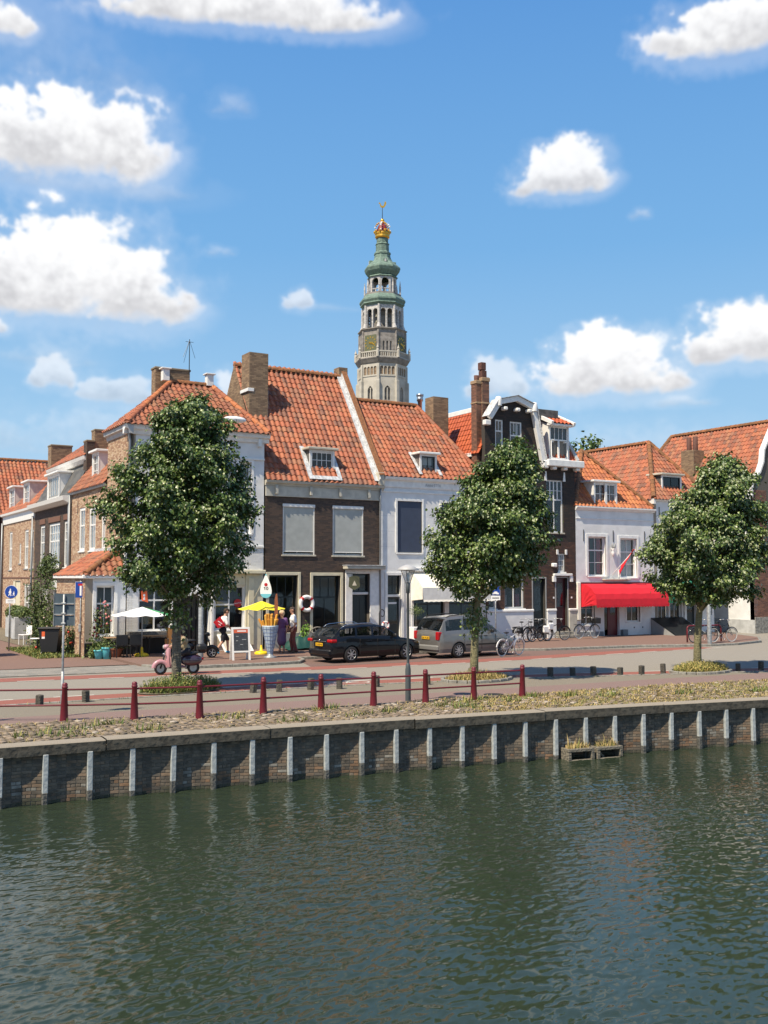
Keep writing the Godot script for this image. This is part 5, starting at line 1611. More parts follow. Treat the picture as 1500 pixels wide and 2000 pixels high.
func awning_curved(o: Node3D, x0: float, x1: float, prof: Array, m: String, scallop := true) -> Node3D:
	var a := Node3D.new()
	a.name = "awning"
	o.add_child(a)
	var b := MB.new(true)
	for k in prof.size() - 1:
		b.st.set_smooth_group(k + 1)
		var n := 24
		for i in n:
			var xa := lerpf(x0, x1, float(i) / n)
			var xb := lerpf(x0, x1, float(i + 1) / n)
			var sag := func(x: float, kk: int) -> float: return 0.012 * sin(x * 7.0 + kk * 2.0) * (1.0 if kk > 0 else 0.0)
			b.quad(Vector3(xa, prof[k + 1].y + sag.call(xa, k + 1), prof[k + 1].x), Vector3(xb, prof[k + 1].y + sag.call(xb, k + 1), prof[k + 1].x), Vector3(xb, prof[k].y + sag.call(xb, k), prof[k].x), Vector3(xa, prof[k].y + sag.call(xa, k), prof[k].x))
	obj("awning_cloth", b, M[m], a)
	for x in [x0, x1]:
		b = MB.new()
		var hub := Vector3(x, prof[-1].y - 0.12, prof[0].x)
		for k in prof.size() - 1:
			var p := Vector3(x, prof[k].y, prof[k].x)
			var q := Vector3(x, prof[k + 1].y, prof[k + 1].x)
			var mid := (p + q + hub) / 3.0 + Vector3(-0.03 if x == x0 else 0.03, 0, 0)
			b.tri(hub, q, mid); b.tri(q, p, mid); b.tri(p, hub, mid)
		obj("awning_cheek", b, M[m], a)
	if scallop:
		b = MB.new()
		var n := int((x1 - x0) / 0.2)
		for i in n:
			var xa := lerpf(x0, x1, float(i) / n)
			var w := (x1 - x0) / n
			var pts := PackedVector2Array()
			pts.append(Vector2(xa + w, 0)); pts.append(Vector2(xa, 0))
			for k in 7:
				var an := PI * k / 6.0
				pts.append(Vector2(xa + w * 0.5 - cos(an) * w * 0.5, -0.07 - 0.06 * sin(an)))
			b.poly(pts, Transform3D(Basis(), Vector3(0, prof[-1].y + 0.005, prof[-1].x + 0.012)), 0.004)
		obj("scalloped_hem", b, M[m], a)
	for i in 3:
		var bb := MB.new(true)
		var pts := []
		var x := lerpf(x0 + 0.02, x1 - 0.02, i / 2.0)
		for p in prof: pts.append(Vector3(x, p.y - 0.03, p.x - 0.02))
		bb.tube(pts, 0.012, 5)
		obj("awning_rib", bb, M.steel, a)
	return a

func red_awning_house() -> void:
	var o := thing("red_awning_house", "small white house with red scalloped awning and a white dormer", "house", Vector3(18.78, 0, 0))
	var W := 5.45
	var up := [[0.82, 3.18, 2.02, 5.2], [3.02, 3.1, 4.2, 5.15]]
	var low := [[0.25, 0.7, 1.2, 2.35], [1.85, 0.1, 2.9, 2.4], [3.4, 0.78, 4.35, 2.35]]
	wall(o, "front_wall", M.white_render, rect(0, 0, W, 6.55), up + low)
	for i in 2:
		window(o, up[i], 2, [1, 1, 1], {"rail": 2, "set": 0.16, "glass": "glass", "curtain": [[0.0, 0.3], [0.72, 1.0]] if i == 0 else [[0.0, 1.0]], "curtain_mat": "curtain" if i else "curtain_red"})
		casing(o, up[i], 0.16, "white_paint", 0.03)
	moulding(o, "cornice", "white_paint", -0.02, W + 0.04, [Vector2(0.0, 6.551), Vector2(0.05, 6.551), Vector2(0.10, 6.62), Vector2(0.18, 6.68), Vector2(0.18, 6.75), Vector2(0.0, 6.75)])
	part_box(o, "string_course", "white_paint", Vector3(0.0, 6.1, 0.001), Vector3(W, 6.16, 0.03))
	part_box(o, "sill_ledge", "stone_trim", Vector3(1.72, 2.95, 0.001), Vector3(3.55, 3.04, 0.24), 0.02)
	for x in [0.5, 2.52, 4.75]: part_box(o, "wall_tie", "iron", Vector3(x, 4.95, 0.002), Vector3(x + 0.03, 5.55, 0.03), 0.0)
	for i in [0, 2]:
		window(o, low[i], 2, [1, 1], {"rail": 9, "glass": "glass_shop", "set": 0.1})
		casing(o, low[i], 0.08)
	var d := part_box(o, "door", "red_door", Vector3(2.22, 0.11, -0.2), Vector3(2.89, 2.39, -0.15))
	part_box(d, "door_pane", "glass_shop", Vector3(2.38, 1.15, -0.149), Vector3(2.74, 2.2, -0.14))
	part_box(o, "side_light", "glass_shop", Vector3(1.86, 0.4, -0.19), Vector3(2.2, 2.39, -0.17), 0.0)
	part_box(o, "plinth", "grey_blue", Vector3(0.0, 0, 0.001), Vector3(1.8, 0.34, 0.03))
	part_box(o, "plinth_block", "grey_blue", Vector3(2.95, 0, 0.001), Vector3(3.3, 0.4, 0.22), 0.02)
	for x in [3.9, 4.5]: part_box(o, "air_vent", "iron", Vector3(x, 0.45, 0.001), Vector3(x + 0.07, 0.52, 0.012), 0.0)
	part_box(o, "awning_board", "red_door", Vector3(0.25, 2.78, 0.001), Vector3(5.3, 2.86, 0.08), 0.0)
	part_box(o, "fascia_post", "cream_cloth", Vector3(-0.02, 0.95, 0.001), Vector3(0.2, 2.86, 0.12), 0.02)
	part_box(o, "fascia_post", "cream_cloth", Vector3(5.3, 2.4, 0.001), Vector3(5.44, 2.86, 0.12), 0.02)
	awning_curved(o, 0.24, 5.25, [Vector2(0.06, 2.78), Vector2(0.45, 2.74), Vector2(0.85, 2.56), Vector2(1.12, 2.28), Vector2(1.2, 2.02), Vector2(1.22, 1.72)], "red_cloth")
	# pyramid roof
	var ap := Vector3(2.7, 9.95, -2.55)
	var e := Vector3(-0.05, 6.8, 0.02)
	var v := Vector3(0, ap.y - e.y, ap.z - e.z)
	tiles(o, e, Vector3.RIGHT, v, PackedVector2Array([Vector2(0.0, 0), Vector2(5.5, 0), Vector2(2.85, v.length()), Vector2(2.65, v.length())]), "tile_orange", 300)
	var vr := Vector3(-2.75, ap.y - e.y, 0)
	tiles(o, Vector3(5.47, 6.8, 0.02), Vector3.FORWARD, vr, PackedVector2Array([Vector2(0, 0), Vector2(5.2, 0), Vector2(2.57, vr.length())]), "tile_orange", 0)
	tiles(o, Vector3(-0.05, 6.8, -5.2), Vector3.BACK, Vector3(2.75, ap.y - e.y, 0), PackedVector2Array([Vector2(0, 0), Vector2(5.2, 0), Vector2(2.57, vr.length())]), "tile_orange", 0)
	caps(o, Vector3(5.42, 6.84, 0.0), ap + Vector3(0, 0.06, 0), 0.13)
	caps(o, Vector3(0.0, 6.84, 0.0), ap + Vector3(0, 0.06, 0), 0.13)
	shell(o, W, 6.5, 5.2, "dark_room")
	dormer(o, 1.35, 2.95, 6.85, 8.05, -0.12, 1.1, {"cols": 4, "rows": [1, 1], "roof": "white_paint", "glass": "glass"})
	part_box(o, "dormer_mullion", "white_paint", Vector3(2.08, 6.9, -0.14), Vector3(2.22, 8.0, -0.06), 0.0)

func green_awning_house() -> void:
	var o := thing("green_awning_house", "white shop with green lettered awning and long hipped tile roof", "house", Vector3(24.26, 0, -0.02))
	var W := 4.5
	var low := [[0.22, 0.85, 1.0, 2.5], [1.12, 0.85, 2.0, 2.5], [2.35, 0.1, 3.1, 2.45]]
	var up := [[0.9, 4.3, 1.8, 6.2], [2.7, 4.3, 3.6, 6.2]]
	wall(o, "front_wall", M.white_render, rect(0, 0, W, 7.2), low + up)
	for q in up: window(o, q, 2, [1, 1, 1], {"rail": 2})
	for i in 2: window(o, low[i], 2, [1, 1], {"rail": 9, "frame": "white_paint", "glass": "glass_shop"})
	var d := part_box(o, "door", "green_black", Vector3(2.36, 0.11, -0.2), Vector3(3.09, 2.44, -0.15))
	part_box(d, "door_pane", "glass_shop", Vector3(2.46, 1.2, -0.149), Vector3(2.99, 2.3, -0.14))
	for x in [2.12, 3.2]: part_box(o, "door_post", "white_paint", Vector3(x, 0.2, 0.001), Vector3(x + 0.16, 2.6, 0.1))
	part_box(o, "plinth", "grey_blue", Vector3(0.05, 0, 0.001), Vector3(2.1, 0.72, 0.06))
	part_box(o, "wall_tie", "iron", Vector3(0.4, 6.4, 0.002), Vector3(0.43, 6.9, 0.03), 0.0)
	# sloping cellar hatch
	var b := MB.new()
	b.poly(PackedVector2Array([Vector2(0, 0.1), Vector2(1.75, 0.1), Vector2(0, 0.95)]), Transform3D(Basis(Vector3(0, 0, 1), Vector3.UP, Vector3(-1, 0, 0)), Vector3(-0.35, 0, 0.05)), 0.06)
	b.poly(PackedVector2Array([Vector2(0, 0.1), Vector2(1.75, 0.1), Vector2(0, 0.95)]), Transform3D(Basis(Vector3(0, 0, 1), Vector3.UP, Vector3(-1, 0, 0)), Vector3(1.95, 0, 0.05)), 0.06)
	obj("hatch_cheek", b, M.grey_paint, o)
	part_box(o, "hatch_lid", "dark_paint", Vector3(-0.35, 0.0, -0.04), Vector3(1.95, 1.95, 0.0), 0.0, Transform3D(Basis(Vector3.RIGHT, -1.118), Vector3(0, 0.11, 1.8)))
	# awning with lettering on its front
	var a := awning_curved(o, 0.25, 4.25, [Vector2(0.06, 2.95), Vector2(0.5, 2.78), Vector2(0.95, 2.4), Vector2(1.0, 2.38), Vector2(1.03, 1.78)], "green_cloth", false)
	letters(a, "lettering", "DE", "letter_white", 0.28, Transform3D(Basis(Vector3.RIGHT, 0.05), Vector3(0.95, 2.08, 1.035)), 0.01)
	letters(a, "lettering", "EURS", "letter_white", 0.28, Transform3D(Basis(Vector3.RIGHT, 0.05), Vector3(3.35, 2.08, 1.035)), 0.01)
	# hipped roof running back
	var e := Vector3(-0.12, 7.35, 0.15)
	var ap := Vector3(2.55, 10.8, -2.8)
	moulding(o, "cornice", "white_paint", -0.1, W + 0.1, [Vector2(0.0, 7.201), Vector2(0.06, 7.201), Vector2(0.10, 7.25), Vector2(0.18, 7.27), Vector2(0.18, 7.34), Vector2(0.0, 7.34)])
	moulding(o, "cornice", "white_paint", -13.0, 0.18, [Vector2(0.0, 7.05), Vector2(0.12, 7.05), Vector2(0.15, 7.33), Vector2(0.0, 7.33)], Transform3D(Basis(Vector3.UP, -PI / 2), Vector3.ZERO))
	var vf := Vector3(0, ap.y - e.y, ap.z - e.z)
	tiles(o, e, Vector3.RIGHT, vf, PackedVector2Array([Vector2(0, 0), Vector2(W + 0.24, 0), Vector2(2.77, vf.length()), Vector2(2.57, vf.length())]), "tile", 200)
	var vl := Vector3(ap.x - e.x, ap.y - e.y, 0)
	tiles(o, Vector3(e.x, e.y, -13.0), Vector3.BACK, vl, PackedVector2Array([Vector2(0, 0), Vector2(13.15, 0), Vector2(10.2, vl.length()), Vector2(0, vl.length())]), "tile", 300)
	var vr := Vector3(-2.05, ap.y - e.y, 0)
	tiles(o, Vector3(W + 0.1, e.y, 0.15), Vector3.FORWARD, vr, PackedVector2Array([Vector2(0, 0), Vector2(13.15, 0), Vector2(13.15, vr.length()), Vector2(2.95, vr.length())]), "tile", 0)
	caps(o, e + Vector3(0, 0.03, 0), ap + Vector3(0, 0.05, 0), 0.14)
	caps(o, Vector3(W + 0.08, 7.4, 0.12), ap + Vector3(0, 0.05, 0), 0.14)
	caps(o, ap + Vector3(0, 0.05, 0), Vector3(2.55, 10.85, -13), 0.14)
	var sd := Transform3D(Basis(Vector3.UP, -PI / 2), Vector3(-0.003, 0, 0))
	wall(o, "side_wall", M.mortar_light, rect(-13, 0, 0, 7.05), [], sd, 0.2)
	bricks(o, "brick_light", rect(-3.5, 6.0, 0, 7.05), [], sd, 0)
	shell(o, W, 7.1, 13.0, "dark_room", false)
	dormer(o, 1.0, 2.5, 7.6, 8.7, -0.35, 1.0, {"cols": 2, "rows": [1, 1], "frame": "green_black", "cheek": "slate", "glass": "glass_dark"})

func corner_house() -> void:
	var o := thing("corner_house", "large corner house with sunlit white side wall and broad tile roof", "house", Vector3(30.6, 0, 1.2))
	var sd := Transform3D(Basis(Vector3.UP, -PI / 2), Vector3.ZERO)
	wall(o, "side_wall", M.white_render, rect(-10.6, 0, 0, 7.6), [[-9.0, 4.4, -8.0, 6.2], [-5.6, 4.4, -4.6, 6.2]], sd)
	for q in [[-9.0, 4.4, -8.0, 6.2], [-5.6, 4.4, -4.6, 6.2]]: window(o, q, 2, [1, 1, 1], {"rail": 2}, sd)
	part_box(o, "plinth", "grey_light", Vector3(-10.6, 0, 0.001), Vector3(0.03, 0.75, 0.03), 0.0, sd)
	# front gable of brick with a curved white-edged shoulder
	var ol := PackedVector2Array([Vector2(0, 0), Vector2(7, 0), Vector2(7, 7.6)])
	var sh := [Vector2(0, 7.6), Vector2(0.05, 8.2), Vector2(0.35, 8.7), Vector2(0.7, 9.0), Vector2(1.0, 9.6), Vector2(1.1, 10.3), Vector2(1.9, 11.6), Vector2(3.3, 12.6)]
	for i in range(1, sh.size()): ol.append(Vector2(7.0 - sh[i].x, sh[i].y))
	for i in range(sh.size() - 1, -1, -1): ol.append(sh[i])
	wall(o, "front_wall", M.mortar_dark, ol, [[1.2, 1.0, 2.4, 3.0], [1.2, 4.2, 2.4, 6.4]])
	for q in [[1.2, 1.0, 2.4, 3.0], [1.2, 4.2, 2.4, 6.4]]: window(o, q, 2, [1, 1, 1], {"rail": 2})
	bricks(o, "brick_red", rect(0.0, 0.9, 1.2, 8.0), [], Transform3D(), 0)
	part_box(o, "plinth", "kerb_stone", Vector3(0.0, 0, 0.001), Vector3(2.0, 0.9, 0.06))
	for i in sh.size() - 2:
		var p: Vector2 = sh[i]
		var q: Vector2 = sh[i + 1]
		part_box(o, "gable_coping", "white_paint", Vector3(-0.03, -0.02, -0.26), Vector3((q - p).length() + 0.03, 0.10, 0.08 + i * 0.002), 0.01, Transform3D(Basis(Vector3.BACK, (q - p).angle()), Vector3(p.x, p.y, 0)))
	var v := Vector3(3.3, 4.6, 0)
	tiles(o, Vector3(-0.12, 7.62, -14), Vector3.BACK, v, PackedVector2Array([Vector2(13.75, 0), Vector2(13.75, v.length()), Vector2(5.1, v.length()), Vector2(3.4, 0.0)]), "tile", 300)
	tiles(o, Vector3(6.7, 7.62, -0.3), Vector3.FORWARD, Vector3(-3.5, 4.6, 0), PackedVector2Array([Vector2(0, 0), Vector2(10.3, 0), Vector2(8.6, v.length()), Vector2(0, v.length())]), "tile", 0)
	caps(o, Vector3(3.18, 12.25, -0.3), Vector3(3.18, 12.25, -8.9), 0.15)
	caps(o, Vector3(-0.1, 7.7, -10.6), Vector3(3.18, 12.25, -8.9), 0.15)
	part_box(o, "gutter", "white_paint", Vector3(-10.6, 7.45, 0.001), Vector3(-0.05, 7.6, 0.16), 0.02, sd)
	var b := MB.new()
	b.box(Vector3(6.8, 0, -10.6), Vector3(7, 7.6, -0.3)); b.box(Vector3(0.3, 0, -10.6), Vector3(6.75, 7.6, -10.4)); b.box(Vector3(0.3, 7.3, -10.35), Vector3(6.75, 7.4, -0.3))
	b.tri(Vector3(0, 7.6, -10.5), Vector3(3.2, 12.2, -8.9), Vector3(6.8, 7.6, -10.5))
	obj("shell_wall", b, M.mortar_dark, o)
	chimney(o, Vector3(0.9, 8.6, -6.0), Vector3(1.8, 10.85, -5.0), "brick_chimney", 0)
	var p := MB.new(true)
	for z in [-5.75, -5.25]: p.lathe(Vector3(1.35, 10.85, z), [Vector2(0.16, 0), Vector2(0.15, 0.85), Vector2(0, 0.86)], 12)
	obj("chimney_pot", p, M.rust, o)
	var sk := Transform3D(Basis(Vector3.BACK, v.angle_to(Vector3.RIGHT)) * Basis(), Vector3(-0.12, 7.62, 0))
	part_box(o, "skylight", "lead", Vector3(1.6, 0.11, -3.6), Vector3(2.6, 0.2, -2.9), 0.01, sk)

# ---------------------------------------------------------------- the side street, seen at a slant on the left
func side_row() -> void:
	var dT := -PI / 2
	# D: buff brick with a white dormer
	var o := thing("buff_brick_house", "buff brick house with tall white windows beside the cafe", "house", Vector3(-4.3, 0, -9.03), dT)
	var W := 6.02
	var op := [[1.5, 4.3, 2.5, 6.26], [3.25, 4.28, 4.3, 6.2], [5.3, 4.25, 5.85, 6.2]]
	wall(o, "front_wall", M.mortar_light, rect(0, 0, W, 7.0), op)
	bricks(o, "brick_light", rect(0, 3.0, W, 7.0), op, Transform3D(), 250)
	for q in op: window(o, q, 2, [1.5, 1], {"set": 0.02, "width": 0.13, "curtain": [[0, 1]], "sill_mat": "white_paint"})
	for x in [1.2, 2.85]: part_box(o, "wall_tie", "iron", Vector3(x, 6.0, 0.01), Vector3(x + 0.03, 6.6, 0.03), 0.0)
	var v := Vector3(0, 3.4, -2.8)
	tiles(o, Vector3(0, 7.1, 0.12), Vector3.RIGHT, v, PackedVector2Array([Vector2(0, 0), Vector2(W, 0), Vector2(W, v.length()), Vector2(0, v.length())]), "tile_old", 250)
	moulding(o, "gutter", "zinc", -0.02, W, [Vector2(0.02, 6.95), Vector2(0.14, 6.95), Vector2(0.18, 7.08), Vector2(0.02, 7.08)])
	dormer(o, 2.45, 3.5, 7.4, 8.7, -0.3, 1.2, {"cols": 2, "rows": [1, 1, 1], "roof": "white_paint"})
	pipe(o, [Vector3(0.05, 7.0, 0.12), Vector3(0.05, 0.1, 0.12)], 0.05)
	shell(o, W, 6.95, 5.0, "mortar_light", true, false)
	chimney(o, Vector3(-0.45, 7.5, -1.0), Vector3(0.1, 9.55, -0.62), "brick_dark", 0, 0.03)
	chimney(o, Vector3(-0.55, 7.6, -1.75), Vector3(0.05, 10.1, -1.01), "brick_chimney", 0, 0.03)
	# C: dark brick with a slate mansard
	o = thing("dark_brick_house", "dark brick house with slate mansard and white boxed cornice", "house", Vector3(-4.3, 0, -17.03), dT)
	W = 7.97
	op = [[1.35, 3.6, 2.4, 5.8], [3.4, 3.6, 5.7, 5.8], [6.6, 3.6, 7.6, 5.8], [4.9, 0.1, 5.9, 2.4], [2.0, 0.9, 3.4, 2.6]]
	wall(o, "front_wall", M.mortar_dark, rect(0, 0, W, 6.6), op)
	bricks(o, "brick_dark", rect(0, 2.6, W, 6.6), op, Transform3D(), 150)
	for i in 5: window(o, op[i], [2, 4, 2, 1, 2][i], [1.7, 0.55, 0.55], {"set": 0.03, "width": 0.11, "curtain": [[0, 1]], "mullion": i == 1})
	for i in 3: part_box(o, "lintel", "brick_red_1", Vector3(op[i][0] - 0.1, 5.86, 0.008), Vector3(op[i][2] + 0.1, 6.12, 0.04))
	moulding(o, "cornice", "white_paint", -0.05, W + 0.02, [Vector2(0.0, 6.6), Vector2(0.12, 6.6), Vector2(0.40, 6.75), Vector2(0.45, 6.95), Vector2(0.0, 6.98)])
	v = Vector3(0, 1.55, -0.85)
	var b := MB.new()
	b.quad(Vector3(0, 6.98, 0.0), Vector3(W, 6.98, 0.0), Vector3(W, 8.7, -0.9), Vector3(0, 8.7, -0.9))
	obj("mansard", b, M.slate, o)
	var sl := MB.new()
	sl.box(Vector3(-0.14, -0.14, 0.0), Vector3(0.14, 0.14, 0.012))
	var at := []
	var tn := []
	for j in 9:
		for i in 26: at.append(Transform3D(Basis(Vector3.RIGHT, -0.43), Vector3(0.2 + i * 0.3 + (0.15 if j & 1 else 0.0), 7.1 + j * 0.18, -0.05 - j * 0.094))); tn.append(rng.randi())
	scatter(o, "slate", "slates", sl.done(), at, tn, "slates", 234)
	moulding(o, "cornice", "white_paint", -0.05, W, [Vector2(-0.95, 8.6), Vector2(-0.7, 8.6), Vector2(-0.55, 8.75), Vector2(-0.5, 8.9), Vector2(-0.95, 8.9)])
	tiles(o, Vector3(0, 8.95, -0.6), Vector3.RIGHT, Vector3(0, 1.6, -2.2), rect(0, 0, W, 2.7), "tile", 150)
	dormer(o, 2.6, 5.2, 7.05, 8.3, -0.05, 1.0, {"cols": 6, "rows": [1], "roof": "white_paint"})
	pipe(o, [Vector3(W - 0.05, 6.7, 0.12), Vector3(W - 0.05, 0.1, 0.12)], 0.05)
	shell(o, W, 6.9, 5.0, "mortar_dark")
	# B: pale brick with two dormers
	o = thing("pale_brick_house", "pale brick house with two white dormers down the side street", "house", Vector3(-4.3, 0, -26.0), dT)
	W = 8.95
	op = [[1.9, 3.55, 2.8, 5.78], [4.9, 3.9, 5.4, 5.0], [6.35, 3.6, 7.35, 5.75], [7.8, 3.6, 8.7, 5.7], [3.4, 0.1, 5.4, 2.9], [6.5, 0.5, 8.2, 2.7]]
	wall(o, "front_wall", M.mortar_light, rect(0, 0, W, 6.4), op)
	bricks(o, "brick_light", rect(0, 0.0, W, 6.4), op, Transform3D(), 150)
	for i in 6:
		if i == 4: continue
		window(o, op[i], 2, [1.3, 1], {"set": 0.03, "width": 0.12, "curtain": [[0, 1]], "sill_mat": "grey_paint"})
	part_box(o, "door", "cream_paint", Vector3(3.9, 0.1, -0.1), Vector3(5.39, 2.88, -0.05))
	part_box(o, "door_frame", "cream_paint", Vector3(3.41, 0.1, -0.12), Vector3(3.88, 2.88, 0.02))
	moulding(o, "cornice", "white_paint", 0, W, [Vector2(0.0, 6.3), Vector2(0.06, 6.3), Vector2(0.08, 6.75), Vector2(0.22, 6.8), Vector2(0.24, 6.92), Vector2(0.0, 6.92)])
	v = Vector3(0, 3.2, -2.9)
	tiles(o, Vector3(0, 6.95, 0.12), Vector3.RIGHT, v, rect(0, 0, W, v.length()), "tile", 150)
	for x in [1.0, 5.2]: dormer(o, x, x + 1.5, 7.05, 8.45, -0.12, 1.5, {"cols": 2, "rows": [1, 1, 1], "roof": "white_paint", "cheek": "cheek_boards"})
	for x in [0.1, W - 0.1]: pipe(o, [Vector3(x, 6.4, 0.12), Vector3(x, 0.1, 0.12)], 0.055)
	part_box(o, "string_course", "brick_red_1", Vector3(0.0, 3.05, 0.008), Vector3(W, 3.12, 0.03), 0.0)
	shell(o, W, 6.85, 5.0, "mortar_light")
	chimney(o, Vector3(6.2, 7.6, -2.35), Vector3(7.0, 10.5, -1.2), "brick_chimney", 0, 0.04)
	# A: house closing the view, its orange roof showing over the row
	o = thing("end_house", "orange tiled house closing the far end of the side street", "house", Vector3(-4.6, 0, -27.0))
	W = 11.0
	var g := PackedVector2Array([Vector2(-8, 0), Vector2(0, 0), Vector2(0, 6.9), Vector2(-4, 10.9), Vector2(-8, 6.9)])
	wall(o, "side_wall", M.mortar_light, g, [], Transform3D(Basis(Vector3.UP, -PI / 2), Vector3.ZERO))
	bricks(o, "brick_red", g, [], Transform3D(Basis(Vector3.UP, -PI / 2), Vector3(-0.004, 0, 0)), 0)
	wall(o, "front_wall", M.brick_red_1, rect(0, 0, W, 6.9))
	v = Vector3(0, 3.9, -4.1)
	tiles(o, Vector3(-0.1, 6.95, 0.1), Vector3.RIGHT, v, rect(0, 0, 5.0, v.length()), "tile", 250)
	tiles(o, Vector3(4.9, 6.95, 0.1), Vector3.RIGHT, v, rect(0, 0, 6.2, v.length()), "tile", 0)
	caps(o, Vector3(-0.1, 10.9, -4.0), Vector3(W, 10.9, -4.0))
	part_box(o, "chimney", "brick_chimney_1", Vector3(-0.1, 9.8, -4.6), Vector3(0.35, 11.9, -3.8))

# ---------------------------------------------------------------- the abbey tower
func comb(w: float, y0: float, ys: float, y1: float, n: int, pier: float, mid: float, pointed := 0.0) -> PackedVector2Array:   # a wall face with n arches cut out from below
	var p := PackedVector2Array([Vector2(-w / 2, y1), Vector2(-w / 2, y0), Vector2(-w / 2 + pier, y0)])
	var aw := (w - 2 * pier - (n - 1) * mid) / n
	for i in n:
		var x := -w / 2 + pier + i * (aw + mid)
		for k in 9:
			var a := PI - PI * k / 8.0
			var hh := sin(a) * aw / 2 * (1.0 + pointed * (1.0 - absf(cos(a))))
			p.append(Vector2(x + aw / 2 + cos(a) * aw / 2, ys + hh))
		if i < n - 1:
			p.append(Vector2(x + aw, y0)); p.append(Vector2(x + aw + mid, y0))
	p.append(Vector2(w / 2 - pier, y0)); p.append(Vector2(w / 2, y0)); p.append(Vector2(w / 2, y1))
	return p

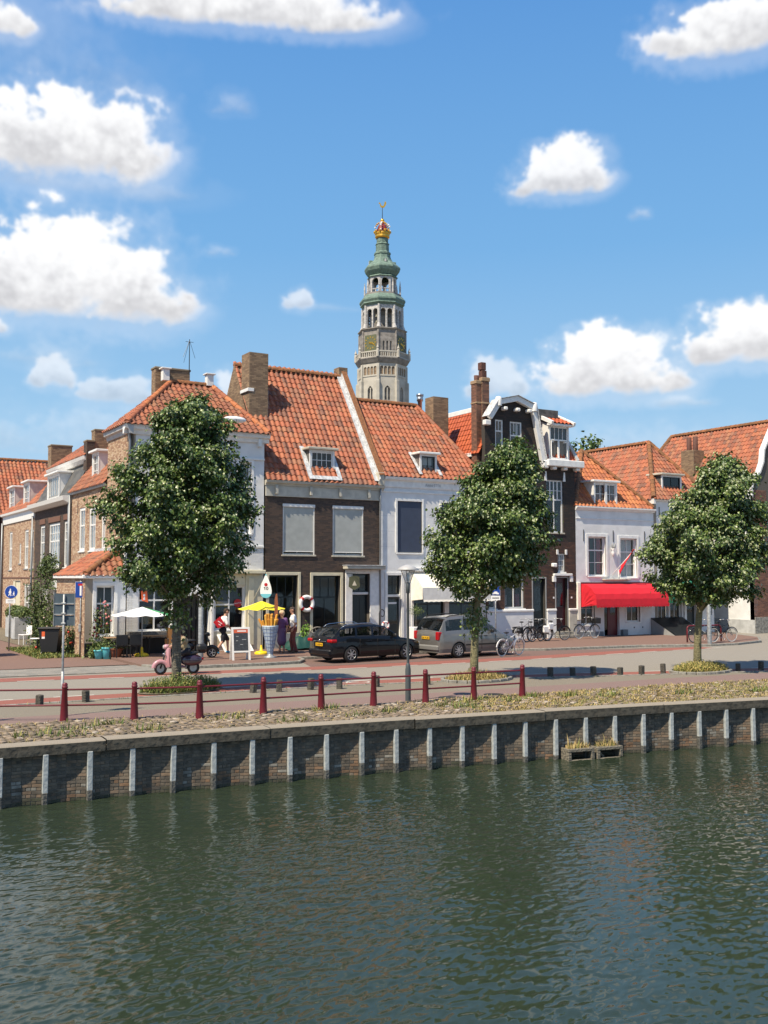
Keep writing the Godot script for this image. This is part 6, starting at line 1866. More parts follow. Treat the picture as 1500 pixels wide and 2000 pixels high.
func tower() -> void:
	var o := thing("abbey_tower", "tall octagonal abbey tower with green copper top and golden crown", "tower", Vector3(104.9, 0, -166.2), -0.531)
	var turn := deg_to_rad(-99.6)
	var c8 := cos(PI / 8)
	var face := func(k: int, R: float) -> Transform3D:      # in the middle of a face of an octagon of circumradius R
		var ph := deg_to_rad(12.9 + 45.0 * k)
		return Transform3D(Basis(Vector3.UP, ph), Vector3(sin(ph), 0, cos(ph)) * R * c8)
	var vert := func(k: int, R: float) -> Vector3:
		var ph := deg_to_rad(-9.6 + 45.0 * k)
		return Vector3(sin(ph), 0, cos(ph)) * R
	var b := MB.new()
	var side := 2.0 * sin(PI / 8)
	# lower stage of pale stone with pointed windows
	b.lathe(Vector3.ZERO, [Vector2(5.7, 0), Vector2(5.7, 44.0), Vector2(5.1, 44.0), Vector2(5.1, 53.0)], 8, turn)
	obj("stone_core", b, M.tower_grey, o)
	for k in 8:
		var t: Transform3D = face.call(k, 5.75)
		var w := 5.75 * side
		b = MB.new()
		b.poly(comb(w, 38.5, 46.3, 49.8, 1, 1.5, 0.0, 0.5), t, 0.5)
		bar(b, -w / 2, 36.0, w / 2, 38.5, -0.5, 0.0, t)
		bar(b, -0.12, 38.5, 0.12, 46.9, -0.35, -0.15, t)
		bar(b, -0.05, 0.0, 0.05, 1.0, -0.33, -0.17, t * Transform3D(Basis(Vector3.BACK, 0.6), Vector3(0, 46.6, 0))); bar(b, -0.05, 0.0, 0.05, 1.0, -0.33, -0.17, t * Transform3D(Basis(Vector3.BACK, -0.6), Vector3(0, 46.6, 0)))
		obj("window_wall", b, M.tower_stone, o)
		b = MB.new()
		b.poly(comb(w * 0.94, 49.9, 51.5, 52.6, 4, 0.35, 0.18), t, 0.22)
		bar(b, -w / 2 * 0.96, 49.55, w / 2 * 0.96, 49.9, -0.2, 0.12, t)
		obj("blind_arcade", b, M.tower_stone, o)
		b = MB.new()
		bar(b, -w / 2, 49.8, w / 2, 52.8, -0.5, -0.2, t)
		obj("arcade_back", b, M.tower_rust, o)
		b = MB.new()
		var q: Vector3 = vert.call(k, 5.75)
		var bt := Transform3D(Basis(Vector3.UP, deg_to_rad(-9.6 + 45.0 * k)), q)
		b.cbox(Vector3(-0.42, 36, -0.3), Vector3(0.42, 48.6, 0.55), 0.08, bt)
		b.cbox(Vector3(-0.30, 48.6, -0.3), Vector3(0.30, 52.4, 0.25), 0.06, bt)
		obj("buttress", b, M.tower_stone, o)
	# gallery
	b = MB.new()
	b.lathe(Vector3.ZERO, [Vector2(5.7, 52.5), Vector2(6.0, 52.8), Vector2(6.35, 53.4), Vector2(6.55, 53.7), Vector2(6.55, 53.9), Vector2(5.0, 53.9)], 8, turn)
	obj("gallery_cornice", b, M.tower_grey, o)
	for k in 8:
		var t: Transform3D = face.call(k, 6.5)
		var w := 6.5 * side
		b = MB.new()
		bar(b, -w / 2, 55.1, w / 2, 55.4, -0.35, 0.0, t); bar(b, -w / 2, 53.91, w / 2, 54.1, -0.35, 0.0, t)
		for i in 9: bar(b, -w / 2 + (i + 0.6) * w / 9.5 - 0.11, 54.1, -w / 2 + (i + 0.6) * w / 9.5 + 0.11, 55.1, -0.28, -0.06, t)
		obj("balustrade", b, M.tower_stone, o)
		b = MB.new()
		b.lathe(vert.call(k, 6.4), [Vector2(0.34, 53.9), Vector2(0.34, 55.5), Vector2(0.2, 55.7), Vector2(0.32, 56.0), Vector2(0.12, 56.5), Vector2(0.0, 57.1)], 8)
		obj("pinnacle", b, M.tower_stone, o)
	# clock stage
	b = MB.new()
	b.lathe(Vector3.ZERO, [Vector2(5.1, 53.5), Vector2(5.1, 60.4)], 8, turn)
	obj("clock_core", b, M.tower_grey, o)
	for k in 8:
		var t: Transform3D = face.call(k, 5.5)
		var w := 5.5 * side
		b = MB.new()
		if k % 2 == 0:
			b.poly(comb(w, 53.9, 57.6, 60.4, 3, 1.05, 0.42), t, 0.45)
		else:
			bar(b, -w / 2, 53.9, w / 2, 60.4, -0.4, 0.0, t)
		obj("clock_stage_wall", b, M.tower_grey, o)
		b = MB.new()
		b.cyl(vert.call(k, 5.52) + Vector3(0, 53.9, 0), vert.call(k, 5.52) + Vector3(0, 60.4, 0), 0.26, 0.26, 8)
		obj("corner_shaft", b, M.tower_grey, o)
		if k % 2 == 1:
			var cl := MB.new()
			bar(cl, -1.55, 55.6, 1.55, 59.3, 0.003, 0.12, t)
			var dial := obj("clock_face", cl, M.clock_green, o)
			cl = MB.new()
			bar(cl, -1.6, 55.2, 1.6, 55.5, 0.003, 0.3, t)
			obj("clock_ledge", cl, M.tower_grey, dial)
			for i in 12:
				cl = MB.new()
				bar(cl, -0.10, 1.15, 0.10, 1.55, 0.12, 0.16, t * Transform3D(Basis(Vector3.BACK, TAU * i / 12.0), Vector3(0, 57.45, 0)))
				obj("hour_mark", cl, M.gold, dial)
			for hnd in [[-PI * 0.62, 1.25, 0.14], [-PI * 0.56, 0.8, 0.2]]:
				cl = MB.new()
				bar(cl, -hnd[2], -0.4, hnd[2], hnd[1], 0.17, 0.22, t * Transform3D(Basis(Vector3.BACK, hnd[0]), Vector3(0, 57.45, 0)))
				obj("clock_hand", cl, M.gold, dial)
	b = MB.new()
	b.lathe(Vector3.ZERO, [Vector2(5.4, 60.2), Vector2(5.75, 60.7), Vector2(5.95, 60.75), Vector2(5.95, 60.95), Vector2(5.4, 61.1), Vector2(4.0, 61.1)], 8, turn)
	obj("cornice", b, M.tower_grey, o)
	# open arcade with bells inside
	b = MB.new()
	b.lathe(Vector3.ZERO, [Vector2(2.6, 61.0), Vector2(2.6, 66.8)], 8, turn)
	obj("arcade_core", b, M.tower_grey, o)
	for k in 8:
		var t: Transform3D = face.call(k, 4.75)
		b = MB.new()
		b.poly(comb(4.75 * side, 61.1, 65.1, 66.6, 2, 0.42, 0.36), t, 0.5)
		obj("arcade", b, M.tower_white, o)
		b = MB.new()
		var p: Vector3 = vert.call(k, 4.8)
		b.cyl(p + Vector3(0, 61.1, 0), p + Vector3(0, 66.6, 0), 0.34, 0.26, 8)
		b.cyl(p * 1.04 + Vector3(0, 61.1, 0), p + Vector3(0, 62.6, 0), 0.55, 0.2, 8)
		obj("column", b, M.tower_white, o)
		b = MB.new(true)
		for y in [62.4, 63.8, 65.0]:
			b.lathe(t.basis.z * 3.5 + Vector3(0, y, 0) + t.basis.x * 0.6, [Vector2(0.38, 0), Vector2(0.24, 0.3), Vector2(0.18, 0.6), Vector2(0, 0.7)], 8)
		obj("bell", b, M.bronze, o)
	b = MB.new()
	b.lathe(Vector3.ZERO, [Vector2(4.7, 66.5), Vector2(5.0, 66.9), Vector2(5.35, 67.1), Vector2(5.3, 67.4), Vector2(5.55, 67.9), Vector2(5.5, 68.3)], 8, turn)
	obj("copper_cornice", b, M.copper_green, o)
	b = MB.new()
	b.lathe(Vector3.ZERO, [Vector2(5.5, 68.3), Vector2(4.9, 69.0), Vector2(4.5, 69.35), Vector2(3.4, 69.5)], 8, turn)
	obj("copper_roof", b, M.copper_green, o)
	b = MB.new()
	b.lathe(Vector3.ZERO, [Vector2(4.5, 69.35), Vector2(4.5, 69.75), Vector2(2.5, 69.8)], 8, turn)
	obj("lantern_base", b, M.tower_grey, o)
	# upper lantern, open to the sky
	for k in 8:
		var t: Transform3D = face.call(k, 3.4)
		b = MB.new()
		b.poly(comb(3.4 * side, 69.7, 72.5, 73.7, 1, 0.42, 0.0), t, 0.45)
		bar(b, -3.4 * side / 2 + 0.4, 69.7, 3.4 * side / 2 - 0.4, 70.0, -0.4, -0.05, t); bar(b, -3.4 * side / 2 + 0.4, 70.7, 3.4 * side / 2 - 0.4, 70.9, -0.4, -0.05, t)
		bar(b, -0.1, 70.0, 0.1, 70.7, -0.3, -0.1, t)
		obj("lantern_wall", b, M.tower_white, o)
		b = MB.new()
		b.lathe(vert.call(k, 4.25), [Vector2(0.2, 69.7), Vector2(0.2, 71.2), Vector2(0.24, 71.3), Vector2(0.02, 73.1)], 6)
		obj("pinnacle", b, M.tower_white, o)
	b = MB.new()
	b.lathe(Vector3.ZERO, [Vector2(3.3, 73.6), Vector2(3.75, 73.8), Vector2(3.5, 74.1), Vector2(3.2, 74.2), Vector2(3.5, 74.4), Vector2(4.1, 75.2), Vector2(4.35, 75.9), Vector2(4.25, 76.3)], 8, turn)
	obj("onion_underside", b, M.copper_green, o)
	b = MB.new()
	b.lathe(Vector3.ZERO, [Vector2(4.25, 76.3), Vector2(3.5, 77.0), Vector2(2.5, 77.8), Vector2(2.0, 78.7), Vector2(1.9, 79.4), Vector2(2.05, 79.6), Vector2(2.0, 80.0)], 8, turn)
	b.lathe(Vector3.ZERO, [Vector2(2.0, 80.0), Vector2(1.6, 80.3), Vector2(1.55, 81.9), Vector2(1.7, 82.0), Vector2(1.65, 82.2), Vector2(1.4, 82.4), Vector2(1.35, 83.6)], 8, turn)
	obj("onion_dome", b, M.copper_green, o)
	for k in 8:
		if k % 2 == 0:
			var t: Transform3D = face.call(k, 3.3)
			b = MB.new()
			var dr := part_box(o, "dome_dormer", "copper_green", Vector3(-0.4, 76.9, -0.7), Vector3(0.4, 78.0, 0.2), 0.1, t)
			part_box(dr, "dormer_shutter", "tower_white", Vector3(-0.22, 77.1, 0.201), Vector3(0.22, 77.75, 0.23), 0.0, t)
		for q in [[1.6, 80.4, 81.8], [1.42, 82.5, 83.5]]:
			part_box(o, "neck_panel", "copper_green", Vector3(-0.3, q[1], -0.05), Vector3(0.3, q[2], 0.03), 0.0, face.call(k, q[0]))
	# imperial crown, orb, mast and weathercock
	b = MB.new()
	b.lathe(Vector3.ZERO, [Vector2(1.5, 83.5), Vector2(1.75, 83.8), Vector2(1.7, 84.3), Vector2(1.85, 84.5), Vector2(1.8, 84.9)], 16)
	var cr := obj("crown", b, M.gold, o)
	for k in 10:
		var a := TAU * k / 10.0
		var d := Vector3(cos(a), 0, sin(a))
		b = MB.new()
		b.ball(d * 1.85 + Vector3(0, 85.1, 0), Vector3(0.3, 0.4, 0.3), 6, 4)
		obj("crown_leaf", b, M.gold, cr)
	b = MB.new(true)
	b.lathe(Vector3.ZERO, [Vector2(1.3, 84.9), Vector2(1.35, 85.5), Vector2(1.05, 86.4), Vector2(0.5, 87.1), Vector2(0.2, 87.4)], 16)
	obj("crown_cap", b, M.crown_red, cr)
	for k in 8:
		var a := TAU * k / 8.0 + 0.2
		var d := Vector3(cos(a), 0, sin(a))
		b = MB.new()
		for i in 5:
			var f := i / 4.0
			b.ball(d * lerpf(1.85, 0.5, f * f) + Vector3(0, lerpf(85.3, 87.4, sqrt(f)), 0), Vector3(0.22, 0.22, 0.22), 6, 4)
		obj("crown_arch", b, M.gold if k % 2 else M.white_gloss, cr)
	b = MB.new(true)
	b.ball(Vector3(0, 87.9, 0), Vector3(0.5, 0.5, 0.5), 12, 8)
	obj("orb", b, M.gold, cr)
	b = MB.new()
	b.cyl(Vector3(0, 88.3, 0), Vector3(0, 91.2, 0), 0.09, 0.06, 6)
	obj("mast", b, M.iron, o)
	b = MB.new()
	b.poly(PackedVector2Array([Vector2(-0.75, 0.75), Vector2(-0.45, 0.5), Vector2(-0.3, 0.1), Vector2(-0.1, -0.15), Vector2(0.3, -0.1), Vector2(0.45, 0.4), Vector2(0.55, 0.85), Vector2(0.85, 0.9), Vector2(0.95, 0.4), Vector2(0.75, -0.1), Vector2(0.4, -0.6), Vector2(-0.2, -0.6), Vector2(-0.55, -0.3), Vector2(-0.6, 0.3), Vector2(-0.9, 0.45)]), Transform3D(Basis(), Vector3(0, 91.7, 0)), 0.12)
	obj("weathercock", b, M.gold, o)

# ---------------------------------------------------------------- trees and plants
func leaf_shape(l: float, w: float) -> ArrayMesh:
	var b := MB.new()
	var tip := Vector3(0, -l, -l * 0.22)
	var st := Vector3(0, 0, 0)
	for s in [-1, 1]:
		var a := Vector3(s * w * 0.5, -l * 0.28, l * 0.10)
		var c := Vector3(s * w * 0.34, -l * 0.68, l * 0.0)
		var mid := Vector3(0, -l * 0.5, -l * 0.03)
		if s > 0:
			b.tri(st, mid, a); b.tri(a, mid, c); b.tri(c, mid, tip)
		else:
			b.tri(st, a, mid); b.tri(a, c, mid); b.tri(c, tip, mid)
	return b.done()

func leaf_at(p: Vector3, out: Vector3, k: float) -> Transform3D:
	var n := (out * 0.55 + Vector3(0, 0.55, 0) + Vector3(rng.randf_range(-1, 1), rng.randf_range(-1, 1), rng.randf_range(-1, 1)) * 0.75).normalized()
	var y := (Vector3(0, 0.75, 0) - out * 0.5 + Vector3(rng.randf_range(-1, 1), rng.randf_range(-1, 1), rng.randf_range(-1, 1)) * 0.6)
	y = (y - n * y.dot(n)).normalized()
	return Transform3D(Basis(y.cross(n), y, n) * Basis().scaled(Vector3(k, k, k)), p)

func tree(at: Vector3, label: String, top: float, low: float, R: float, sd: int, lean: Vector3, prof: Array, leaves: int, r0: float, opts := {}) -> Node3D:
	rng.seed = sd
	var o := thing("street_tree", label, "tree", at, 0.0, "street trees along the quay")
	var b := MB.new(true)
	var spine := []
	for i in 13:
		var f := i / 12.0
		spine.append(lean * pow(f, 1.7) + Vector3(sin(f * 5.0 + sd) * 0.05, f * (top - 0.35), cos(f * 4.0 + sd) * 0.05))
	b.tube(spine, r0, 12, 0.015)
	b.cyl(Vector3(0, -0.05, 0), Vector3(0, 0.35, 0), r0 * 1.35, r0 * 0.98, 12, false)
	var on := func(h: float) -> Vector3:
		var f := clampf(h / (top - 0.35), 0.0, 1.0) * 12.0
		var i := mini(int(f), 11)
		return spine[i].lerp(spine[i + 1], f - i)
	var noise := FastNoiseLite.new()
	noise.seed = sd; noise.frequency = 0.8
	var spots := []
	var limbs := 64
	for i in limbs:
		var f := (i + 0.5) / limbs
		var t := pow(f, 0.9)
		var h0 := lerpf(low - 0.25, top - 0.9, t)
		var az := i * 2.39996 + rng.randf_range(-0.3, 0.3)
		var d := Vector3(cos(az), 0, sin(az))
		var h1 := h0 + rng.randf_range(0.45, 1.1) + 0.3 * (1.0 - t)
		var tt := clampf((h1 - low) / (top - low), 0.0, 1.0)
		var rr: float = R * interp(prof, tt) * (1.0 + 0.32 * noise.get_noise_3d(d.x * 1.3, tt * 4.0, d.z * 1.3) + rng.randf_range(-0.12, 0.06))
		var p0: Vector3 = on.call(h0)
		var p2: Vector3 = on.call(h1) * Vector3(1, 0, 1) + d * rr + Vector3(0, h1, 0)
		if t < 0.15: p2.y -= rng.randf_range(0.0, 0.5)
		var p1 := p0.lerp(p2, 0.5) + Vector3(0, rng.randf_range(0.0, 0.25), 0)
		var pts := []
		for k in 6:
			var u := k / 5.0
			pts.append(p0 * (1 - u) * (1 - u) + p1 * 2 * u * (1 - u) + p2 * u * u)
		b.tube(pts, lerpf(0.055, 0.022, t), 5, 0.007)
		var along := int(4 + rr * 3.6)
		for k in along:
			var u := lerpf(0.32, 1.0, (k + rng.randf()) / along)
			var c := p0 * (1 - u) * (1 - u) + p1 * 2 * u * (1 - u) + p2 * u * u
			var off := Vector3(rng.randf_range(-1, 1), rng.randf_range(-0.7, 0.9), rng.randf_range(-1, 1)) * lerpf(0.42, 0.16, u) * minf(1.0, rr)
			spots.append([c + off, (d * u + off * 0.8 + Vector3(0, 0.25, 0)).normalized(), rng.randf_range(0.7, 1.35)])
			if k % 2 == 0: b.tube([c, c + off * 0.6 + Vector3(0, 0.03, 0), c + off], 0.009, 4, 0.004)
	for k in 170:
		var tt := rng.randf_range(0.04, 0.95)
		var az := rng.randf() * TAU
		var d := Vector3(cos(az), 0, sin(az))
		var hh := lerpf(low, top, tt)
		var rr: float = R * interp(prof, tt) * sqrt(rng.randf_range(0.15, 0.88))
		spots.append([on.call(hh) * Vector3(1, 0, 1) + d * rr + Vector3(0, hh, 0), (d + Vector3(0, 0.3, 0)).normalized(), rng.randf_range(0.8, 1.3)])
	for k in 8: spots.append([on.call(top - 0.5 + k * 0.06) + Vector3(rng.randf_range(-0.15, 0.15), rng.randf_range(0, 0.25), rng.randf_range(-0.15, 0.15)), Vector3.UP, 0.6])
	obj("trunk", b, M[opts.get("bark", "bark")], o)
	var total := 0.0
	for s in spots: total += s[2]
	var ats := []
	var tone := []
	for s in spots:
		var n := int(leaves * s[2] / total)
		var rad := 0.215 * sqrt(s[2])
		var pale: float = opts.get("pale", 0.12) * rng.randf_range(0.4, 1.7)
		for i in n:
			var q := Vector3(rng.randfn(), rng.randfn() * 0.75, rng.randfn()) * rad * 0.55
			ats.append(leaf_at(s[0] + q, (s[1] + q.normalized() * 0.6).normalized(), rng.randf_range(0.75, 1.25)))
			var z := rng.randf()
			tone.append(4 if z < pale else (5 if z < pale * 1.8 else (3 if z > 0.80 else rng.randi_range(0, 2))))
	put("crown", merged(leaf_shape(0.10, 0.08), ats, tone, "leaf"), M.leaf_many, o)
	if opts.has("sucker"):
		ats = []; tone = []
		for i in 420:
			var q := Vector3(rng.randfn() * 0.17, rng.randfn() * 0.27, rng.randfn() * 0.17)
			ats.append(leaf_at(on.call(opts.sucker) + Vector3(0, opts.sucker, 0) * Vector3(1, 0, 1) + q, q.normalized(), rng.randf_range(0.8, 1.2)))
			tone.append([3, 3, 4, 5, 2, 0][rng.randi_range(0, 5)])
		put("trunk_shoots", merged(leaf_shape(0.10, 0.085), ats, tone, "leaf"), M.leaf_many, o)
	return o

func bush(n: String, label: String, cat: String, at: Vector3, size: Vector3, count: int, pal: String, opts := {}) -> Node3D:
	var o := thing(n, label, cat, at)
	var ats := []
	var tone := []
	var sz: float = opts.get("leaf", 0.07)
	var b := MB.new()
	for i in 14:
		var a := rng.randf() * TAU
		var e := Vector3(cos(a) * size.x * 0.7 * rng.randf(), size.y * rng.randf_range(0.6, 1.0), sin(a) * size.z * 0.7 * rng.randf())
		b.tube([Vector3(e.x * 0.15, 0, e.z * 0.15), Vector3(e.x * 0.6, e.y * 0.5, e.z * 0.6), e], 0.012, 4, 0.004)
	obj("stems", b, M.bark, o)
	var lumps := []
	for i in opts.get("lumps", 16):
		var q := Vector3(rng.randfn() * 0.4, rng.randf(), rng.randfn() * 0.4)
		var k := sqrt(maxf(0.05, 1.0 - q.y * 0.75))
		lumps.append(Vector3(q.x * size.x * k, q.y * size.y * 0.95, q.z * size.z * k))
	for i in count:
		var c: Vector3 = lumps[i % lumps.size()]
		var q := Vector3(rng.randfn() * size.x, rng.randfn() * size.y * 0.6, rng.randfn() * size.z) * 0.2
		var p := c + q
		p.y = maxf(p.y, 0.02)
		ats.append(leaf_at(p, q.normalized(), rng.randf_range(0.7, 1.3)))
		tone.append(rng.randi())
	put("foliage", merged(leaf_shape(sz, sz * opts.get("wide", 0.7)), ats, tone, pal), M[pal + "_many"], o)
	for f in opts.get("flowers", []):
		for i in f[1]:
			var c: Vector3 = lumps[rng.randi() % lumps.size()]
			b = MB.new(true)
			b.ball(c + Vector3(rng.randfn() * 0.12, rng.randfn() * 0.1, size.z * 0.25 + rng.randf() * 0.1), Vector3.ONE * f[2], 7, 4)
			obj("flower", b, M[f[0]], o)
	return o

func bed(at: Vector3, label: String, pal: String, rx: float, rz: float, h: float, n: int, ring: bool, bushy: bool, turn := 0.0) -> void:
	var o := thing("planting_bed", label, "planting", at, turn, "planting round the street trees")
	var b := MB.new(true)
	if ring:
		for i in 20:
			b = MB.new()
			var a0 := TAU * i / 20.0 + 0.01
			var a1 := TAU * (i + 1) / 20.0 - 0.01
			var p := Vector3(cos(a0) * rx, 0, sin(a0) * rz)
			var q := Vector3(cos(a1) * rx, 0, sin(a1) * rz)
			b.cbox(Vector3(0, -0.02, -0.05), Vector3(p.distance_to(q), 0.09, 0.05), 0.015, Transform3D(Basis(Vector3.UP, -atan2(q.z - p.z, q.x - p.x)), p))
			obj("edging_stone", b, M.kerb_stone, o)
	b = MB.new(true)
	b.lathe(Vector3.ZERO, [Vector2(rx - 0.05, 0.02), Vector2(rx * 0.5, 0.05), Vector2(0, 0.06)], 20, 0.0, Vector2(1, rz / rx))
	obj("soil", b, M.soil, o)
	var ats := []
	var tone := []
	for i in n:
		var a := rng.randf() * TAU
		var r := sqrt(rng.randf())
		var p := Vector3(cos(a) * r * rx * 0.9, 0.03, sin(a) * r * rz * 0.9)
		var hh := h * rng.randf_range(0.5, 1.2) * (1.15 - 0.6 * r * r)
		ats.append(Transform3D(Basis(Vector3.UP, rng.randf() * TAU) * Basis(Vector3.RIGHT, rng.randf_range(-0.1, 0.75)) * Basis().scaled(Vector3(1.0, hh / 0.3, hh / 0.3)), p))
		tone.append(rng.randi())
	put("grasses", merged(blade(0.014, 0.3, 0.11), ats, tone, pal), M[pal + "_many"], o)
	if bushy:
		ats = []; tone = []
		for i in n:
			var a := rng.randf() * TAU
			var r := sqrt(rng.randf())
			var p := Vector3(cos(a) * r * rx * 0.85, h * rng.randf_range(0.2, 1.3) * (1.1 - 0.5 * r), sin(a) * r * rz * 0.85)
			ats.append(leaf_at(p, p.normalized(), rng.randf_range(0.5, 1.0)))
			tone.append(rng.randi())
		put("foliage", merged(leaf_shape(0.075, 0.04), ats, tone, pal), M[pal + "_many"], o)

func vegetation() -> void:
	var prof := [[0.0, 0.3], [0.1, 0.64], [0.2, 0.88], [0.33, 1.02], [0.48, 0.99], [0.62, 0.86], [0.78, 0.64], [0.9, 0.4], [1.0, 0.14]]
	tree(Vector3(-6.55, 0.01, 12.45), "tallest leafy street tree, left, in front of the corner cafe", 8.2, 2.45, 2.12, 21, Vector3(0.3, 0, 0.1), prof, 48000, 0.145, {"pale": 0.055, "sucker": 2.15})
	var prof2 := [[0.0, 0.25], [0.1, 0.58], [0.2, 0.84], [0.36, 1.02], [0.52, 0.93], [0.68, 0.68], [0.85, 0.4], [1.0, 0.12]]
	tree(Vector3(2.16, 0.01, 14.3), "middle street tree with leafy shoots sprouting low on its trunk", 7.3, 2.5, 1.98, 33, Vector3(1.05, 0, 0.6), prof2, 44000, 0.135, {"pale": 0.085, "sucker": 1.8, "bark": "bark_lichen"})
	tree(Vector3(10.15, 0.01, 15.87), "right street tree with silvery leaves beside the bicycle stand", 7.2, 2.1, 2.12, 47, Vector3(0.85, 0, 0.45), prof2, 44000, 0.14, {"pale": 0.14, "bark": "bark_lichen"})
	rng.seed = 77
	bed(Vector3(-6.5, 0.01, 12.75), "green and yellow shrubs round the left street tree", "weed", 1.35, 0.75, 0.40, 1500, false, true, 0.25)
	bed(Vector3(2.2, 0.01, 14.45), "dry golden grasses in a kerbed oval round the middle tree", "dry", 1.25, 0.85, 0.27, 1500, true, false, 0.25)
	bed(Vector3(10.1, 0.01, 16.0), "yellowing shrubs in a kerbed oval round the right tree", "dry_green", 1.3, 0.8, 0.32, 1500, true, true, 0.2)
	# the front gardens of the side street
	bush("climbing_shrub", "tall dark climbing shrub against the side street house", "shrub", Vector3(-5.6, 0.04, -9.5), Vector3(1.0, 3.0, 0.9), 1700, "shrub", {"leaf": 0.12})
	bush("rose_bush", "pale flowering rose bush left of the black wheelie bin", "shrub", Vector3(-6.1, 0.04, -5.6), Vector3(0.85, 1.9, 0.8), 1300, "weed_green", {"leaf": 0.09, "flowers": [["petal_pale", 16, 0.045]]})
	bush("garden_shrub", "low leafy garden shrub with red blossoms by the grass", "shrub", Vector3(-6.3, 0.04, -4.1), Vector3(0.65, 0.85, 0.5), 800, "shrub", {"leaf": 0.10, "flowers": [["petal_red", 7, 0.05]]})
	bush("garden_shrub", "leafy shrub with orange blossoms right of the wheelie bin", "shrub", Vector3(-6.0, 0.04, -1.6), Vector3(0.45, 1.25, 0.35), 700, "shrub", {"leaf": 0.08, "flowers": [["petal_red", 6, 0.045]]})
	bush("wall_creeper", "green creeper hanging over the white balcony box", "creeper", Vector3(-4.75, 2.6, -11.2), Vector3(0.55, 1.6, 1.6), 1300, "shrub", {"leaf": 0.11})
	# hollyhocks in front of the annexe
	for q in [[-5.62, 0.55, 2.0, "hollyhock with dark red flowers beside the dead end sign"], [-5.25, 0.5, 2.25, "tallest pink hollyhock in front of the annexe window"]]:
		var o := thing("hollyhock", q[3], "plant", Vector3(q[0], 0.05, q[1]))
		var b := MB.new()
		for k in 3: b.tube([Vector3(k * 0.09 - 0.09, 0, 0), Vector3(k * 0.12 - 0.12, 1.0, 0.03), Vector3(k * 0.2 - 0.2, q[2] * (1.0 - 0.13 * k), 0.0)], 0.012, 5, 0.006)
		obj("stems", b, M.weed_2, o)
		var ats := []
		var tone := []
		for i in 330:
			var f := pow(rng.randf(), 1.5)
			ats.append(leaf_at(Vector3(rng.randfn() * 0.13 * (1.3 - f), f * q[2] * 0.95, rng.randfn() * 0.1 * (1.3 - f)), Vector3(rng.randfn(), 0.3, rng.randfn()).normalized(), rng.randf_range(0.5, 1.3) * (1.2 - 0.6 * f)))
			tone.append(rng.randi())
		put("foliage", merged(leaf_shape(0.10, 0.09), ats, tone, "weed_green"), M.weed_green_many, o)
		for i in 11:
			b = MB.new(true)
			var f := rng.randf_range(0.4, 1.0)
			b.ball(Vector3(rng.randfn() * 0.09, f * q[2] * 0.95, 0.06 + rng.randf() * 0.05), Vector3(0.045, 0.045, 0.03), 7, 4)
			obj("flower", b, M["petal_dark" if q[0] < -5.5 else "petal_pink"], o)
	# grass strip along the side street and far tree behind the roofs
	var at := []
	var tone := []
	for i in 5000:
		var x := rng.randf_range(-7.6, -5.95)
		var z := rng.randf_range(-6.5, -0.2)
		var k := rng.randf_range(0.4, 1.2)
		at.append(Transform3D(Basis(Vector3.UP, rng.randf() * TAU) * Basis(Vector3.RIGHT, rng.randf_range(-0.2, 0.8)) * Basis().scaled(Vector3(k * 1.5, k, k)), Vector3(x, 0.045, z)))
		tone.append(rng.randi())
	stuff("lawn_grass", "short sunburnt grass strip in front of the side street gardens", "grass", blade(0.015, 0.12, 0.05), at, tone, "weed")
	var ft := thing("far_tree", "green tree top showing behind the roofs beside the gable house", "tree", Vector3(37.5, 0, -24))
	var b2 := MB.new()
	b2.cyl(Vector3(0, 0, 0), Vector3(0, 10, 0), 0.3, 0.1, 8)
	obj("trunk", b2, M.bark, ft)
	var ats2 := []
	var tone2 := []
	var lumps := []
	for i in 26: lumps.append(Vector3(rng.randfn() * 1.4, 12.6 + rng.randfn() * 0.9, rng.randfn() * 1.4))
	for i in 3800:
		var q := Vector3(rng.randfn(), rng.randfn(), rng.randfn()) * 0.42
		ats2.append(leaf_at(lumps[i % 26] + q, q.normalized(), rng.randf_range(0.8, 1.4)))
		tone2.append(rng.randi_range(0, 3))
	put("crown", merged(leaf_shape(0.30, 0.24), ats2, tone2, "leaf"), M.leaf_many, ft)

# ---------------------------------------------------------------- street furniture
func railing() -> void:
	var o := thing("red_railing", "dark red iron railing with conical posts along the quay footpath", "railing")
	var p := [[-14.9, 14.9], [-13.5, 15.7], [-12.1, 16.4], [-10.65, 17.07], [-9.27, 17.62], [-7.91, 18.0], [-6.41, 18.08], [-4.94, 18.13], [-3.55, 18.18], [-2.11, 18.28], [-0.70, 18.36], [0.81, 18.42]]
	var b := MB.new(true)
	b.lathe(Vector3.ZERO, [Vector2(0.095, -0.1), Vector2(0.09, 0.02), Vector2(0.056, 0.70), Vector2(0.068, 0.715), Vector2(0.068, 0.735), Vector2(0.055, 0.745), Vector2(0.062, 0.78), Vector2(0.045, 0.815), Vector2(0.0, 0.825)], 16)
	var m := b.done()
	for i in p.size():
		put("post", m, M.red_rail, o, Transform3D(Basis(Vector3.BACK, rng.randf_range(-0.02, 0.02)), Vector3(p[i][0], 0, p[i][1])))
		if i > 0:
			for h in [0.67, 0.335]:
				b = MB.new(true)
				b.cyl(Vector3(p[i - 1][0], h, p[i - 1][1]), Vector3(p[i][0], h, p[i][1]), 0.021, 0.021, 8, false)
				obj("rail", b, M.red_rail, o)

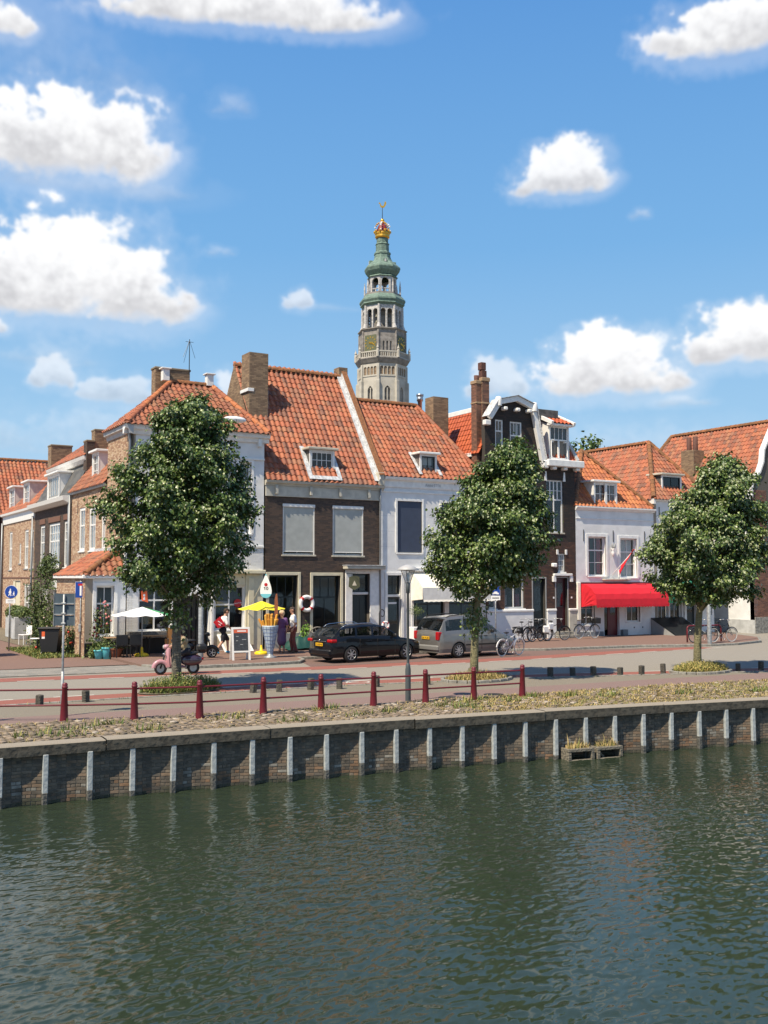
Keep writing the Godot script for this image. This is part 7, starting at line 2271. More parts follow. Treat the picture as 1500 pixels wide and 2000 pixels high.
func bollards() -> void:
	var list := [[-10.57, 14.25], [-9.40, 14.01], [-5.0, 14.2], [-4.30, 14.35], [-3.34, 14.34], [-2.55, 14.55], [-1.39, 14.6], [0.2, 14.81], [4.68, 14.9], [5.5, 15.0], [6.05, 15.35], [6.93, 15.6], [7.65, 15.8], [8.55, 15.85], [11.3, 16.5], [12.3, 16.6], [13.3, 16.8]]
	var where := ["leftmost, beside the tall sign post", "second from the left, clear of any tree", "leaning in the shade right of the left tree", "in the shade, second right of the left tree", "in the shade, third right of the left tree", "at the edge of the left tree's shade", "by the painted bicycle", "half hidden behind the lamp post", "in the shade right of the middle tree, first", "in the shade right of the middle tree, second", "first of four in the sun before the right tree", "second of four in the sun before the right tree", "third of four in the sun before the right tree", "nearest the left side of the right tree", "first in the shade right of the right tree", "second in the shade right of the right tree", "at the right edge of the picture"]
	for i in list.size():
		var o := thing("timber_bollard", "short weathered timber bollard " + where[i], "bollard", Vector3(list[i][0], 0, list[i][1]), rng.randf() * 1.5, "timber bollards along the verge")
		var h := rng.randf_range(0.27, 0.34)
		var b := MB.new()
		b.cbox(Vector3(-0.075, -0.1, -0.075), Vector3(0.075, h, 0.075), 0.018, Transform3D(Basis(Vector3.BACK, -0.18 if i == 2 else rng.randf_range(-0.05, 0.05)) * Basis(Vector3.RIGHT, rng.randf_range(-0.05, 0.05)), Vector3.ZERO))
		obj("stump", b, M.weathered_wood, o)

func lamps() -> void:
	var o := thing("quay_lantern", "slim dark lamp post with glass cone lantern beside the railing", "street lamp", Vector3(-2.42, 0, 17.95))
	var b := MB.new(true)
	b.lathe(Vector3.ZERO, [Vector2(0.07, -0.1), Vector2(0.07, 0.8), Vector2(0.06, 0.86), Vector2(0.055, 0.92), Vector2(0.036, 0.96)], 14)
	obj("base", b, M.lamp_grey, o)
	b = MB.new(true)
	b.lathe(Vector3.ZERO, [Vector2(0.034, 0.95), Vector2(0.028, 2.7), Vector2(0.05, 2.72), Vector2(0.055, 2.95), Vector2(0.035, 2.98)], 12)
	obj("pole", b, M.lamp_grey, o)
	b = MB.new(true)
	b.lathe(Vector3.ZERO, [Vector2(0.05, 2.95), Vector2(0.17, 3.28)], 16)
	obj("lantern_glass", b, M.lamp_glass, o)
	b = MB.new(true)
	b.lathe(Vector3.ZERO, [Vector2(0.0, 3.26), Vector2(0.28, 3.285), Vector2(0.285, 3.30), Vector2(0.16, 3.38), Vector2(0.06, 3.42), Vector2(0, 3.43)], 20)
	obj("lantern_cap", b, M.lamp_cap, o)
	b = MB.new(true)
	b.lathe(Vector3.ZERO, [Vector2(0.0, 3.0), Vector2(0.04, 3.0), Vector2(0.045, 3.2), Vector2(0.0, 3.22)], 10)
	obj("bulb", b, M.white_gloss, o)
	b = MB.new()
	for k in 4:
		var a := PI / 4 + PI / 2 * k
		b.cyl(Vector3(cos(a) * 0.05, 2.95, sin(a) * 0.05), Vector3(cos(a) * 0.175, 3.28, sin(a) * 0.175), 0.008, 0.008, 5)
	obj("lantern_frame", b, M.lamp_grey, o)
	for q in [[-2.78, 4.25, 0.62, 8.75, "tall galvanised street lamp rising through the left tree"], [20.44, 7.1, 0.75, 8.1, "tall galvanised street lamp beside the red bicycle stand"]]:
		o = thing("street_lamp", q[4], "street lamp", Vector3(q[0], 0.1, q[1]))
		b = MB.new(true)
		b.lathe(Vector3.ZERO, [Vector2(0.10, -0.1), Vector2(0.10, 1.9), Vector2(0.075, 1.95), Vector2(0.06, q[3] - 0.3)], 12)
		obj("pole", b, M.galvanised, o)
		b = MB.new(true)
		b.tube([Vector3(0, q[3] - 0.35, 0), Vector3(0.1, q[3] - 0.1, 0), Vector3(q[2], q[3], 0), Vector3(q[2] + 0.3, q[3] + 0.08, 0)], 0.03, 8)
		obj("arm", b, M.galvanised, o)
		b = MB.new(true)
		b.ball(Vector3(q[2] + 0.62, q[3] + 0.16, 0), Vector3(0.46, 0.13, 0.16), 16, 8)
		obj("lamp_head", b, M.white_gloss, o)
		part_box(o, "hatch", "dark_paint", Vector3(0.05, 1.3, 0.06), Vector3(0.09, 1.85, 0.09), 0.0)

func pole(o: Node3D, h: float, r := 0.03) -> void:
	var b := MB.new(true)
	b.cyl(Vector3(0, -0.1, 0), Vector3(0, h, 0), r, r, 10)
	obj("pole", b, M.galvanised, o)

func signs() -> void:
	# back of a three-panel sign on the tall quay post
	var o := thing("direction_sign", "grey back of a three-panel sign on a tall pale post", "sign", Vector3(-10.53, 0, 16.35), -0.53)
	pole(o, 2.72, 0.026)
	var b := MB.new(true)
	b.cyl(Vector3(0, -0.1, 0), Vector3(0, 1.0, 0), 0.036, 0.036, 10)
	obj("post_sleeve", b, M.galvanised, o)
	for k in 3: part_box(o, "panel", "sign_back", Vector3(-0.23, 2.02 + k * 0.245, -0.05), Vector3(0.23, 2.25 + k * 0.245, -0.032), 0.0)
	for y in [2.26, 2.50]: part_box(o, "rail", "galvanised", Vector3(-0.22, y, -0.031), Vector3(0.22, y + 0.025, -0.008), 0.0)
	for x in [-0.24, 0.23]: part_box(o, "edge_strip", "galvanised", Vector3(x, 2.01, -0.055), Vector3(x + 0.012, 2.75, -0.02), 0.0)
	for y in [2.05, 2.27, 2.5]: part_box(o, "clamp", "galvanised", Vector3(-0.05, y, -0.035), Vector3(0.05, y + 0.04, 0.035), 0.008)
	# dead end sign
	o = thing("dead_end_sign", "blue dead end sign with red-topped white bar beside the annexe", "sign", Vector3(-5.95, 0, -0.45), -0.5)
	pole(o, 3.0)
	part_box(o, "plate_rim", "letter_white", Vector3(-0.21, 2.32, 0.031), Vector3(0.21, 2.94, 0.042), 0.0)
	part_box(o, "plate", "sign_blue", Vector3(-0.20, 2.33, 0.0425), Vector3(0.20, 2.93, 0.048), 0.0)
	part_box(o, "white_bar", "letter_white", Vector3(-0.035, 2.4, 0.0485), Vector3(0.035, 2.78, 0.052), 0.0)
	part_box(o, "red_bar", "red_gloss", Vector3(-0.10, 2.782, 0.0485), Vector3(0.10, 2.86, 0.052), 0.0)
	part_box(o, "meter_box", "galvanised", Vector3(-0.05, 1.0, 0.031), Vector3(0.05, 1.3, 0.09), 0.01)
	# pedestrian zone sign
	o = thing("pedestrian_sign", "round blue sign with white walking adult and child, on a pole", "sign", Vector3(-7.7, 0, -5.2), -0.5)
	pole(o, 2.75)
	b = MB.new()
	b.cyl(Vector3(0.06, 2.5, 0.032), Vector3(0.06, 2.5, 0.042), 0.275, 0.275, 28)
	obj("plate_rim", b, M.letter_white, o)
	b = MB.new()
	b.cyl(Vector3(0.06, 2.5, 0.0425), Vector3(0.06, 2.5, 0.048), 0.262, 0.262, 28)
	obj("plate", b, M.sign_blue, o)
	for f in [[0.02, 0.0, 1.0], [0.17, -0.05, 0.62]]:
		b = MB.new()
		var t := Transform3D(Basis().scaled(Vector3.ONE * f[2]), Vector3(f[0], 2.47 + f[1], 0.05))
		b.poly(PackedVector2Array([Vector2(-0.02, 0.10), Vector2(0.03, 0.10), Vector2(0.05, 0.0), Vector2(0.03, -0.02), Vector2(0.05, -0.14), Vector2(0.02, -0.15), Vector2(0.0, -0.04), Vector2(-0.05, -0.14), Vector2(-0.08, -0.13), Vector2(-0.03, 0.0), Vector2(-0.06, -0.02), Vector2(-0.07, 0.01)]), t, 0.003)
		b.cyl(t * Vector3(0.005, 0.135, -0.003), t * Vector3(0.005, 0.135, 0.0), 0.028 * f[2], 0.028 * f[2], 10)
		obj("figure", b, M.letter_white, o)
	part_box(o, "sub_plate", "letter_white", Vector3(-0.16, 2.02, 0.032), Vector3(0.24, 2.2, 0.04), 0.0)
	for y in [2.07, 2.13]: part_box(o, "print_line", "letter_grey", Vector3(-0.08, y, 0.0405), Vector3(0.16, y + 0.025, 0.042), 0.0)
	# parking sign
	o = thing("parking_sign", "blue parking sign with white P and car on a thin pole", "sign", Vector3(10.86, 0.1, 3.8), -0.5)
	pole(o, 2.8, 0.028)
	part_box(o, "plate_rim", "letter_white", Vector3(-0.20, 2.22, 0.03), Vector3(0.20, 2.84, 0.04), 0.0)
	part_box(o, "plate", "sign_blue", Vector3(-0.19, 2.23, 0.0405), Vector3(0.19, 2.83, 0.045), 0.0)
	letters(o, "letter", "P", "letter_white", 0.34, Transform3D(Basis(), Vector3(0, 2.62, 0.047)), 0.004)
	b = MB.new()
	b.poly(PackedVector2Array([Vector2(-0.14, 0), Vector2(0.14, 0), Vector2(0.14, 0.06), Vector2(0.09, 0.07), Vector2(0.06, 0.12), Vector2(-0.05, 0.12), Vector2(-0.09, 0.07), Vector2(-0.14, 0.06)]), Transform3D(Basis(), Vector3(0, 2.27, 0.05)), 0.004)
	obj("car_symbol", b, M.letter_white, o)
	part_box(o, "sub_plate", "letter_white", Vector3(-0.20, 2.02, 0.03), Vector3(0.20, 2.205, 0.04), 0.0)
	part_box(o, "print_line", "letter_black", Vector3(-0.15, 2.09, 0.0405), Vector3(0.15, 2.13, 0.043), 0.0)

func umbrella(n: String, label: String, at: Vector3, h: float, R: float, rise: float, m: String, base_m: String, panel := "") -> void:
	var o := thing(n, label, "parasol", at)
	var b := MB.new(true)
	b.cyl(Vector3.ZERO, Vector3(0, h + rise, 0), 0.022, 0.022, 8)
	obj("pole", b, M.galvanised, o)
	b = MB.new(true)
	b.lathe(Vector3.ZERO, [Vector2(0.26, 0.0), Vector2(0.27, 0.06), Vector2(0.2, 0.11), Vector2(0.06, 0.13), Vector2(0.045, 0.32), Vector2(0.03, 0.36)], 18)
	obj("base", b, M[base_m], o)
	for k in 8:
		b = MB.new(true)
		var a0 := TAU * k / 8.0 + 0.2
		var a1 := TAU * (k + 1) / 8.0 + 0.2
		var nn := 6
		for j in nn:
			for i in 4:
				var f := func(u: float, v: float) -> Vector3:
					var d := Vector3(cos(a0), 0, sin(a0)).lerp(Vector3(cos(a1), 0, sin(a1)), u)
					var sag := 0.05 * sin(PI * u) * v
					return d * R * v + Vector3(0, h + rise * pow(1.0 - v, 1.15) - sag, 0)
				b.quad(f.call(i / 4.0, j / float(nn)), f.call((i + 1) / 4.0, j / float(nn)), f.call((i + 1) / 4.0, (j + 1) / float(nn)), f.call(i / 4.0, (j + 1) / float(nn)))
		obj("canopy_panel", b, M[panel if panel and k == 0 else m], o)
		b = MB.new()
		b.cyl(Vector3(0, h + rise - 0.02, 0), Vector3(cos(a0) * R, h - 0.012, sin(a0) * R), 0.009, 0.007, 4)
		obj("rib", b, M.steel, o)

func table(label: String, at: Vector3, w: float, d: float, top: String) -> void:
	var o := thing("terrace_table", label, "table", at, 0.0, "tables on the cafe terrace")
	part_box(o, "table_top", top, Vector3(-w / 2, 0.70, -d / 2), Vector3(w / 2, 0.74, d / 2), 0.01)
	for x in [-w * 0.4, w * 0.4]:
		for z in [-d * 0.38, d * 0.38]: part_box(o, "leg", "iron", Vector3(x - 0.02, 0, z - 0.02), Vector3(x + 0.02, 0.699, z + 0.02), 0.0)

func chair(label: String, at: Vector3, turn: float, m: String) -> void:
	var o := thing("terrace_chair", label, "chair", at, turn, "chairs on the cafe terrace")
	part_box(o, "seat", m, Vector3(-0.22, 0.42, -0.22), Vector3(0.22, 0.46, 0.22), 0.015)
	part_box(o, "backrest", m, Vector3(-0.22, 0.47, -0.23), Vector3(0.22, 0.86, -0.20), 0.01)
	for x in [-0.2, 0.17]:
		for z in [-0.2, 0.17]: part_box(o, "leg", m, Vector3(x, 0, z), Vector3(x + 0.03, 0.419, z + 0.03), 0.0)

func flower_pot(label: String, at: Vector3, r: float, h: float, m: String, plant: String, n: int) -> void:
	var o := thing("flower_pot", label, "flower pot", at, 0.0, "pots in front of the annexe")
	var b := MB.new(true)
	b.lathe(Vector3.ZERO, [Vector2(0.0, 0.0), Vector2(r * 0.68, 0.0), Vector2(r * 0.95, h - 0.06)], 18)
	b.st.set_smooth_group(2)
	b.lathe(Vector3.ZERO, [Vector2(r * 0.95, h - 0.06), Vector2(r * 1.06, h - 0.06), Vector2(r * 1.06, h), Vector2(r * 0.9, h), Vector2(r * 0.9, h - 0.04), Vector2(0, h - 0.04)], 18)
	obj("pot", b, M[m], o)
	var ats := []
	var tone := []
	for i in n:
		var q := Vector3(rng.randfn() * r * 0.7, absf(rng.randfn()) * 0.16, rng.randfn() * r * 0.7)
		ats.append(leaf_at(Vector3(0, h, 0) + q, q.normalized(), rng.randf_range(0.5, 1.0)))
		tone.append(rng.randi())
	put("plant", merged(leaf_shape(0.085, 0.05), ats, tone, plant), M[plant + "_many"], o)

func lifebuoy(label: String, at: Vector3, R: float, r: float) -> void:
	var o := thing("lifebuoy", label, "lifebuoy", at)
	var bs := Basis(Vector3.RIGHT, PI / 2)
	for k in 4:
		var a := PI / 4 + PI / 2 * k
		for q in [[a - 0.17, a + 0.17, "red_gloss", "red_band", r * 1.05], [a + 0.17, a + PI / 2 - 0.17, "white_gloss", "ring_segment", r]]:
			var b := MB.new(true)
			b.torus(Vector3.ZERO, bs, R, q[4], 8, 10, q[0], q[1])
			obj(q[3], b, M[q[2]], o)

func cafe_things() -> void:
	umbrella("white_parasol", "white parasol with one green panel and yellow base on the cafe terrace", Vector3(-4.05, 0.1, 1.3), 1.58, 1.18, 0.30, "parasol_white", "yellow_gloss", "parasol_green")
	umbrella("yellow_parasol", "yellow parasol above the giant cone of fries", Vector3(0.33, 0.1, 2.6), 1.78, 0.95, 0.30, "parasol_yellow", "yellow_gloss")
	table("long timber table under the white parasol, left", Vector3(-4.75, 0.1, 1.0), 1.25, 0.55, "table_wood")
	table("timber table behind the wicker chair, right of the white parasol", Vector3(-3.05, 0.1, 0.6), 1.35, 0.5, "table_wood")
	chair("black chair at the left end of the long timber table", Vector3(-4.95, 0.1, 1.55), PI, "dark_paint")
	chair("black chair between the parasol pole and the long table", Vector3(-4.45, 0.1, 1.6), PI, "dark_paint")
	var o := thing("wicker_chair", "high-backed tan wicker chair on the cafe terrace", "chair", Vector3(-3.0, 0.1, 1.9), 2.9)
	var b := MB.new()
	b.poly(PackedVector2Array([Vector2(-0.27, 0.35), Vector2(0.27, 0.35), Vector2(0.30, 1.12), Vector2(-0.30, 1.12)]), Transform3D(Basis(Vector3.RIGHT, -0.15), Vector3(0, 0, -0.2)), 0.05)
	obj("backrest", b, M.wicker, o)
	part_box(o, "seat", "wicker", Vector3(-0.27, 0.30, -0.25), Vector3(0.27, 0.42, 0.28), 0.03)
	for x in [-0.30, 0.25]: part_box(o, "armrest", "wicker", Vector3(x, 0.421, -0.22), Vector3(x + 0.06, 0.66, 0.26), 0.02)
	for x in [-0.26, 0.21]:
		for z in [-0.24, 0.22]: part_box(o, "leg", "wicker", Vector3(x, 0, z), Vector3(x + 0.05, 0.299, z + 0.05), 0.01)
	flower_pot("turquoise flower pot behind, left of the pots", Vector3(-5.55, 0.03, 0.85), 0.20, 0.34, "turquoise", "weed_green", 120)
	flower_pot("tall turquoise flower pot with hollyhock leaves, centre of the pots", Vector3(-5.3, 0.03, 1.05), 0.21, 0.44, "turquoise", "weed_green", 160)
	flower_pot("wide terracotta flower pot right of the turquoise pots", Vector3(-5.0, 0.1, 1.15), 0.26, 0.34, "terracotta", "shrub", 260)
	# orange ice cream flag on the cafe wall
	o = thing("orange_flag", "small orange paper flag with white print on the cafe corner", "flag", Vector3(-3.62, 2.35, 0.14))
	b = MB.new()
	b.poly(PackedVector2Array([Vector2(-0.13, 0.22), Vector2(0.10, 0.24), Vector2(0.15, -0.24), Vector2(-0.10, -0.15)]), Transform3D(Basis(Vector3.UP, -0.3), Vector3.ZERO), 0.01)
	obj("cloth", b, M.flag_orange, o)
	for q in [[0.0, 0.05, 0.05], [0.01, -0.08, 0.06]]:
		b = MB.new()
		b.cyl(Vector3(q[0], q[1], 0.004), Vector3(q[0], q[1], 0.009), q[2], q[2], 10)
		obj("print", b, M.letter_white, o)
	# drop-shaped ice cream banner on a slanting stick
	o = thing("drop_banner", "drop-shaped white and blue ice cream banner on a slanting stick", "banner", Vector3(1.01, 2.0, 0.1))
	b = MB.new(true)
	b.cyl(Vector3(-0.25, -0.35, 0.02), Vector3(0.12, 1.2, 1.1), 0.014, 0.012, 6)
	obj("stick", b, M.cream_paint, o)
	var drop := PackedVector2Array()
	for i in 22:
		var a := TAU * i / 22.0
		var w := 0.26 * sin(a) * (0.58 + 0.42 * cos(a)) / 0.75
		drop.append(Vector2(w, -0.5 * cos(a) - 0.02))
	var dt := Transform3D(Basis(Vector3.UP, -0.5), Vector3(0.12, 0.78, 1.1))
	b = MB.new()
	b.poly(drop, dt, 0.008)
	obj("cloth", b, M.drop_white, o)
	b = MB.new()
	var lo := PackedVector2Array()
	for p in drop:
		if p.y < -0.27: lo.append(p)
	if lo.size() > 2: b.poly(lo, Transform3D(dt.basis, dt.origin + dt.basis.z * 0.004), 0.003)
	var hi := PackedVector2Array()
	for p in drop:
		if p.y > 0.38: hi.append(p)
	if hi.size() > 2: b.poly(hi, Transform3D(dt.basis, dt.origin + dt.basis.z * 0.004), 0.003)
	obj("blue_border", b, M.drop_blue, o)
	b = MB.new()
	b.cyl(dt * Vector3(0, 0.03, 0.001), dt * Vector3(0, 0.03, 0.006), 0.07, 0.07, 14)
	obj("red_cup", b, M.red_gloss, o)
	letters(o, "lettering", "10", "letter_black", 0.13, Transform3D(dt.basis, dt * Vector3(0, -0.13, 0.004)), 0.004)
	# giant cone of fries
	o = thing("fries_cone", "giant paper cone of golden fries with wooden fork, advertising figure", "statue", Vector3(-0.1, 0.1, 4.4), 0.1)
	b = MB.new(true)
	b.lathe(Vector3.ZERO, [Vector2(0.24, 0.0), Vector2(0.24, 0.05), Vector2(0.12, 0.08), Vector2(0.1, 0.14)], 18)
	obj("foot", b, M.galvanised, o)
	b = MB.new(true)
	b.lathe(Vector3.ZERO, [Vector2(0.09, 0.12), Vector2(0.30, 1.16), Vector2(0.31, 1.2), Vector2(0.27, 1.18)], 22)
	obj("paper_cone", b, M.cone_paper, o)
	b = MB.new()
	for k in 12:
		var a := TAU * k / 12.0
		var d := Vector3(cos(a), 0, sin(a))
		b.cyl(d * 0.095 + Vector3(0, 0.14, 0), d * 0.303 + Vector3(0, 1.16, 0), 0.006, 0.008, 4)
	obj("blue_lines", b, M.cone_blue, o)
	for k in 7:
		b = MB.new()
		var y := 0.26 + k * 0.135
		b.torus(Vector3(0, y, 0), Basis(Vector3.RIGHT, rng.randf_range(-0.05, 0.05)), 0.09 + (y - 0.12) * 0.202 + 0.004, 0.007, 22, 4)
		obj("blue_ring", b, M.cone_blue, o)
	for k in 24:
		b = MB.new()
		var a := TAU * k / 24.0 * 2.0 + 0.3
		var r := 0.06 + 0.19 * float(k % 8) / 8.0 + (0.05 if k < 12 else 0.0)
		var t := Transform3D(Basis(Vector3.UP, -a) * Basis(Vector3.BACK, -rng.randf_range(0.1, 0.5) * r / 0.25) * Basis(Vector3.UP, rng.randf()), Vector3(cos(a) * r * 0.8, 1.05, sin(a) * r * 0.8))
		b.cbox(Vector3(-0.04, 0, -0.04), Vector3(0.04, rng.randf_range(0.35, 0.62), 0.04), 0.012, t)
		obj("fry", b, M["fry_%d" % (k % 3)], o)
	b = MB.new()
	b.poly(PackedVector2Array([Vector2(-0.055, 0), Vector2(0.055, 0), Vector2(0.07, 0.75), Vector2(0.05, 1.0), Vector2(0.03, 1.15), Vector2(-0.02, 1.12), Vector2(-0.06, 0.9), Vector2(-0.065, 0.6)]), Transform3D(Basis(Vector3.UP, -0.5), Vector3(0.22, 1.25, 0.05)), 0.05)
	obj("wooden_fork", b, M.fork_wood, o)
	# A-frame chalkboard
	o = thing("chalkboard", "white-framed A-board chalkboard with chalk writing on the pavement", "sign board", Vector3(-1.45, 0.1, 4.75), -0.15)
	for s in [1, -1]:
		var t := Transform3D(Basis(Vector3.UP, 0.0 if s > 0 else PI) * Basis(Vector3.RIGHT, -0.16), Vector3(0, 0, s * 0.22))
		b = MB.new()
		bar(b, -0.34, 0, -0.27, 1.2, -0.03, 0.0, t); bar(b, 0.27, 0, 0.34, 1.2, -0.03, 0.0, t)
		bar(b, -0.27, 1.13, 0.27, 1.2, -0.03, -0.001, t); bar(b, -0.27, 0.28, 0.27, 0.34, -0.03, -0.001, t)
		var fr := obj("frame", b, M.white_paint, o)
		part_box(fr, "board", "chalk_black", Vector3(-0.268, 0.342, -0.022), Vector3(0.268, 1.128, -0.012), 0.0, t)
		if s > 0:
			part_box(fr, "header", "header_orange", Vector3(-0.268, 0.99, -0.0118), Vector3(0.268, 1.127, -0.008), 0.0, t)
			part_box(fr, "header_print", "letter_white", Vector3(-0.13, 1.04, -0.0078), Vector3(0.2, 1.08, -0.006), 0.0, t)
			for q in [[-0.18, 0.86, 0.1], [0.04, 0.74, 0.16], [-0.18, 0.70, 0.07], [-0.03, 0.56, 0.1]]:
				part_box(fr, "chalk_line", "chalk_line", Vector3(q[0], q[1], -0.0118), Vector3(q[0] + q[2], q[1] + 0.02, -0.0105), 0.0, t)
	# lifebuoys, cart wheel, tarpaulin, plant, crook and shop sign
	lifebuoy("red and white lifebuoy hung on the brick wall between shop windows", Vector3(3.53, 1.98, 0.10), 0.29, 0.085)
	lifebuoy("small white lifebuoy on the iron crook beside the shop door", Vector3(7.21, 0.98, 0.55), 0.15, 0.05)
	o = thing("iron_crook", "curled black iron crook standing left of the white house door", "stand", Vector3(6.98, 0.1, 0.4))
	b = MB.new(true)
	var pts := [Vector3(0, 0, 0), Vector3(0, 1.4, 0)]
	for k in 14: pts.append(Vector3(0.15 - cos(k * 0.42) * 0.15 * (1.0 - k * 0.04), 1.4 + sin(k * 0.42) * 0.2 * (1.0 - k * 0.03), 0))
	b.tube(pts, 0.022, 7)
	obj("rod", b, M.iron, o)
	o = thing("cart_wheel", "old wooden cart wheel leaning under the shop window", "wheel", Vector3(3.95, 0.52, 0.42), 0.0)
	b = MB.new(true)
	b.torus(Vector3.ZERO, Basis(Vector3.RIGHT, PI / 2 - 0.2), 0.46, 0.03, 28, 8)
	obj("rim", b, M.wheel_wood, o)
	for k in 10:
		b = MB.new()
		var d := Basis(Vector3.RIGHT, -0.2) * Vector3(cos(TAU * k / 10.0), sin(TAU * k / 10.0), 0)
		b.cyl(d * 0.06, d * 0.45, 0.02, 0.016, 6)
		obj("spoke", b, M.wheel_wood, o)
	b = MB.new(true)
	b.ball(Vector3.ZERO, Vector3(0.09, 0.09, 0.09), 10, 6)
	obj("hub", b, M.wheel_wood, o)
	o = thing("green_tarpaulin", "dark green tarpaulin heaped in front of the brick house", "tarpaulin", Vector3(2.75, 0.1, 1.0))
	b = MB.new(true)
	var fn := FastNoiseLite.new()
	fn.frequency = 1.6; fn.seed = 8
	for i in 22:
		for j in 10:
			var f := func(a: int, c: int) -> Vector3:
				var x := lerpf(-0.75, 0.85, a / 22.0)
				var z := lerpf(-0.45, 0.6, c / 10.0)
				var e := maxf(0.0, 1.0 - pow(absf(x / 0.85), 2.4)) * maxf(0.0, 1.0 - pow(absf((z - 0.05) / 0.6), 2.5))
				return Vector3(x, e * (0.5 + fn.get_noise_2d(x, z) * 0.25 + 0.15 * x), z)
			b.quad(f.call(i, j + 1), f.call(i + 1, j + 1), f.call(i + 1, j), f.call(i, j))
	obj("sheet", b, M.tarp_green, o)
	bush("fern", "bright green fern beside the cart wheel", "plant", Vector3(3.2, 0.1, 0.6), Vector3(0.28, 1.0, 0.22), 320, "weed_bright", {"leaf": 0.13, "wide": 0.3})
	o = thing("hanging_sign", "small shield-shaped shop sign hanging beside the dark door", "sign", Vector3(5.62, 2.85, 0.05))
	b = MB.new(true)
	b.cyl(Vector3(-0.12, 0.42, 0), Vector3(-0.02, 0.42, 0.85), 0.012, 0.012, 6)
	obj("bracket", b, M.iron, o)
	b = MB.new()
	b.poly(PackedVector2Array([Vector2(-0.22, 0.28), Vector2(0, 0.34), Vector2(0.22, 0.28), Vector2(0.25, -0.15), Vector2(0.12, -0.24), Vector2(0, -0.30), Vector2(-0.12, -0.24), Vector2(-0.25, -0.15)]), Transform3D(Basis(Vector3.UP, -0.5), Vector3(0, 0, 0.5)), 0.04)
	obj("shield", b, M.sign_olive, o)
	b = MB.new()
	b.poly(PackedVector2Array([Vector2(-0.1, -0.1), Vector2(0.1, -0.1), Vector2(0, 0.12)]), Transform3D(Basis(Vector3.UP, -0.5), Vector3(0.005, 0, 0.51)), 0.012)
	obj("emblem", b, M.stone_trim, o)
	for k in 2: part_box(o, "chain", "iron", Vector3(-0.13 + k * 0.2, 0.3, 0.49), Vector3(-0.12 + k * 0.2, 0.42, 0.5), 0.0)
	# planter with small olive tree before the cream awning
	o = thing("shop_planter", "white box planter with a small round olive tree by the cream awning", "planter", Vector3(8.3, 0.1, 1.35))
	part_box(o, "box", "white_gloss", Vector3(-0.26, 0, -0.24), Vector3(0.24, 0.82, 0.24), 0.015)
	b = MB.new(true)
	b.cyl(Vector3(0, 0.8, 0), Vector3(0.02, 1.5, 0), 0.018, 0.014, 6)
	obj("stem", b, M.bark, o)
	var ats := []
	var tone := []
	for i in 420:
		var q := Vector3(rng.randfn() * 0.15, rng.randfn() * 0.11, rng.randfn() * 0.15)
		ats.append(leaf_at(Vector3(0.02, 1.56, 0) + q, q.normalized(), rng.randf_range(0.6, 1.0)))
		tone.append(rng.randi())
	put("crown", merged(leaf_shape(0.07, 0.03), ats, tone, "weed_green"), M.weed_green_many, o)

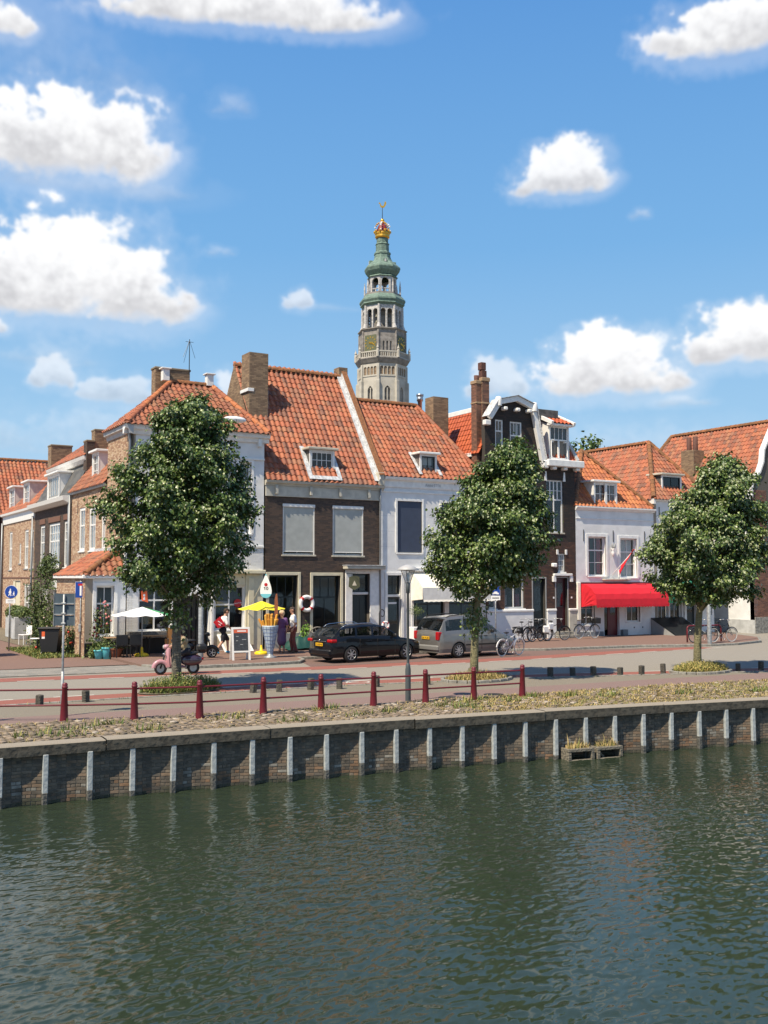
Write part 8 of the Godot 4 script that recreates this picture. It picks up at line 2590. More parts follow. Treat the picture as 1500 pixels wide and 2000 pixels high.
func other_things() -> void:
	# flag and plaster eagle lamp on the red awning house
	var o := thing("red_flag", "furled red flag on a white staff above the red awning", "flag", Vector3(21.17, 3.23, 0.04))
	var b := MB.new(true)
	var tip := Vector3(0.78, 1.33, 0.88)
	b.cyl(Vector3.ZERO, tip, 0.02, 0.015, 8)
	obj("staff", b, M.white_gloss, o)
	b = MB.new(true)
	for i in 12:
		for j in 4:
			var f := func(a: int, c: int) -> Vector3:
				var u := a / 12.0
				var base := tip * lerpf(0.38, 1.0, u)
				var drop := (0.55 * (1.0 - u)) * c / 4.0
				return base + Vector3(-0.03 * c + 0.03 * sin(c * 2.0 + u * 5.0), -drop, 0.04 * sin(c * 2.3 + u * 7.0))
			b.quad(f.call(i, j), f.call(i + 1, j), f.call(i + 1, j + 1), f.call(i, j + 1))
	obj("cloth", b, M.red_cloth, o)
	o = thing("wall_ornament", "grey plaster ornament between the upper windows of the red awning house", "ornament", Vector3(21.2, 4.4, 0.02))
	b = MB.new(true)
	b.lathe(Vector3(0, 0, 0.1), [Vector2(0.0, -0.22), Vector2(0.05, -0.18), Vector2(0.1, 0.0), Vector2(0.06, 0.12), Vector2(0.13, 0.2), Vector2(0.0, 0.24)], 10)
	obj("bracket", b, M.white_render, o)
	b = MB.new(true)
	for s in [-1, 1]: b.ball(Vector3(s * 0.08, 0.34, 0.14), Vector3(0.05, 0.14, 0.05), 8, 5)
	b.ball(Vector3(0, 0.28, 0.16), Vector3(0.07, 0.1, 0.07), 8, 5)
	obj("figure", b, M.grey_paint, o)
	# wheelie bin
	o = thing("wheelie_bin", "black wheelie bin with red and white sticker among the shrubs", "bin", Vector3(-6.65, 0.045, -2.2), -0.5)
	b = MB.new()
	var pr := PackedVector2Array([Vector2(-0.30, 0.12), Vector2(0.30, 0.12), Vector2(0.40, 1.0), Vector2(-0.42, 1.0)])
	b.poly(pr, Transform3D(Basis(), Vector3(0, 0, 0.32)), 0.66)
	obj("body", b, M.black_plastic, o)
	part_box(o, "lid", "black_plastic", Vector3(-0.46, 1.002, -0.40), Vector3(0.44, 1.08, 0.38), 0.03)
	part_box(o, "handle", "black_plastic", Vector3(-0.4, 0.98, -0.46), Vector3(0.38, 1.03, -0.405), 0.015)
	part_box(o, "sticker", "flag_orange", Vector3(-0.28, 0.72, 0.321), Vector3(-0.16, 0.92, 0.326), 0.0)
	part_box(o, "sticker", "letter_white", Vector3(-0.28, 0.64, 0.321), Vector3(-0.16, 0.718, 0.326), 0.0)
	for x in [-0.33, 0.27]:
		b = MB.new(true)
		b.cyl(Vector3(x, 0.11, -0.25), Vector3(x + 0.06, 0.11, -0.25), 0.11, 0.11, 14)
		obj("wheel", b, M.rubber, o)
		b = MB.new(true)
		b.cyl(Vector3(x, 0.06, 0.2), Vector3(x + 0.05, 0.06, 0.2), 0.06, 0.06, 12)
		obj("castor", b, M.galvanised, o)
	# box balls in tall planters, white chair and small table at the far door
	for k in 2:
		o = thing("box_ball", ["clipped box ball in pale planter, left, partly behind the pole", "clipped box ball in tall pale planter by the cream door"][k], "planter", Vector3(-5.5 - 0.1 * k, 0.05, -15.6 + k * 2.1), 0.0, "box balls at the cream door")
		part_box(o, "planter", "grey_light", Vector3(-0.4, 0, -0.4), Vector3(0.4, 1.1, 0.4), 0.02)
		var ats := []
		var tone := []
		for i in 700:
			var d := Vector3(rng.randfn(), rng.randfn(), rng.randfn()).normalized()
			if d.y < -0.5: continue
			ats.append(leaf_at(Vector3(0, 1.25, 0) + d * Vector3(0.46, 0.38, 0.46), d, rng.randf_range(0.8, 1.2)))
			tone.append(rng.randi())
		put("foliage", merged(leaf_shape(0.08, 0.06), ats, tone, "weed_green"), M.weed_green_many, o)
		b = MB.new(true)
		b.ball(Vector3(0, 1.25, 0), Vector3(0.42, 0.34, 0.42), 12, 8)
		obj("core", b, M.shrub_2, o)
	chair("white garden chair in front of the cream door", Vector3(-6.3, 0.045, -9.0), -1.2, "white_gloss")
	o = thing("garden_table", "small round white garden table among red blossoms", "table", Vector3(-6.75, 0.045, -4.2))
	b = MB.new(true)
	b.cyl(Vector3(0, 0.52, 0), Vector3(0, 0.55, 0), 0.3, 0.3, 18)
	obj("table_top", b, M.white_gloss, o)
	b = MB.new(true)
	b.lathe(Vector3.ZERO, [Vector2(0.16, 0), Vector2(0.03, 0.06), Vector2(0.025, 0.52)], 10)
	obj("leg", b, M.iron, o)
	o = thing("balcony_box", "white window box with creeper on the side street wall", "window box", Vector3(-4.34, 2.5, -10.4), -PI / 2)
	part_box(o, "box", "white_gloss", Vector3(-0.9, 0, 0.0), Vector3(0.9, 0.45, 0.35), 0.02)
	for x in [-0.7, 0.6]: part_box(o, "bracket", "white_gloss", Vector3(x, -0.3, 0.0), Vector3(x + 0.08, -0.001, 0.25), 0.01)
	# red bicycle stand
	o = thing("bicycle_stand", "dark red tubular bicycle stand beside the right street lamp", "bicycle stand", Vector3(20.3, 0.1, 5.9), -0.12)
	b = MB.new(true)
	var pts := [Vector3(0, -0.05, 0), Vector3(0, 0.6, 0)]
	for k in 5: pts.append(Vector3(0.16 - 0.16 * cos(k * PI / 8.0), 0.6 + 0.16 * sin(k * PI / 8.0), 0))
	for k in range(4, -1, -1): pts.append(Vector3(1.84 + 0.16 * cos(k * PI / 8.0), 0.6 + 0.16 * sin(k * PI / 8.0), 0))
	pts.append(Vector3(2.0, -0.05, 0))
	b.tube(pts, 0.035, 8)
	obj("hoop", b, M.red_rail, o)

# ---------------------------------------------------------------- vehicles (x forward, z to the right)
func wheel(parent: Node3D, c: Vector3, r: float, w: float, side: float, spokes: int) -> void:
	var b := MB.new(true)
	var bs := Basis(Vector3.RIGHT, PI / 2)
	b.lathe(Vector3.ZERO, [Vector2(r * 0.66, -w / 2), Vector2(r * 0.93, -w / 2), Vector2(r, -w * 0.3), Vector2(r, w * 0.3), Vector2(r * 0.93, w / 2), Vector2(r * 0.66, w / 2)], 28)
	var t := put("wheel", b.done(), M.rubber, parent, Transform3D(bs, c))
	b = MB.new(true)
	var f := side * w * 0.42
	b.torus(Vector3(0, f, 0), Basis(), r * 0.64, r * 0.04, 24, 6)
	b.lathe(Vector3(0, f * 0.5, 0), [Vector2(r * 0.66, 0), Vector2(0, side * 0.01)], 20)
	for k in spokes:
		b.st.set_smooth_group(-1)
		b.bx(Transform3D(Basis(Vector3.UP, TAU * k / spokes), Vector3(0, f, 0)), Vector3(0, -0.02, -r * 0.06), Vector3(r * 0.64, 0.012, r * 0.06))
	b.cyl(Vector3(0, f - 0.01, 0), Vector3(0, f + side * 0.015, 0), r * 0.17, r * 0.15, 12)
	put("rim", b.done(), M.alloy, t)
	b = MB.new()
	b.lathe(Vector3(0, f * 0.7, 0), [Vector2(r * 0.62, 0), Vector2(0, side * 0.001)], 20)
	put("shade_disc", b.done(), M.rubber, t)  # black disc painting in the shade of the gap behind the spokes

func car(n: String, label: String, at: Vector3, turn: float, q: Dictionary) -> Node3D:
	var o := thing(n, label, "car", at, turn)
	var L: float = q.L
	var hwm: float = q.W / 2.0
	var rw: float = q.rw
	var body := MB.new(true)
	var glass := {}
	for k in ["windscreen", "rear_window"]: glass[k] = MB.new(true)
	var trim := MB.new(true)
	var plan := [[-0.5, 0.80], [-0.485, 0.90], [-0.45, 0.97], [-0.35, 1.0], [0.3, 1.0], [0.40, 0.965], [0.46, 0.88], [0.49, 0.74], [0.5, 0.62]]
	var ra := rw * 1.16
	var bot := func(x: float) -> float:
		var y: float = q.sill
		for wx in q.wheels:
			var dx: float = absf(x - wx)
			if dx < ra: y = maxf(y, rw * 0.96 + sqrt(ra * ra - dx * dx))
		return y
	var N := 110
	var sect := func(x: float) -> Array:
		var u := x / L
		var h: float = interp(plan, u) * hwm
		var y1: float = interp(q.belt, u)
		var y0: float = minf(bot.call(x), y1 - 0.03)
		var low: float = q.sill
		var shape := func(y: float) -> float:
			var t := clampf((y - low) / (y1 - low), 0.0, 1.0)
			return h * interp([[0.0, 0.93], [0.2, 0.985], [0.5, 1.0], [0.8, 0.985], [1.0, 0.945]], t)
		var a := []
		for k in 6:
			var y := lerpf(y0, y1, k / 5.0)
			a.append(Vector2(shape.call(y), y))
		var yr: float = maxf(interp(q.roof, u), y1 + 0.001)
		var lean: float = (yr - y1) / (q.top - y1 + 0.001)
		for k in 4:
			var t := (k + 1) / 4.0
			a.append(Vector2(h * (0.945 - 0.20 * lean * t - 0.03 * t * t), lerpf(y1, yr, [0.0, 0.14, 0.86, 1.0, 1.0][k + 1])))
		a[9] = Vector2(h * 0.945 * 0.5 * (1.0 - 0.2 * lean), yr + 0.02 * h * 1.5)
		a.append(Vector2(0, yr + 0.035 * h * 1.5))
		return a
	var prev := []
	for i in N + 1:
		var x := lerpf(-L / 2, L / 2, i / float(N))
		var cur: Array = sect.call(x)
		if i > 0:
			var xp := lerpf(-L / 2, L / 2, (i - 1) / float(N))
			var u := (x + xp) / 2.0 / L
			for s in [-1.0, 1.0]:
				for k in 10:
					var mb := body
					if k >= 6 and interp(q.roof, u) > interp(q.belt, u) + 0.03:
						if k >= 8 or k == 7:
							if u > q.ws[0]:
								if k >= 8: mb = glass.windscreen
							elif u < q.rs[1]:
								if k >= 8 and u > q.rs[0] + 0.005: mb = glass.rear_window
						if k == 6 or k == 7:
							var is_glass: bool = k == 6 and u > q.side[0] and u < q.side[1]
							var seg := 0
							for pl in q.pillars:
								if u > pl[0] and u < pl[1]: is_glass = false
								if u > pl[0]: seg += 1
							if is_glass:
								var key := "side_window:%d%d" % [seg, s]
								if not glass.has(key): glass[key] = MB.new(true)
								mb = glass[key]
					if k == 0: mb = trim
					var p0 := Vector3(xp, prev[k].y, s * prev[k].x)
					var p1 := Vector3(x, cur[k].y, s * cur[k].x)
					var p2 := Vector3(x, cur[k + 1].y, s * cur[k + 1].x)
					var p3 := Vector3(xp, prev[k + 1].y, s * prev[k + 1].x)
					if s > 0: mb.quad(p0, p1, p2, p3)
					else: mb.quad(p3, p2, p1, p0)
		if i == 0 or i == N:
			for k in 10:
				var p := Vector3(x, cur[k].y, cur[k].x)
				var r := Vector3(x, cur[k + 1].y, cur[k + 1].x)
				var pm := Vector3(x, cur[k].y, -cur[k].x)
				var rm := Vector3(x, cur[k + 1].y, -cur[k + 1].x)
				if i == 0: body.quad(pm, p, r, rm)
				else: body.quad(p, pm, rm, r)
		prev = cur
	obj("body", body, M[q.paint], o)
	obj("sill", trim, M[q.get("trim", q.paint)], o)
	for k in glass: obj(k.get_slice(":", 0), glass[k], M.glass_car, o)
	# cabin: dark floor, dashboard and seats
	part_box(o, "floor", "black_plastic", Vector3(-L * 0.47, q.sill - 0.02, -hwm * 0.62), Vector3(L * 0.46, 0.55, hwm * 0.62), 0.02)
	for sx in [-0.18, 0.06]:
		for sz in [-0.35, 0.35]:
			part_box(o, "seat", "seat_grey", Vector3(sx * L - 0.12, 0.551, sz - 0.2), Vector3(sx * L + 0.02, q.top - 0.42, sz + 0.2), 0.05)
			part_box(o, "head_rest", "seat_grey", Vector3(sx * L - 0.12, q.top - 0.40, sz - 0.1), Vector3(sx * L - 0.04, q.top - 0.24, sz + 0.1), 0.03)
	for wx in q.wheels:
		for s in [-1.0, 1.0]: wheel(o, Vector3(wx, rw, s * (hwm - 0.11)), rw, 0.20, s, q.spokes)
	# rear: lamps, plate, bumper, handle strip
	var xr := -L / 2
	for s in [-1.0, 1.0]:
		var tl := Transform3D(Basis(), Vector3(xr, 0, s * hwm * 0.76))
		part_box(o, "tail_lamp", "tail_red", Vector3(-0.025, q.lamp[0], -0.16 if q.lamp[2] else -0.09), Vector3(0.24, q.lamp[1], 0.16 if q.lamp[2] else 0.09), 0.03, tl * Transform3D(Basis(), Vector3(0, 0, 0.02 * s)))
		part_box(o, "head_lamp", "lamp_glass", Vector3(L * 0.455, q.nose - 0.06, s * hwm * 0.62 - 0.14), Vector3(L * 0.485, q.nose + 0.06, s * hwm * 0.62 + 0.14), 0.02)
		part_box(o, "mirror", "black_plastic", Vector3(q.ws[0] * L + 0.34, q.mir, hwm * 0.94 if s > 0 else -hwm - 0.13), Vector3(q.ws[0] * L + 0.44, q.mir + 0.13, hwm + 0.13 if s > 0 else -hwm * 0.94), 0.03)
		for hx in q.handles:
			part_box(o, "door_handle", q.get("handle", q.paint), Vector3(hx * L, q.hy, s * hwm * 0.985 - 0.015), Vector3(hx * L + 0.17, q.hy + 0.035, s * hwm * 0.985 + 0.03) if s > 0 else Vector3(hx * L + 0.17, q.hy + 0.035, -hwm * 0.985 + 0.015), 0.01)
		for sx in q.seams:
			part_box(o, "door_seam", "rubber", Vector3(sx * L, q.sill + 0.1, s * hwm - 0.02), Vector3(sx * L + 0.012, interp(q.belt, sx) - 0.05, s * hwm + 0.0015) if s > 0 else Vector3(sx * L + 0.012, interp(q.belt, sx) - 0.05, -hwm + 0.02), 0.0)
		if q.has("strip"): part_box(o, "rub_strip", q.strip, Vector3(q.wheels[0] + ra, 0.47, s * hwm - 0.01), Vector3(q.wheels[1] - ra, 0.53, s * hwm + 0.012) if s > 0 else Vector3(q.wheels[1] - ra, 0.53, -hwm + 0.01), 0.006)
		if q.has("rails"):
			var rb := MB.new(true)
			var rp := []
			for k in 9: rp.append(Vector3(lerpf(q.rails[0], q.rails[1], k / 8.0) * L, interp(q.roof, lerpf(q.rails[0], q.rails[1], k / 8.0)) + (0.06 if k > 0 and k < 8 else 0.0), s * hwm * 0.70))
			rb.tube(rp, 0.018, 6)
			obj("roof_rail", rb, M[q.rail_m], o)
	var pl := part_box(o, "number_plate", "plate_yellow", Vector3(xr - 0.03, q.plate, -0.23), Vector3(xr - 0.012, q.plate + 0.11, 0.23), 0.004)
	letters(pl, "plate_lettering", q.reg, "letter_black", 0.07, Transform3D(Basis(Vector3.UP, -PI / 2), Vector3(xr - 0.032, q.plate + 0.055, 0)), 0.003)
	part_box(o, "bumper", q.bumper, Vector3(xr - 0.05, q.sill + 0.06, -hwm * 0.86), Vector3(xr + 0.22, q.sill + 0.30, hwm * 0.86), 0.06)
	part_box(o, "bumper", q.bumper, Vector3(L / 2 - 0.3, q.sill + 0.04, -hwm * 0.74), Vector3(L / 2 + 0.02, q.sill + 0.26, hwm * 0.74), 0.08)
	if q.has("chrome"): part_box(o, "boot_strip", "chrome", Vector3(xr - 0.02, q.chrome, -0.4), Vector3(xr + 0.01, q.chrome + 0.035, 0.4), 0.008)
	var em := MB.new(true)
	em.cyl(Vector3(xr - 0.012, q.plate + 0.2, 0), Vector3(xr - 0.03, q.plate + 0.2, 0), 0.045, 0.045, 14)
	if q.has("chrome"): obj("emblem", em, M.chrome, o)
	return o

func vehicles() -> void:
	car("black_estate_car", "black estate car parked in front of the brick house", Vector3(3.1, 0.01, 6.1), 0.10, {"L": 4.2, "W": 1.68, "rw": 0.30, "sill": 0.20, "top": 1.34, "wheels": [-1.25, 1.28], "spokes": 7, "paint": "paint_black", "bumper": "paint_black",
		"belt": [[-0.5, 0.82], [-0.47, 0.90], [-0.3, 0.92], [0.0, 0.89], [0.22, 0.85], [0.38, 0.76], [0.47, 0.64], [0.5, 0.52]],
		"roof": [[-0.5, 0.82], [-0.485, 0.92], [-0.40, 1.22], [-0.33, 1.29], [-0.15, 1.345], [0.0, 1.335], [0.08, 1.28], [0.235, 0.87], [0.24, 0.5]],
		"ws": [0.07, 0.235], "rs": [-0.485, -0.385], "side": [-0.41, 0.19], "pillars": [[-0.245, -0.225], [-0.075, -0.055]], "lamp": [0.74, 0.86, true], "nose": 0.60, "mir": 0.87, "handles": [-0.13, 0.06], "hy": 0.76, "seams": [-0.21, -0.02, 0.17],
		"plate": 0.60, "reg": "13-XDP-8", "rails": [-0.37, 0.0], "rail_m": "chrome", "chrome": 0.75, "handle": "paint_black"})
	car("silver_minivan", "silver grey minivan parked behind the middle tree", Vector3(7.52, 0.01, 6.3), 0.10, {"L": 4.05, "W": 1.72, "rw": 0.30, "sill": 0.22, "top": 1.60, "wheels": [-1.08, 1.27], "spokes": 9, "paint": "paint_silver", "bumper": "bumper_grey", "trim": "bumper_grey",
		"belt": [[-0.5, 0.88], [-0.48, 0.96], [-0.2, 0.99], [0.12, 0.95], [0.27, 0.90], [0.40, 0.80], [0.475, 0.66], [0.5, 0.52]],
		"roof": [[-0.5, 0.88], [-0.49, 0.98], [-0.425, 1.45], [-0.38, 1.55], [-0.15, 1.60], [0.0, 1.58], [0.06, 1.52], [0.275, 0.93], [0.28, 0.5]],
		"ws": [0.05, 0.275], "rs": [-0.49, -0.40], "side": [-0.41, 0.23], "pillars": [[-0.215, -0.195], [-0.02, 0.0]], "lamp": [0.70, 1.02, false], "nose": 0.66, "mir": 0.93, "handles": [-0.015, 0.05], "hy": 0.80, "seams": [-0.2, 0.02, 0.20],
		"plate": 0.72, "reg": "ZN-TG-82", "rails": [-0.38, -0.02], "rail_m": "rubber", "strip": "rubber", "handle": "rubber"})
	# white van cut off by the left edge of the picture
	car("white_van", "white and blue van at the left edge, mostly outside the picture", Vector3(-10.75, 0.03, -2.7), PI + 0.1, {"L": 3.9, "W": 1.7, "rw": 0.31, "sill": 0.22, "top": 1.85, "wheels": [-1.2, 1.2], "spokes": 6, "paint": "paint_white", "bumper": "black_plastic",
		"belt": [[-0.5, 0.95], [-0.48, 1.0], [0.2, 0.95], [0.40, 0.85], [0.5, 0.6]], "roof": [[-0.5, 0.95], [-0.49, 1.1], [-0.47, 1.75], [-0.4, 1.84], [0.05, 1.85], [0.1, 1.78], [0.32, 0.95], [0.33, 0.5]],
		"ws": [0.09, 0.32], "rs": [-0.49, -0.46], "side": [0.02, 0.26], "pillars": [], "lamp": [0.75, 1.15, false], "nose": 0.7, "mir": 1.0, "handles": [0.0], "hy": 0.85, "seams": [-0.02, 0.2], "plate": 0.6, "reg": "4-VKL-73"})
	# bicycles
	var list := [
		[Vector3(17.72, 0.1, 1.35), 0.06, "paint_black", "black city bicycle with crate by the red door", "crate"],
		[Vector3(13.55, 0.1, 1.9), 0.35, "bike_grey", "leftmost bicycle of the row at the gable house, with panniers", "pannier"],
		[Vector3(13.95, 0.1, 2.05), 0.25, "paint_black", "second bicycle of the row at the gable house", ""],
		[Vector3(14.35, 0.1, 1.95), 0.15, "bike_dark", "third bicycle of the row, with white front bag", "bag"],
		[Vector3(15.35, 0.1, 1.75), -0.05, "paint_black", "rightmost bicycle of the row, with white rear bag", "rear_bag"],
		[Vector3(8.35, 0.01, 7.55), 0.25, "paint_white", "white bicycle half hidden behind the minivan's nose", ""],
		[Vector3(20.35, 0.1, 6.25), -0.1, "bike_dark", "dark bicycle locked to the left end of the red stand", ""],
		[Vector3(21.3, 0.1, 6.55), -0.12, "paint_black", "bicycle with pale tyres at the right end of the red stand", ""]]
	for q in list: bicycle(q[0], q[1], q[2], q[3], q[4])
	scooter(Vector3(-4.95, 0.005, 8.0), PI - 0.12, "paint_pink", "purple_dark", "pink and purple motor scooter passing behind the left tree")
	scooter(Vector3(-2.55, 0.1, 3.25), -0.25, "paint_black", "paint_black", "black motor scooter parked behind the galvanised lamp post")

func bicycle(at: Vector3, turn: float, m: String, label: String, extra: String) -> void:
	var o := thing("bicycle", label, "bicycle", at, turn, "bicycles")
	o.rotation.x = 0.05
	var R := 0.335
	var fr := Vector3(1.08, R, 0)
	for c in [Vector3(0, R, 0), fr]:
		var b := MB.new(true)
		b.torus(Vector3.ZERO, Basis(Vector3.RIGHT, PI / 2), R - 0.02, 0.02, 28, 6)
		var w := put("wheel", b.done(), M["tyre_pale" if "white" in m or "pale" in label or "red door" in label else "rubber"], o, Transform3D(Basis(), c))
		b = MB.new()
		b.torus(Vector3.ZERO, Basis(Vector3.RIGHT, PI / 2), R - 0.045, 0.010, 24, 5)
		for k in 14:
			var a := TAU * k / 14.0
			b.cyl(Vector3(0, 0, 0.02 if k & 1 else -0.02), Vector3(cos(a), sin(a), 0) * (R - 0.045), 0.0028, 0.0028, 3, false)
		b.cyl(Vector3(0, 0, -0.035), Vector3(0, 0, 0.035), 0.025, 0.025, 8)
		put("rim_and_spokes", b.done(), M.alloy, w)
		b = MB.new(true)
		b.torus(c, Basis(Vector3.RIGHT, -PI / 2), R + 0.02, 0.022, 14, 5, 0.3, PI * 0.95, 1.2)
		obj("mudguard", b, M[m], o)
	var bb := Vector3(0.45, 0.29, 0)
	var seat := Vector3(0.28, 0.80, 0)
	var head := Vector3(0.86, 0.86, 0)
	var b2 := MB.new(true)
	for s in [[bb, seat], [bb, Vector3(0.90, 0.70, 0)], [seat + Vector3(0.04, -0.14, 0), head], [Vector3(0.0, R, 0.04), bb], [Vector3(0.0, R, -0.04), bb], [Vector3(0, R, 0.04), seat + Vector3(0.03, -0.12, 0)], [Vector3(0, R, -0.04), seat + Vector3(0.03, -0.12, 0)]]:
		b2.cyl(s[0], s[1], 0.015 if absf(s[0].z) < 0.01 else 0.009, 0.015 if absf(s[0].z) < 0.01 else 0.009, 7)
	obj("frame", b2, M[m], o)
	b2 = MB.new(true)
	b2.tube([fr + Vector3(0, 0, 0.045), Vector3(0.94, 0.62, 0.04), head], 0.012, 6); b2.tube([fr + Vector3(0, 0, -0.045), Vector3(0.94, 0.62, -0.04), head], 0.012, 6)
	obj("fork", b2, M[m], o)
	b2 = MB.new(true)
	b2.tube([Vector3(0.58, 1.02, 0.27), Vector3(0.72, 1.03, 0.25), Vector3(0.86, 1.04, 0.1), Vector3(0.84, 1.05, 0), Vector3(0.86, 1.04, -0.1), Vector3(0.72, 1.03, -0.25), Vector3(0.58, 1.02, -0.27)], 0.012, 6)
	b2.cyl(head, Vector3(0.84, 1.05, 0), 0.013, 0.013, 6)
	obj("handlebar", b2, M.alloy, o)
	b2 = MB.new(true)
	b2.ball(Vector3(0.24, 0.93, 0), Vector3(0.14, 0.035, 0.09), 10, 6)
	b2.cyl(seat, Vector3(0.26, 0.92, 0), 0.012, 0.012, 6)
	obj("saddle", b2, M.black_plastic, o)
	b2 = MB.new()
	for z in [-0.06, 0.06]: b2.cyl(Vector3(-0.3, 0.72, z), Vector3(0.22, 0.72, z), 0.007, 0.007, 5); b2.cyl(Vector3(-0.22, 0.72, z), Vector3(0, R, z * 0.8), 0.006, 0.006, 5)
	for x in [-0.3, -0.1, 0.1]: b2.cyl(Vector3(x, 0.72, -0.06), Vector3(x, 0.72, 0.06), 0.006, 0.006, 5)
	obj("rear_rack", b2, M.iron, o)
	b2 = MB.new(true)
	b2.torus(bb, Basis(Vector3.RIGHT, PI / 2), 0.085, 0.012, 18, 5)
	b2.cyl(bb + Vector3(0, 0, 0.06), bb + Vector3(0.1, -0.13, 0.06), 0.01, 0.01, 5); b2.cyl(bb + Vector3(0, 0, -0.06), bb + Vector3(-0.1, 0.13, -0.06), 0.01, 0.01, 5)
	b2.box(bb + Vector3(0.06, -0.15, 0.06), bb + Vector3(0.14, -0.12, 0.14)); b2.box(bb + Vector3(-0.14, 0.12, -0.14), bb + Vector3(-0.06, 0.15, -0.06))
	obj("crank_and_pedals", b2, M.alloy, o)
	if extra == "crate": part_box(o, "crate", "black_plastic", Vector3(0.92, 0.74, -0.2), Vector3(1.3, 1.02, 0.2), 0.02)
	elif extra == "pannier":
		for z in [-0.2, 0.09]: part_box(o, "pannier", "black_plastic", Vector3(-0.25, 0.42, z), Vector3(0.12, 0.71, z + 0.11), 0.03)
	elif extra == "bag": part_box(o, "front_bag", "white_gloss", Vector3(0.95, 0.55, 0.07), Vector3(1.25, 0.85, 0.2), 0.03)
	elif extra == "rear_bag": part_box(o, "rear_bag", "parasol_white", Vector3(-0.3, 0.4, 0.08), Vector3(0.05, 0.74, 0.2), 0.04)

func scooter(at: Vector3, turn: float, m1: String, m2: String, label: String) -> void:
	var o := thing("motor_scooter", label, "scooter", at, turn, "motor scooters")
	o.scale = Vector3.ONE * 0.88
	for x in [-0.58, 0.62]:
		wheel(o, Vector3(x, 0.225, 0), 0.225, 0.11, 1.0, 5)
	var b := MB.new(true)
	b.torus(Vector3(0.62, 0.225, 0), Basis(Vector3.RIGHT, -PI / 2), 0.25, 0.085, 14, 8, 0.1, PI * 0.95, 0.9)
	obj("front_mudguard", b, M[m1], o)
	b = MB.new(true)
	var sh := []
	for k in 7: sh.append([lerpf(0.30, 0.44, sin(k / 6.0 * PI / 2)) - 0.10 * k / 6.0, lerpf(0.28, 0.98, k / 6.0), lerpf(0.17, 0.22, sin(k / 6.0 * PI))])
	for k in 6:
		var p = sh[k]
		var q = sh[k + 1]
		for j in 6:
			var f := func(c: Array, t: float, back: float) -> Vector3: return Vector3(c[0] + 0.10 * cos(t) - back, c[1], c[2] * sin(t))
			var t0 := lerpf(-1.4, 1.4, j / 6.0)
			var t1 := lerpf(-1.4, 1.4, (j + 1) / 6.0)
			b.quad(f.call(p, t1, 0), f.call(p, t0, 0), f.call(q, t0, 0), f.call(q, t1, 0))
			b.quad(f.call(p, t0, 0.05), f.call(p, t1, 0.05), f.call(q, t1, 0.05), f.call(q, t0, 0.05))
	obj("leg_shield", b, M[m1], o)
	part_box(o, "floor_board", m2, Vector3(-0.25, 0.24, -0.17), Vector3(0.36, 0.31, 0.17), 0.03)
	b = MB.new(true)
	b.ball(Vector3(-0.50, 0.50, 0), Vector3(0.42, 0.22, 0.20), 18, 10)
	obj("rear_body", b, M[m2], o)
	b = MB.new(true)
	b.ball(Vector3(-0.38, 0.74, 0), Vector3(0.36, 0.075, 0.15), 16, 8)
	obj("seat", b, M.black_plastic, o)
	part_box(o, "engine", "alloy", Vector3(-0.7, 0.17, 0.06), Vector3(-0.28, 0.36, 0.17), 0.04)
	b = MB.new(true)
	b.tube([Vector3(0.30, 1.03, 0.33), Vector3(0.36, 1.04, 0.16), Vector3(0.38, 1.02, 0), Vector3(0.36, 1.04, -0.16), Vector3(0.30, 1.03, -0.33)], 0.017, 7)
	b.cyl(Vector3(0.62, 0.225, 0), Vector3(0.40, 1.0, 0), 0.028, 0.03, 8)
	obj("handlebar", b, M.iron, o)
	b = MB.new(true)
	b.ball(Vector3(0.42, 1.0, 0), Vector3(0.12, 0.10, 0.13), 12, 8)
	obj("headset", b, M[m1], o)
	b = MB.new(true)
	b.ball(Vector3(0.52, 1.0, 0), Vector3(0.03, 0.07, 0.07), 12, 8)
	obj("head_lamp", b, M.lamp_cap, o)
	for z in [-0.13, 0.13]:
		b = MB.new(true)
		b.ball(Vector3(0.50, 0.74, z), Vector3(0.03, 0.035, 0.035), 8, 6)
		obj("indicator", b, M.chrome, o)
		b = MB.new(true)
		b.tube([Vector3(0.34, 1.04, z * 1.5), Vector3(0.30, 1.22, z * 2.2)], 0.008, 5)
		b.ball(Vector3(0.30, 1.25, z * 2.3), Vector3(0.015, 0.05, 0.06), 8, 6)
		obj("mirror", b, M.black_plastic, o)
	part_box(o, "top_case", "black_plastic", Vector3(-1.06, 0.80, -0.2), Vector3(-0.70, 1.08, 0.2), 0.08)
	part_box(o, "case_bracket", "iron", Vector3(-1.0, 0.74, -0.1), Vector3(-0.60, 0.799, 0.1), 0.01)
	part_box(o, "tail_lamp", "tail_red", Vector3(-0.95, 0.50, -0.06), Vector3(-0.88, 0.58, 0.06), 0.015)

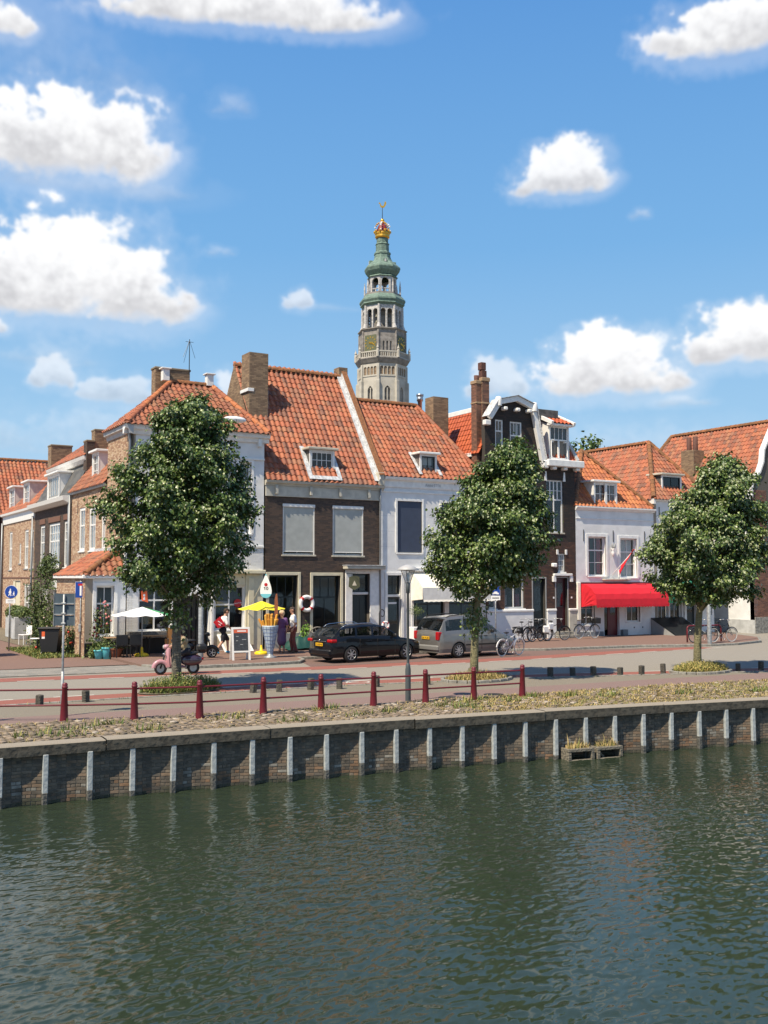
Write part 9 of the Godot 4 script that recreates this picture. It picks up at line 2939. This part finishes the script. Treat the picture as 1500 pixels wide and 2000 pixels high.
# ---------------------------------------------------------------- people: one surface per body from smoothly joined tapered bones
# bones: [a, b, ra, rb, colour]
func nets(st: SurfaceTool, bones: Array, cell: float, blend: float) -> void:
	var lo := Vector3.INF
	var hi := -Vector3.INF
	for q in bones:
		var r: float = maxf(q[2], q[3]) + 3 * cell
		lo = lo.min(q[0] - Vector3.ONE * r).min(q[1] - Vector3.ONE * r)
		hi = hi.max(q[0] + Vector3.ONE * r).max(q[1] + Vector3.ONE * r)
	var n := Vector3i(((hi - lo) / cell).ceil()) + Vector3i.ONE
	var field := PackedFloat32Array()
	field.resize(n.x * n.y * n.z); field.fill(9.0)
	var near := PackedFloat32Array()
	near.resize(field.size()); near.fill(9.0)
	var who := PackedInt32Array()
	who.resize(field.size())
	for bi in bones.size():
		var q = bones[bi]
		var a: Vector3 = q[0]
		var ab: Vector3 = q[1] - a
		var ll := maxf(ab.length_squared(), 1e-9)
		var reach: float = maxf(q[2], q[3]) + blend + 2 * cell
		var i0 := Vector3i(((a.min(q[1]) - Vector3.ONE * reach - lo) / cell).floor()).clamp(Vector3i.ZERO, n - Vector3i.ONE)
		var i1 := Vector3i(((a.max(q[1]) + Vector3.ONE * reach - lo) / cell).ceil()).clamp(Vector3i.ZERO, n - Vector3i.ONE)
		for z in range(i0.z, i1.z + 1):
			for y in range(i0.y, i1.y + 1):
				for x in range(i0.x, i1.x + 1):
					var p := lo + Vector3(x, y, z) * cell
					var t := clampf((p - a).dot(ab) / ll, 0.0, 1.0)
					var d: float = p.distance_to(a + ab * t) - lerpf(q[2], q[3], t)
					var k := x + n.x * (y + n.y * z)
					if d < near[k]: near[k] = d; who[k] = bi
					var o := field[k]
					var h := maxf(blend - absf(o - d), 0.0) / blend
					field[k] = minf(o, d) - h * h * blend * 0.25
	var vert := {}
	var step := [1, n.x, n.x * n.y]
	for z in n.z - 1:
		for y in n.y - 1:
			var row := n.x * (y + n.y * z)
			for x in n.x - 1:
				var k := row + x
				var inside := 0
				for c in 8:
					if field[k + (c & 1) + (n.x if c & 2 else 0) + (step[2] if c & 4 else 0)] < 0.0: inside += 1
				if inside == 0 or inside == 8: continue
				var sum := Vector3.ZERO
				var cnt := 0
				var best := 9.0
				var bw := 0
				for c in 8:
					var kc: int = k + (c & 1) + (n.x if c & 2 else 0) + (step[2] if c & 4 else 0)
					if absf(near[kc]) < best: best = absf(near[kc]); bw = who[kc]
					for ax in 3:
						if c & (1 << ax): continue
						var kd: int = kc + step[ax]
						var f0 := field[kc]
						var f1 := field[kd]
						if (f0 < 0.0) == (f1 < 0.0): continue
						var e := Vector3(c & 1, (c >> 1) & 1, (c >> 2) & 1)
						e[ax] += f0 / (f0 - f1)
						sum += e
						cnt += 1
				vert[k] = [lo + (Vector3(x, y, z) + sum / cnt) * cell, bones[bw][4]]
	for k in vert:
		for ax in 3:
			var f0 := field[k]
			var f1 := field[k + step[ax]]
			if (f0 < 0.0) == (f1 < 0.0): continue
			var u: int = step[(ax + 1) % 3]
			var w: int = step[(ax + 2) % 3]
			if not (vert.has(k - u) and vert.has(k - w) and vert.has(k - u - w)): continue
			var q := [vert[k], vert[k - u], vert[k - u - w], vert[k - w]]
			if f0 < 0.0: q.reverse()
			for i in [0, 1, 2, 0, 2, 3]:
				st.set_color(q[i][1])
				st.add_vertex(q[i][0])

func person(label: String, at: Vector3, turn: float, j: Dictionary, c: Dictionary) -> Node3D:
	var o := thing("person", label, "person", at, turn)
	var st := SurfaceTool.new()
	st.begin(Mesh.PRIMITIVE_TRIANGLES)
	st.set_smooth_group(0)
	var k: float = j.get("size", 1.0)
	var B := []
	var hip: Vector3 = j.hip
	var chest: Vector3 = j.chest
	var neck: Vector3 = j.neck
	B.append([hip + Vector3(0, 0, -0.07), hip + Vector3(0, 0, 0.07), 0.125, 0.125, c.legs])
	B.append([hip + Vector3(0, 0.08, 0), chest + Vector3(0, -0.16, 0), 0.13, 0.135, c.top])
	B.append([chest + Vector3(0, 0, -0.08), chest + Vector3(0, 0, 0.08), 0.125, 0.125, c.top])
	B.append([neck + Vector3(-0.01, -0.07, -0.14), neck + Vector3(-0.01, -0.07, 0.14), 0.062, 0.062, c.top])
	B.append([neck + Vector3(0, -0.05, 0), j.head + Vector3(-0.01, -0.08, 0), 0.055, 0.052, c.skin])
	if c.has("skirt"): B.append([hip, hip + Vector3(0.02, -0.42, 0), 0.15, 0.19, c.legs])
	for s in ["l", "r"]:
		var z := -1.0 if s == "l" else 1.0
		var hp := hip + Vector3(0, -0.02, z * 0.09)
		B.append([hp, j["knee_" + s], 0.092, 0.062, c.legs])
		B.append([j["knee_" + s], j["ankle_" + s], 0.060, 0.04, c.shins])
		if c.get("long", false): B.append([j["knee_" + s], j["ankle_" + s] + Vector3(0, 0.03, 0), 0.068, 0.062, c.legs])
		elif not c.has("skirt"): B.append([hp + Vector3(0, -0.2, 0) if j.has("seated") else hp.lerp(j["knee_" + s], 0.6), hp.lerp(j["knee_" + s], 0.9), 0.092, 0.084, c.legs])
		B.append([j["ankle_" + s] + Vector3(-0.04, -0.03, 0), j["toe_" + s], 0.045, 0.038, c.shoes])
		var sh := neck + Vector3(-0.01, -0.08, z * 0.17)
		var mid: Vector3 = sh.lerp(j["elbow_" + s], 0.75)
		B.append([sh, mid if not c.has("sleeves") else j["elbow_" + s], 0.062, 0.058, c.top])
		B.append([mid, j["elbow_" + s], 0.046, 0.042, c.get("sleeves", c.skin)])
		B.append([j["elbow_" + s], j["wrist_" + s], 0.042 if not c.has("sleeves") else 0.05, 0.028, c.get("sleeves", c.skin)])
	nets(st, B, 0.021, 0.045)
	# head with nose, chin, ears and eyes
	var h: Vector3 = j.head
	var fw: Vector3 = j.get("look", Vector3.RIGHT).normalized()
	var sd := fw.cross(Vector3.UP).normalized()
	var up := sd.cross(fw)
	var Hd := [[h + up * 0.025 - fw * 0.015, h + up * 0.025 + fw * 0.01, 0.092, 0.088, c.skin], [h - up * 0.06 + fw * 0.03, h - up * 0.085 + fw * 0.045, 0.055, 0.035, c.skin], [h + up * 0.005 + fw * 0.092, h - up * 0.025 + fw * 0.106, 0.010, 0.014, c.skin],
		[h - up * 0.06 + fw * 0.082 - sd * 0.016, h - up * 0.06 + fw * 0.082 + sd * 0.016, 0.008, 0.008, Color(0.30, 0.10, 0.08)], [h - up * 0.09 - fw * 0.01, neck + Vector3(0, -0.03, 0), 0.052, 0.052, c.skin]]
	for s in [-1.0, 1.0]:
		Hd.append([h + sd * s * 0.088 - up * 0.01, h + sd * s * 0.093 + up * 0.025, 0.014, 0.016, c.skin])
		Hd.append([h + sd * s * 0.034 + up * 0.012 + fw * 0.082, h + sd * s * 0.036 + up * 0.012 + fw * 0.082, 0.012 if not c.has("shades") else 0.024, 0.012 if not c.has("shades") else 0.024, Color(0.02, 0.015, 0.012)])
	nets(st, Hd, 0.0085, 0.014)
	for s in ["l", "r"]:
		var w: Vector3 = j["wrist_" + s]
		var d: Vector3 = (w - j["elbow_" + s]).normalized()
		d = (d + j.get("hand_" + s, Vector3.ZERO)).normalized()
		var z := Vector3(0, 0, 1.0 if s == "r" else -1.0)
		var acr := d.cross(z).normalized()
		var Hn := [[w - d * 0.02, w + d * 0.05, 0.026, 0.03, c.skin], [w + d * 0.045 + acr * 0.02, w + d * 0.05 - acr * 0.025, 0.024, 0.022, c.skin]]
		for f in 4:
			var r := w + d * 0.075 + acr * (0.03 - 0.02 * f)
			var len: float = [0.055, 0.065, 0.06, 0.045][f]
			var m := r + d * len * 0.55 - z * 0.008
			Hn.append([r - d * 0.02, m, 0.0095, 0.009, c.skin]); Hn.append([m, m + d * len * 0.4 - z * 0.025, 0.009, 0.0075, c.skin])
		Hn.append([w + d * 0.02 + acr * 0.028, w + d * 0.065 + acr * 0.055 - z * 0.015, 0.012, 0.0095, c.skin])
		nets(st, Hn, 0.0075, 0.01)
	st.generate_normals()
	put("body", st.commit(), M.skin_cloth, o)
	var hs := SurfaceTool.new()
	hs.begin(Mesh.PRIMITIVE_TRIANGLES)
	hs.set_smooth_group(0)
	nets(hs, [[h + up * 0.045 - fw * 0.03, h + up * 0.05 + fw * 0.015, 0.094, 0.086, c.hair], [h - fw * 0.05, h - up * 0.04 - fw * 0.045, 0.075, 0.06, c.hair], [h + up * 0.09 + fw * 0.035, h + up * 0.10 + fw * 0.04, 0.04, 0.04, c.hair]] if not c.has("helmet") else [[h + up * 0.05 - fw * 0.02, h + up * 0.05 + fw * 0.02, 0.13, 0.125, c.hair], [h - up * 0.02 - fw * 0.05, h - up * 0.04 - fw * 0.04, 0.11, 0.10, c.hair]], 0.011, 0.02)
	hs.generate_normals()
	put("hair" if not c.has("helmet") else "helmet", hs.commit(), M.skin_cloth, o)
	return o

func people() -> void:
	var skin := Color(0.50, 0.29, 0.20)
	var V := func(x: float, y: float, z: float) -> Vector3: return Vector3(x, y, z)
	var o := person("person striding right in white t-shirt, black shorts and bright blue shoes", Vector3(-0.95, 0.1, 1.75), 0.0, {"hip": V.call(0, 0.95, 0), "chest": V.call(0.05, 1.30, 0), "neck": V.call(0.08, 1.49, 0), "head": V.call(0.15, 1.65, 0), "look": V.call(1, -0.35, 0.1),
		"knee_r": V.call(-0.02, 0.52, 0.09), "ankle_r": V.call(-0.28, 0.18, 0.09), "toe_r": V.call(-0.20, 0.05, 0.09), "knee_l": V.call(0.24, 0.56, -0.09), "ankle_l": V.call(0.26, 0.10, -0.09), "toe_l": V.call(0.42, 0.045, -0.09),
		"elbow_r": V.call(0.10, 1.15, 0.22), "wrist_r": V.call(0.28, 0.95, 0.2), "elbow_l": V.call(-0.08, 1.16, -0.22), "wrist_l": V.call(0.05, 0.95, -0.24)},
		{"skin": skin, "top": Color(0.78, 0.78, 0.76), "legs": Color(0.012, 0.013, 0.02), "shins": skin, "shoes": Color(0.02, 0.32, 0.55), "hair": Color(0.035, 0.02, 0.012)})
	var bg := thing("red_bag", "red bag with white script on the striding person's back", "bag", Vector3(-1.12, 1.38, 1.85))
	var b := MB.new()
	b.poly(PackedVector2Array([Vector2(-0.28, -0.02), Vector2(-0.02, 0.20), Vector2(0.20, -0.16), Vector2(-0.10, -0.26)]), Transform3D(Basis(Vector3.UP, -0.4), Vector3(-0.02, 0, 0.14)), 0.16)
	obj("pouch", b, M.red_gloss, bg)
	b = MB.new()
	for q in [[-0.1, 0.0], [-0.02, -0.06], [-0.07, -0.12]]: b.bx(Transform3D(Basis(Vector3.UP, -0.4) * Basis(Vector3.BACK, -0.5), Vector3(q[0], q[1], 0.18)), Vector3(-0.05, -0.012, 0), Vector3(0.05, 0.012, 0.006))
	obj("script_print", b, M.letter_white, bg)
	b = MB.new(true)
	b.tube([Vector3(-0.05, 0.12, 0.05), Vector3(0.1, 0.22, 0.02), Vector3(0.2, 0.12, 0.0)], 0.012, 5)
	obj("strap", b, M.red_gloss, bg)
	var stand := {"hip": V.call(0, 0.88, 0), "chest": V.call(0.02, 1.22, 0), "neck": V.call(0.02, 1.40, 0), "head": V.call(0.05, 1.55, 0), "look": V.call(0.5, -0.1, 0.9), "knee_r": V.call(0.03, 0.47, 0.07), "ankle_r": V.call(0.0, 0.09, 0.08), "toe_r": V.call(0.13, 0.045, 0.1), "knee_l": V.call(0.02, 0.47, -0.08), "ankle_l": V.call(-0.02, 0.09, -0.08), "toe_l": V.call(0.11, 0.045, -0.08),
		"elbow_r": V.call(-0.02, 1.08, 0.22), "wrist_r": V.call(0.10, 0.88, 0.2), "elbow_l": V.call(-0.02, 1.08, -0.22), "wrist_l": V.call(0.08, 0.88, -0.22)}
	person("person in purple patterned dress and sunglasses beside the fries cone", Vector3(1.42, 0.1, 2.15), -2.2, stand, {"skin": Color(0.52, 0.30, 0.20), "top": Color(0.11, 0.05, 0.17), "legs": Color(0.13, 0.08, 0.19), "shins": Color(0.52, 0.30, 0.20), "shoes": Color(0.40, 0.22, 0.14), "hair": Color(0.55, 0.42, 0.26), "skirt": true, "shades": true})
	var man := {}
	for k in stand: man[k] = stand[k] * 1.09 if k != "look" else stand[k]
	man.look = V.call(1, -0.05, 0.0)
	man.knee_r = V.call(0.08, 0.50, 0.09); man.toe_r = V.call(0.18, 0.045, 0.1)
	man.ankle_r = V.call(0.03, 0.09, 0.09); man.ankle_l = V.call(-0.08, 0.09, -0.09); man.toe_l = V.call(0.06, 0.045, -0.09)
	person("person in white shirt and rust red trousers with a shoulder strap", Vector3(1.75, 0.1, 2.55), PI - 0.2, man, {"skin": Color(0.46, 0.25, 0.17), "top": Color(0.74, 0.75, 0.78), "legs": Color(0.17, 0.045, 0.04), "long": true, "shins": Color(0.17, 0.045, 0.04), "shoes": Color(0.12, 0.07, 0.045), "hair": Color(0.05, 0.035, 0.025)})
	var rider := person("person in tan jacket riding the pink motor scooter", Vector3(-4.95, 0.005, 8.0), PI - 0.12, {"seated": true, "hip": V.call(-0.32, 0.86, 0), "chest": V.call(-0.22, 1.20, 0), "neck": V.call(-0.17, 1.38, 0), "head": V.call(-0.11, 1.53, 0), "look": V.call(1, -0.1, 0), "knee_r": V.call(0.12, 0.74, 0.14), "ankle_r": V.call(0.12, 0.36, 0.12), "toe_r": V.call(0.26, 0.345, 0.12), "knee_l": V.call(0.12, 0.74, -0.14), "ankle_l": V.call(0.12, 0.36, -0.12), "toe_l": V.call(0.26, 0.345, -0.12),
		"elbow_r": V.call(-0.02, 1.12, 0.29), "wrist_r": V.call(0.24, 1.06, 0.29), "elbow_l": V.call(-0.02, 1.12, -0.29), "wrist_l": V.call(0.24, 1.06, -0.29)},
		{"skin": skin, "top": Color(0.30, 0.24, 0.15), "sleeves": Color(0.30, 0.24, 0.15), "legs": Color(0.015, 0.015, 0.02), "long": true, "shins": Color(0.015, 0.015, 0.02), "shoes": Color(0.03, 0.03, 0.03), "hair": Color(0.02, 0.02, 0.022), "helmet": true})
	rider.scale = Vector3.ONE * 0.92
	rider.position += Vector3(0, -0.055, 0)

func _ready() -> void:
	rng.seed = 7
	setting()
	materials()
	more_materials()
	ground()
	quay()
	water()
	cafe()
	brick_house()
	white_house()
	gable_house()
	red_awning_house()
	green_awning_house()
	corner_house()
	side_row()
	tower()
	vegetation()
	rng.seed = 99
	railing()
	bollards()
	lamps()
	signs()
	cafe_things()
	other_things()
	vehicles()
	people()
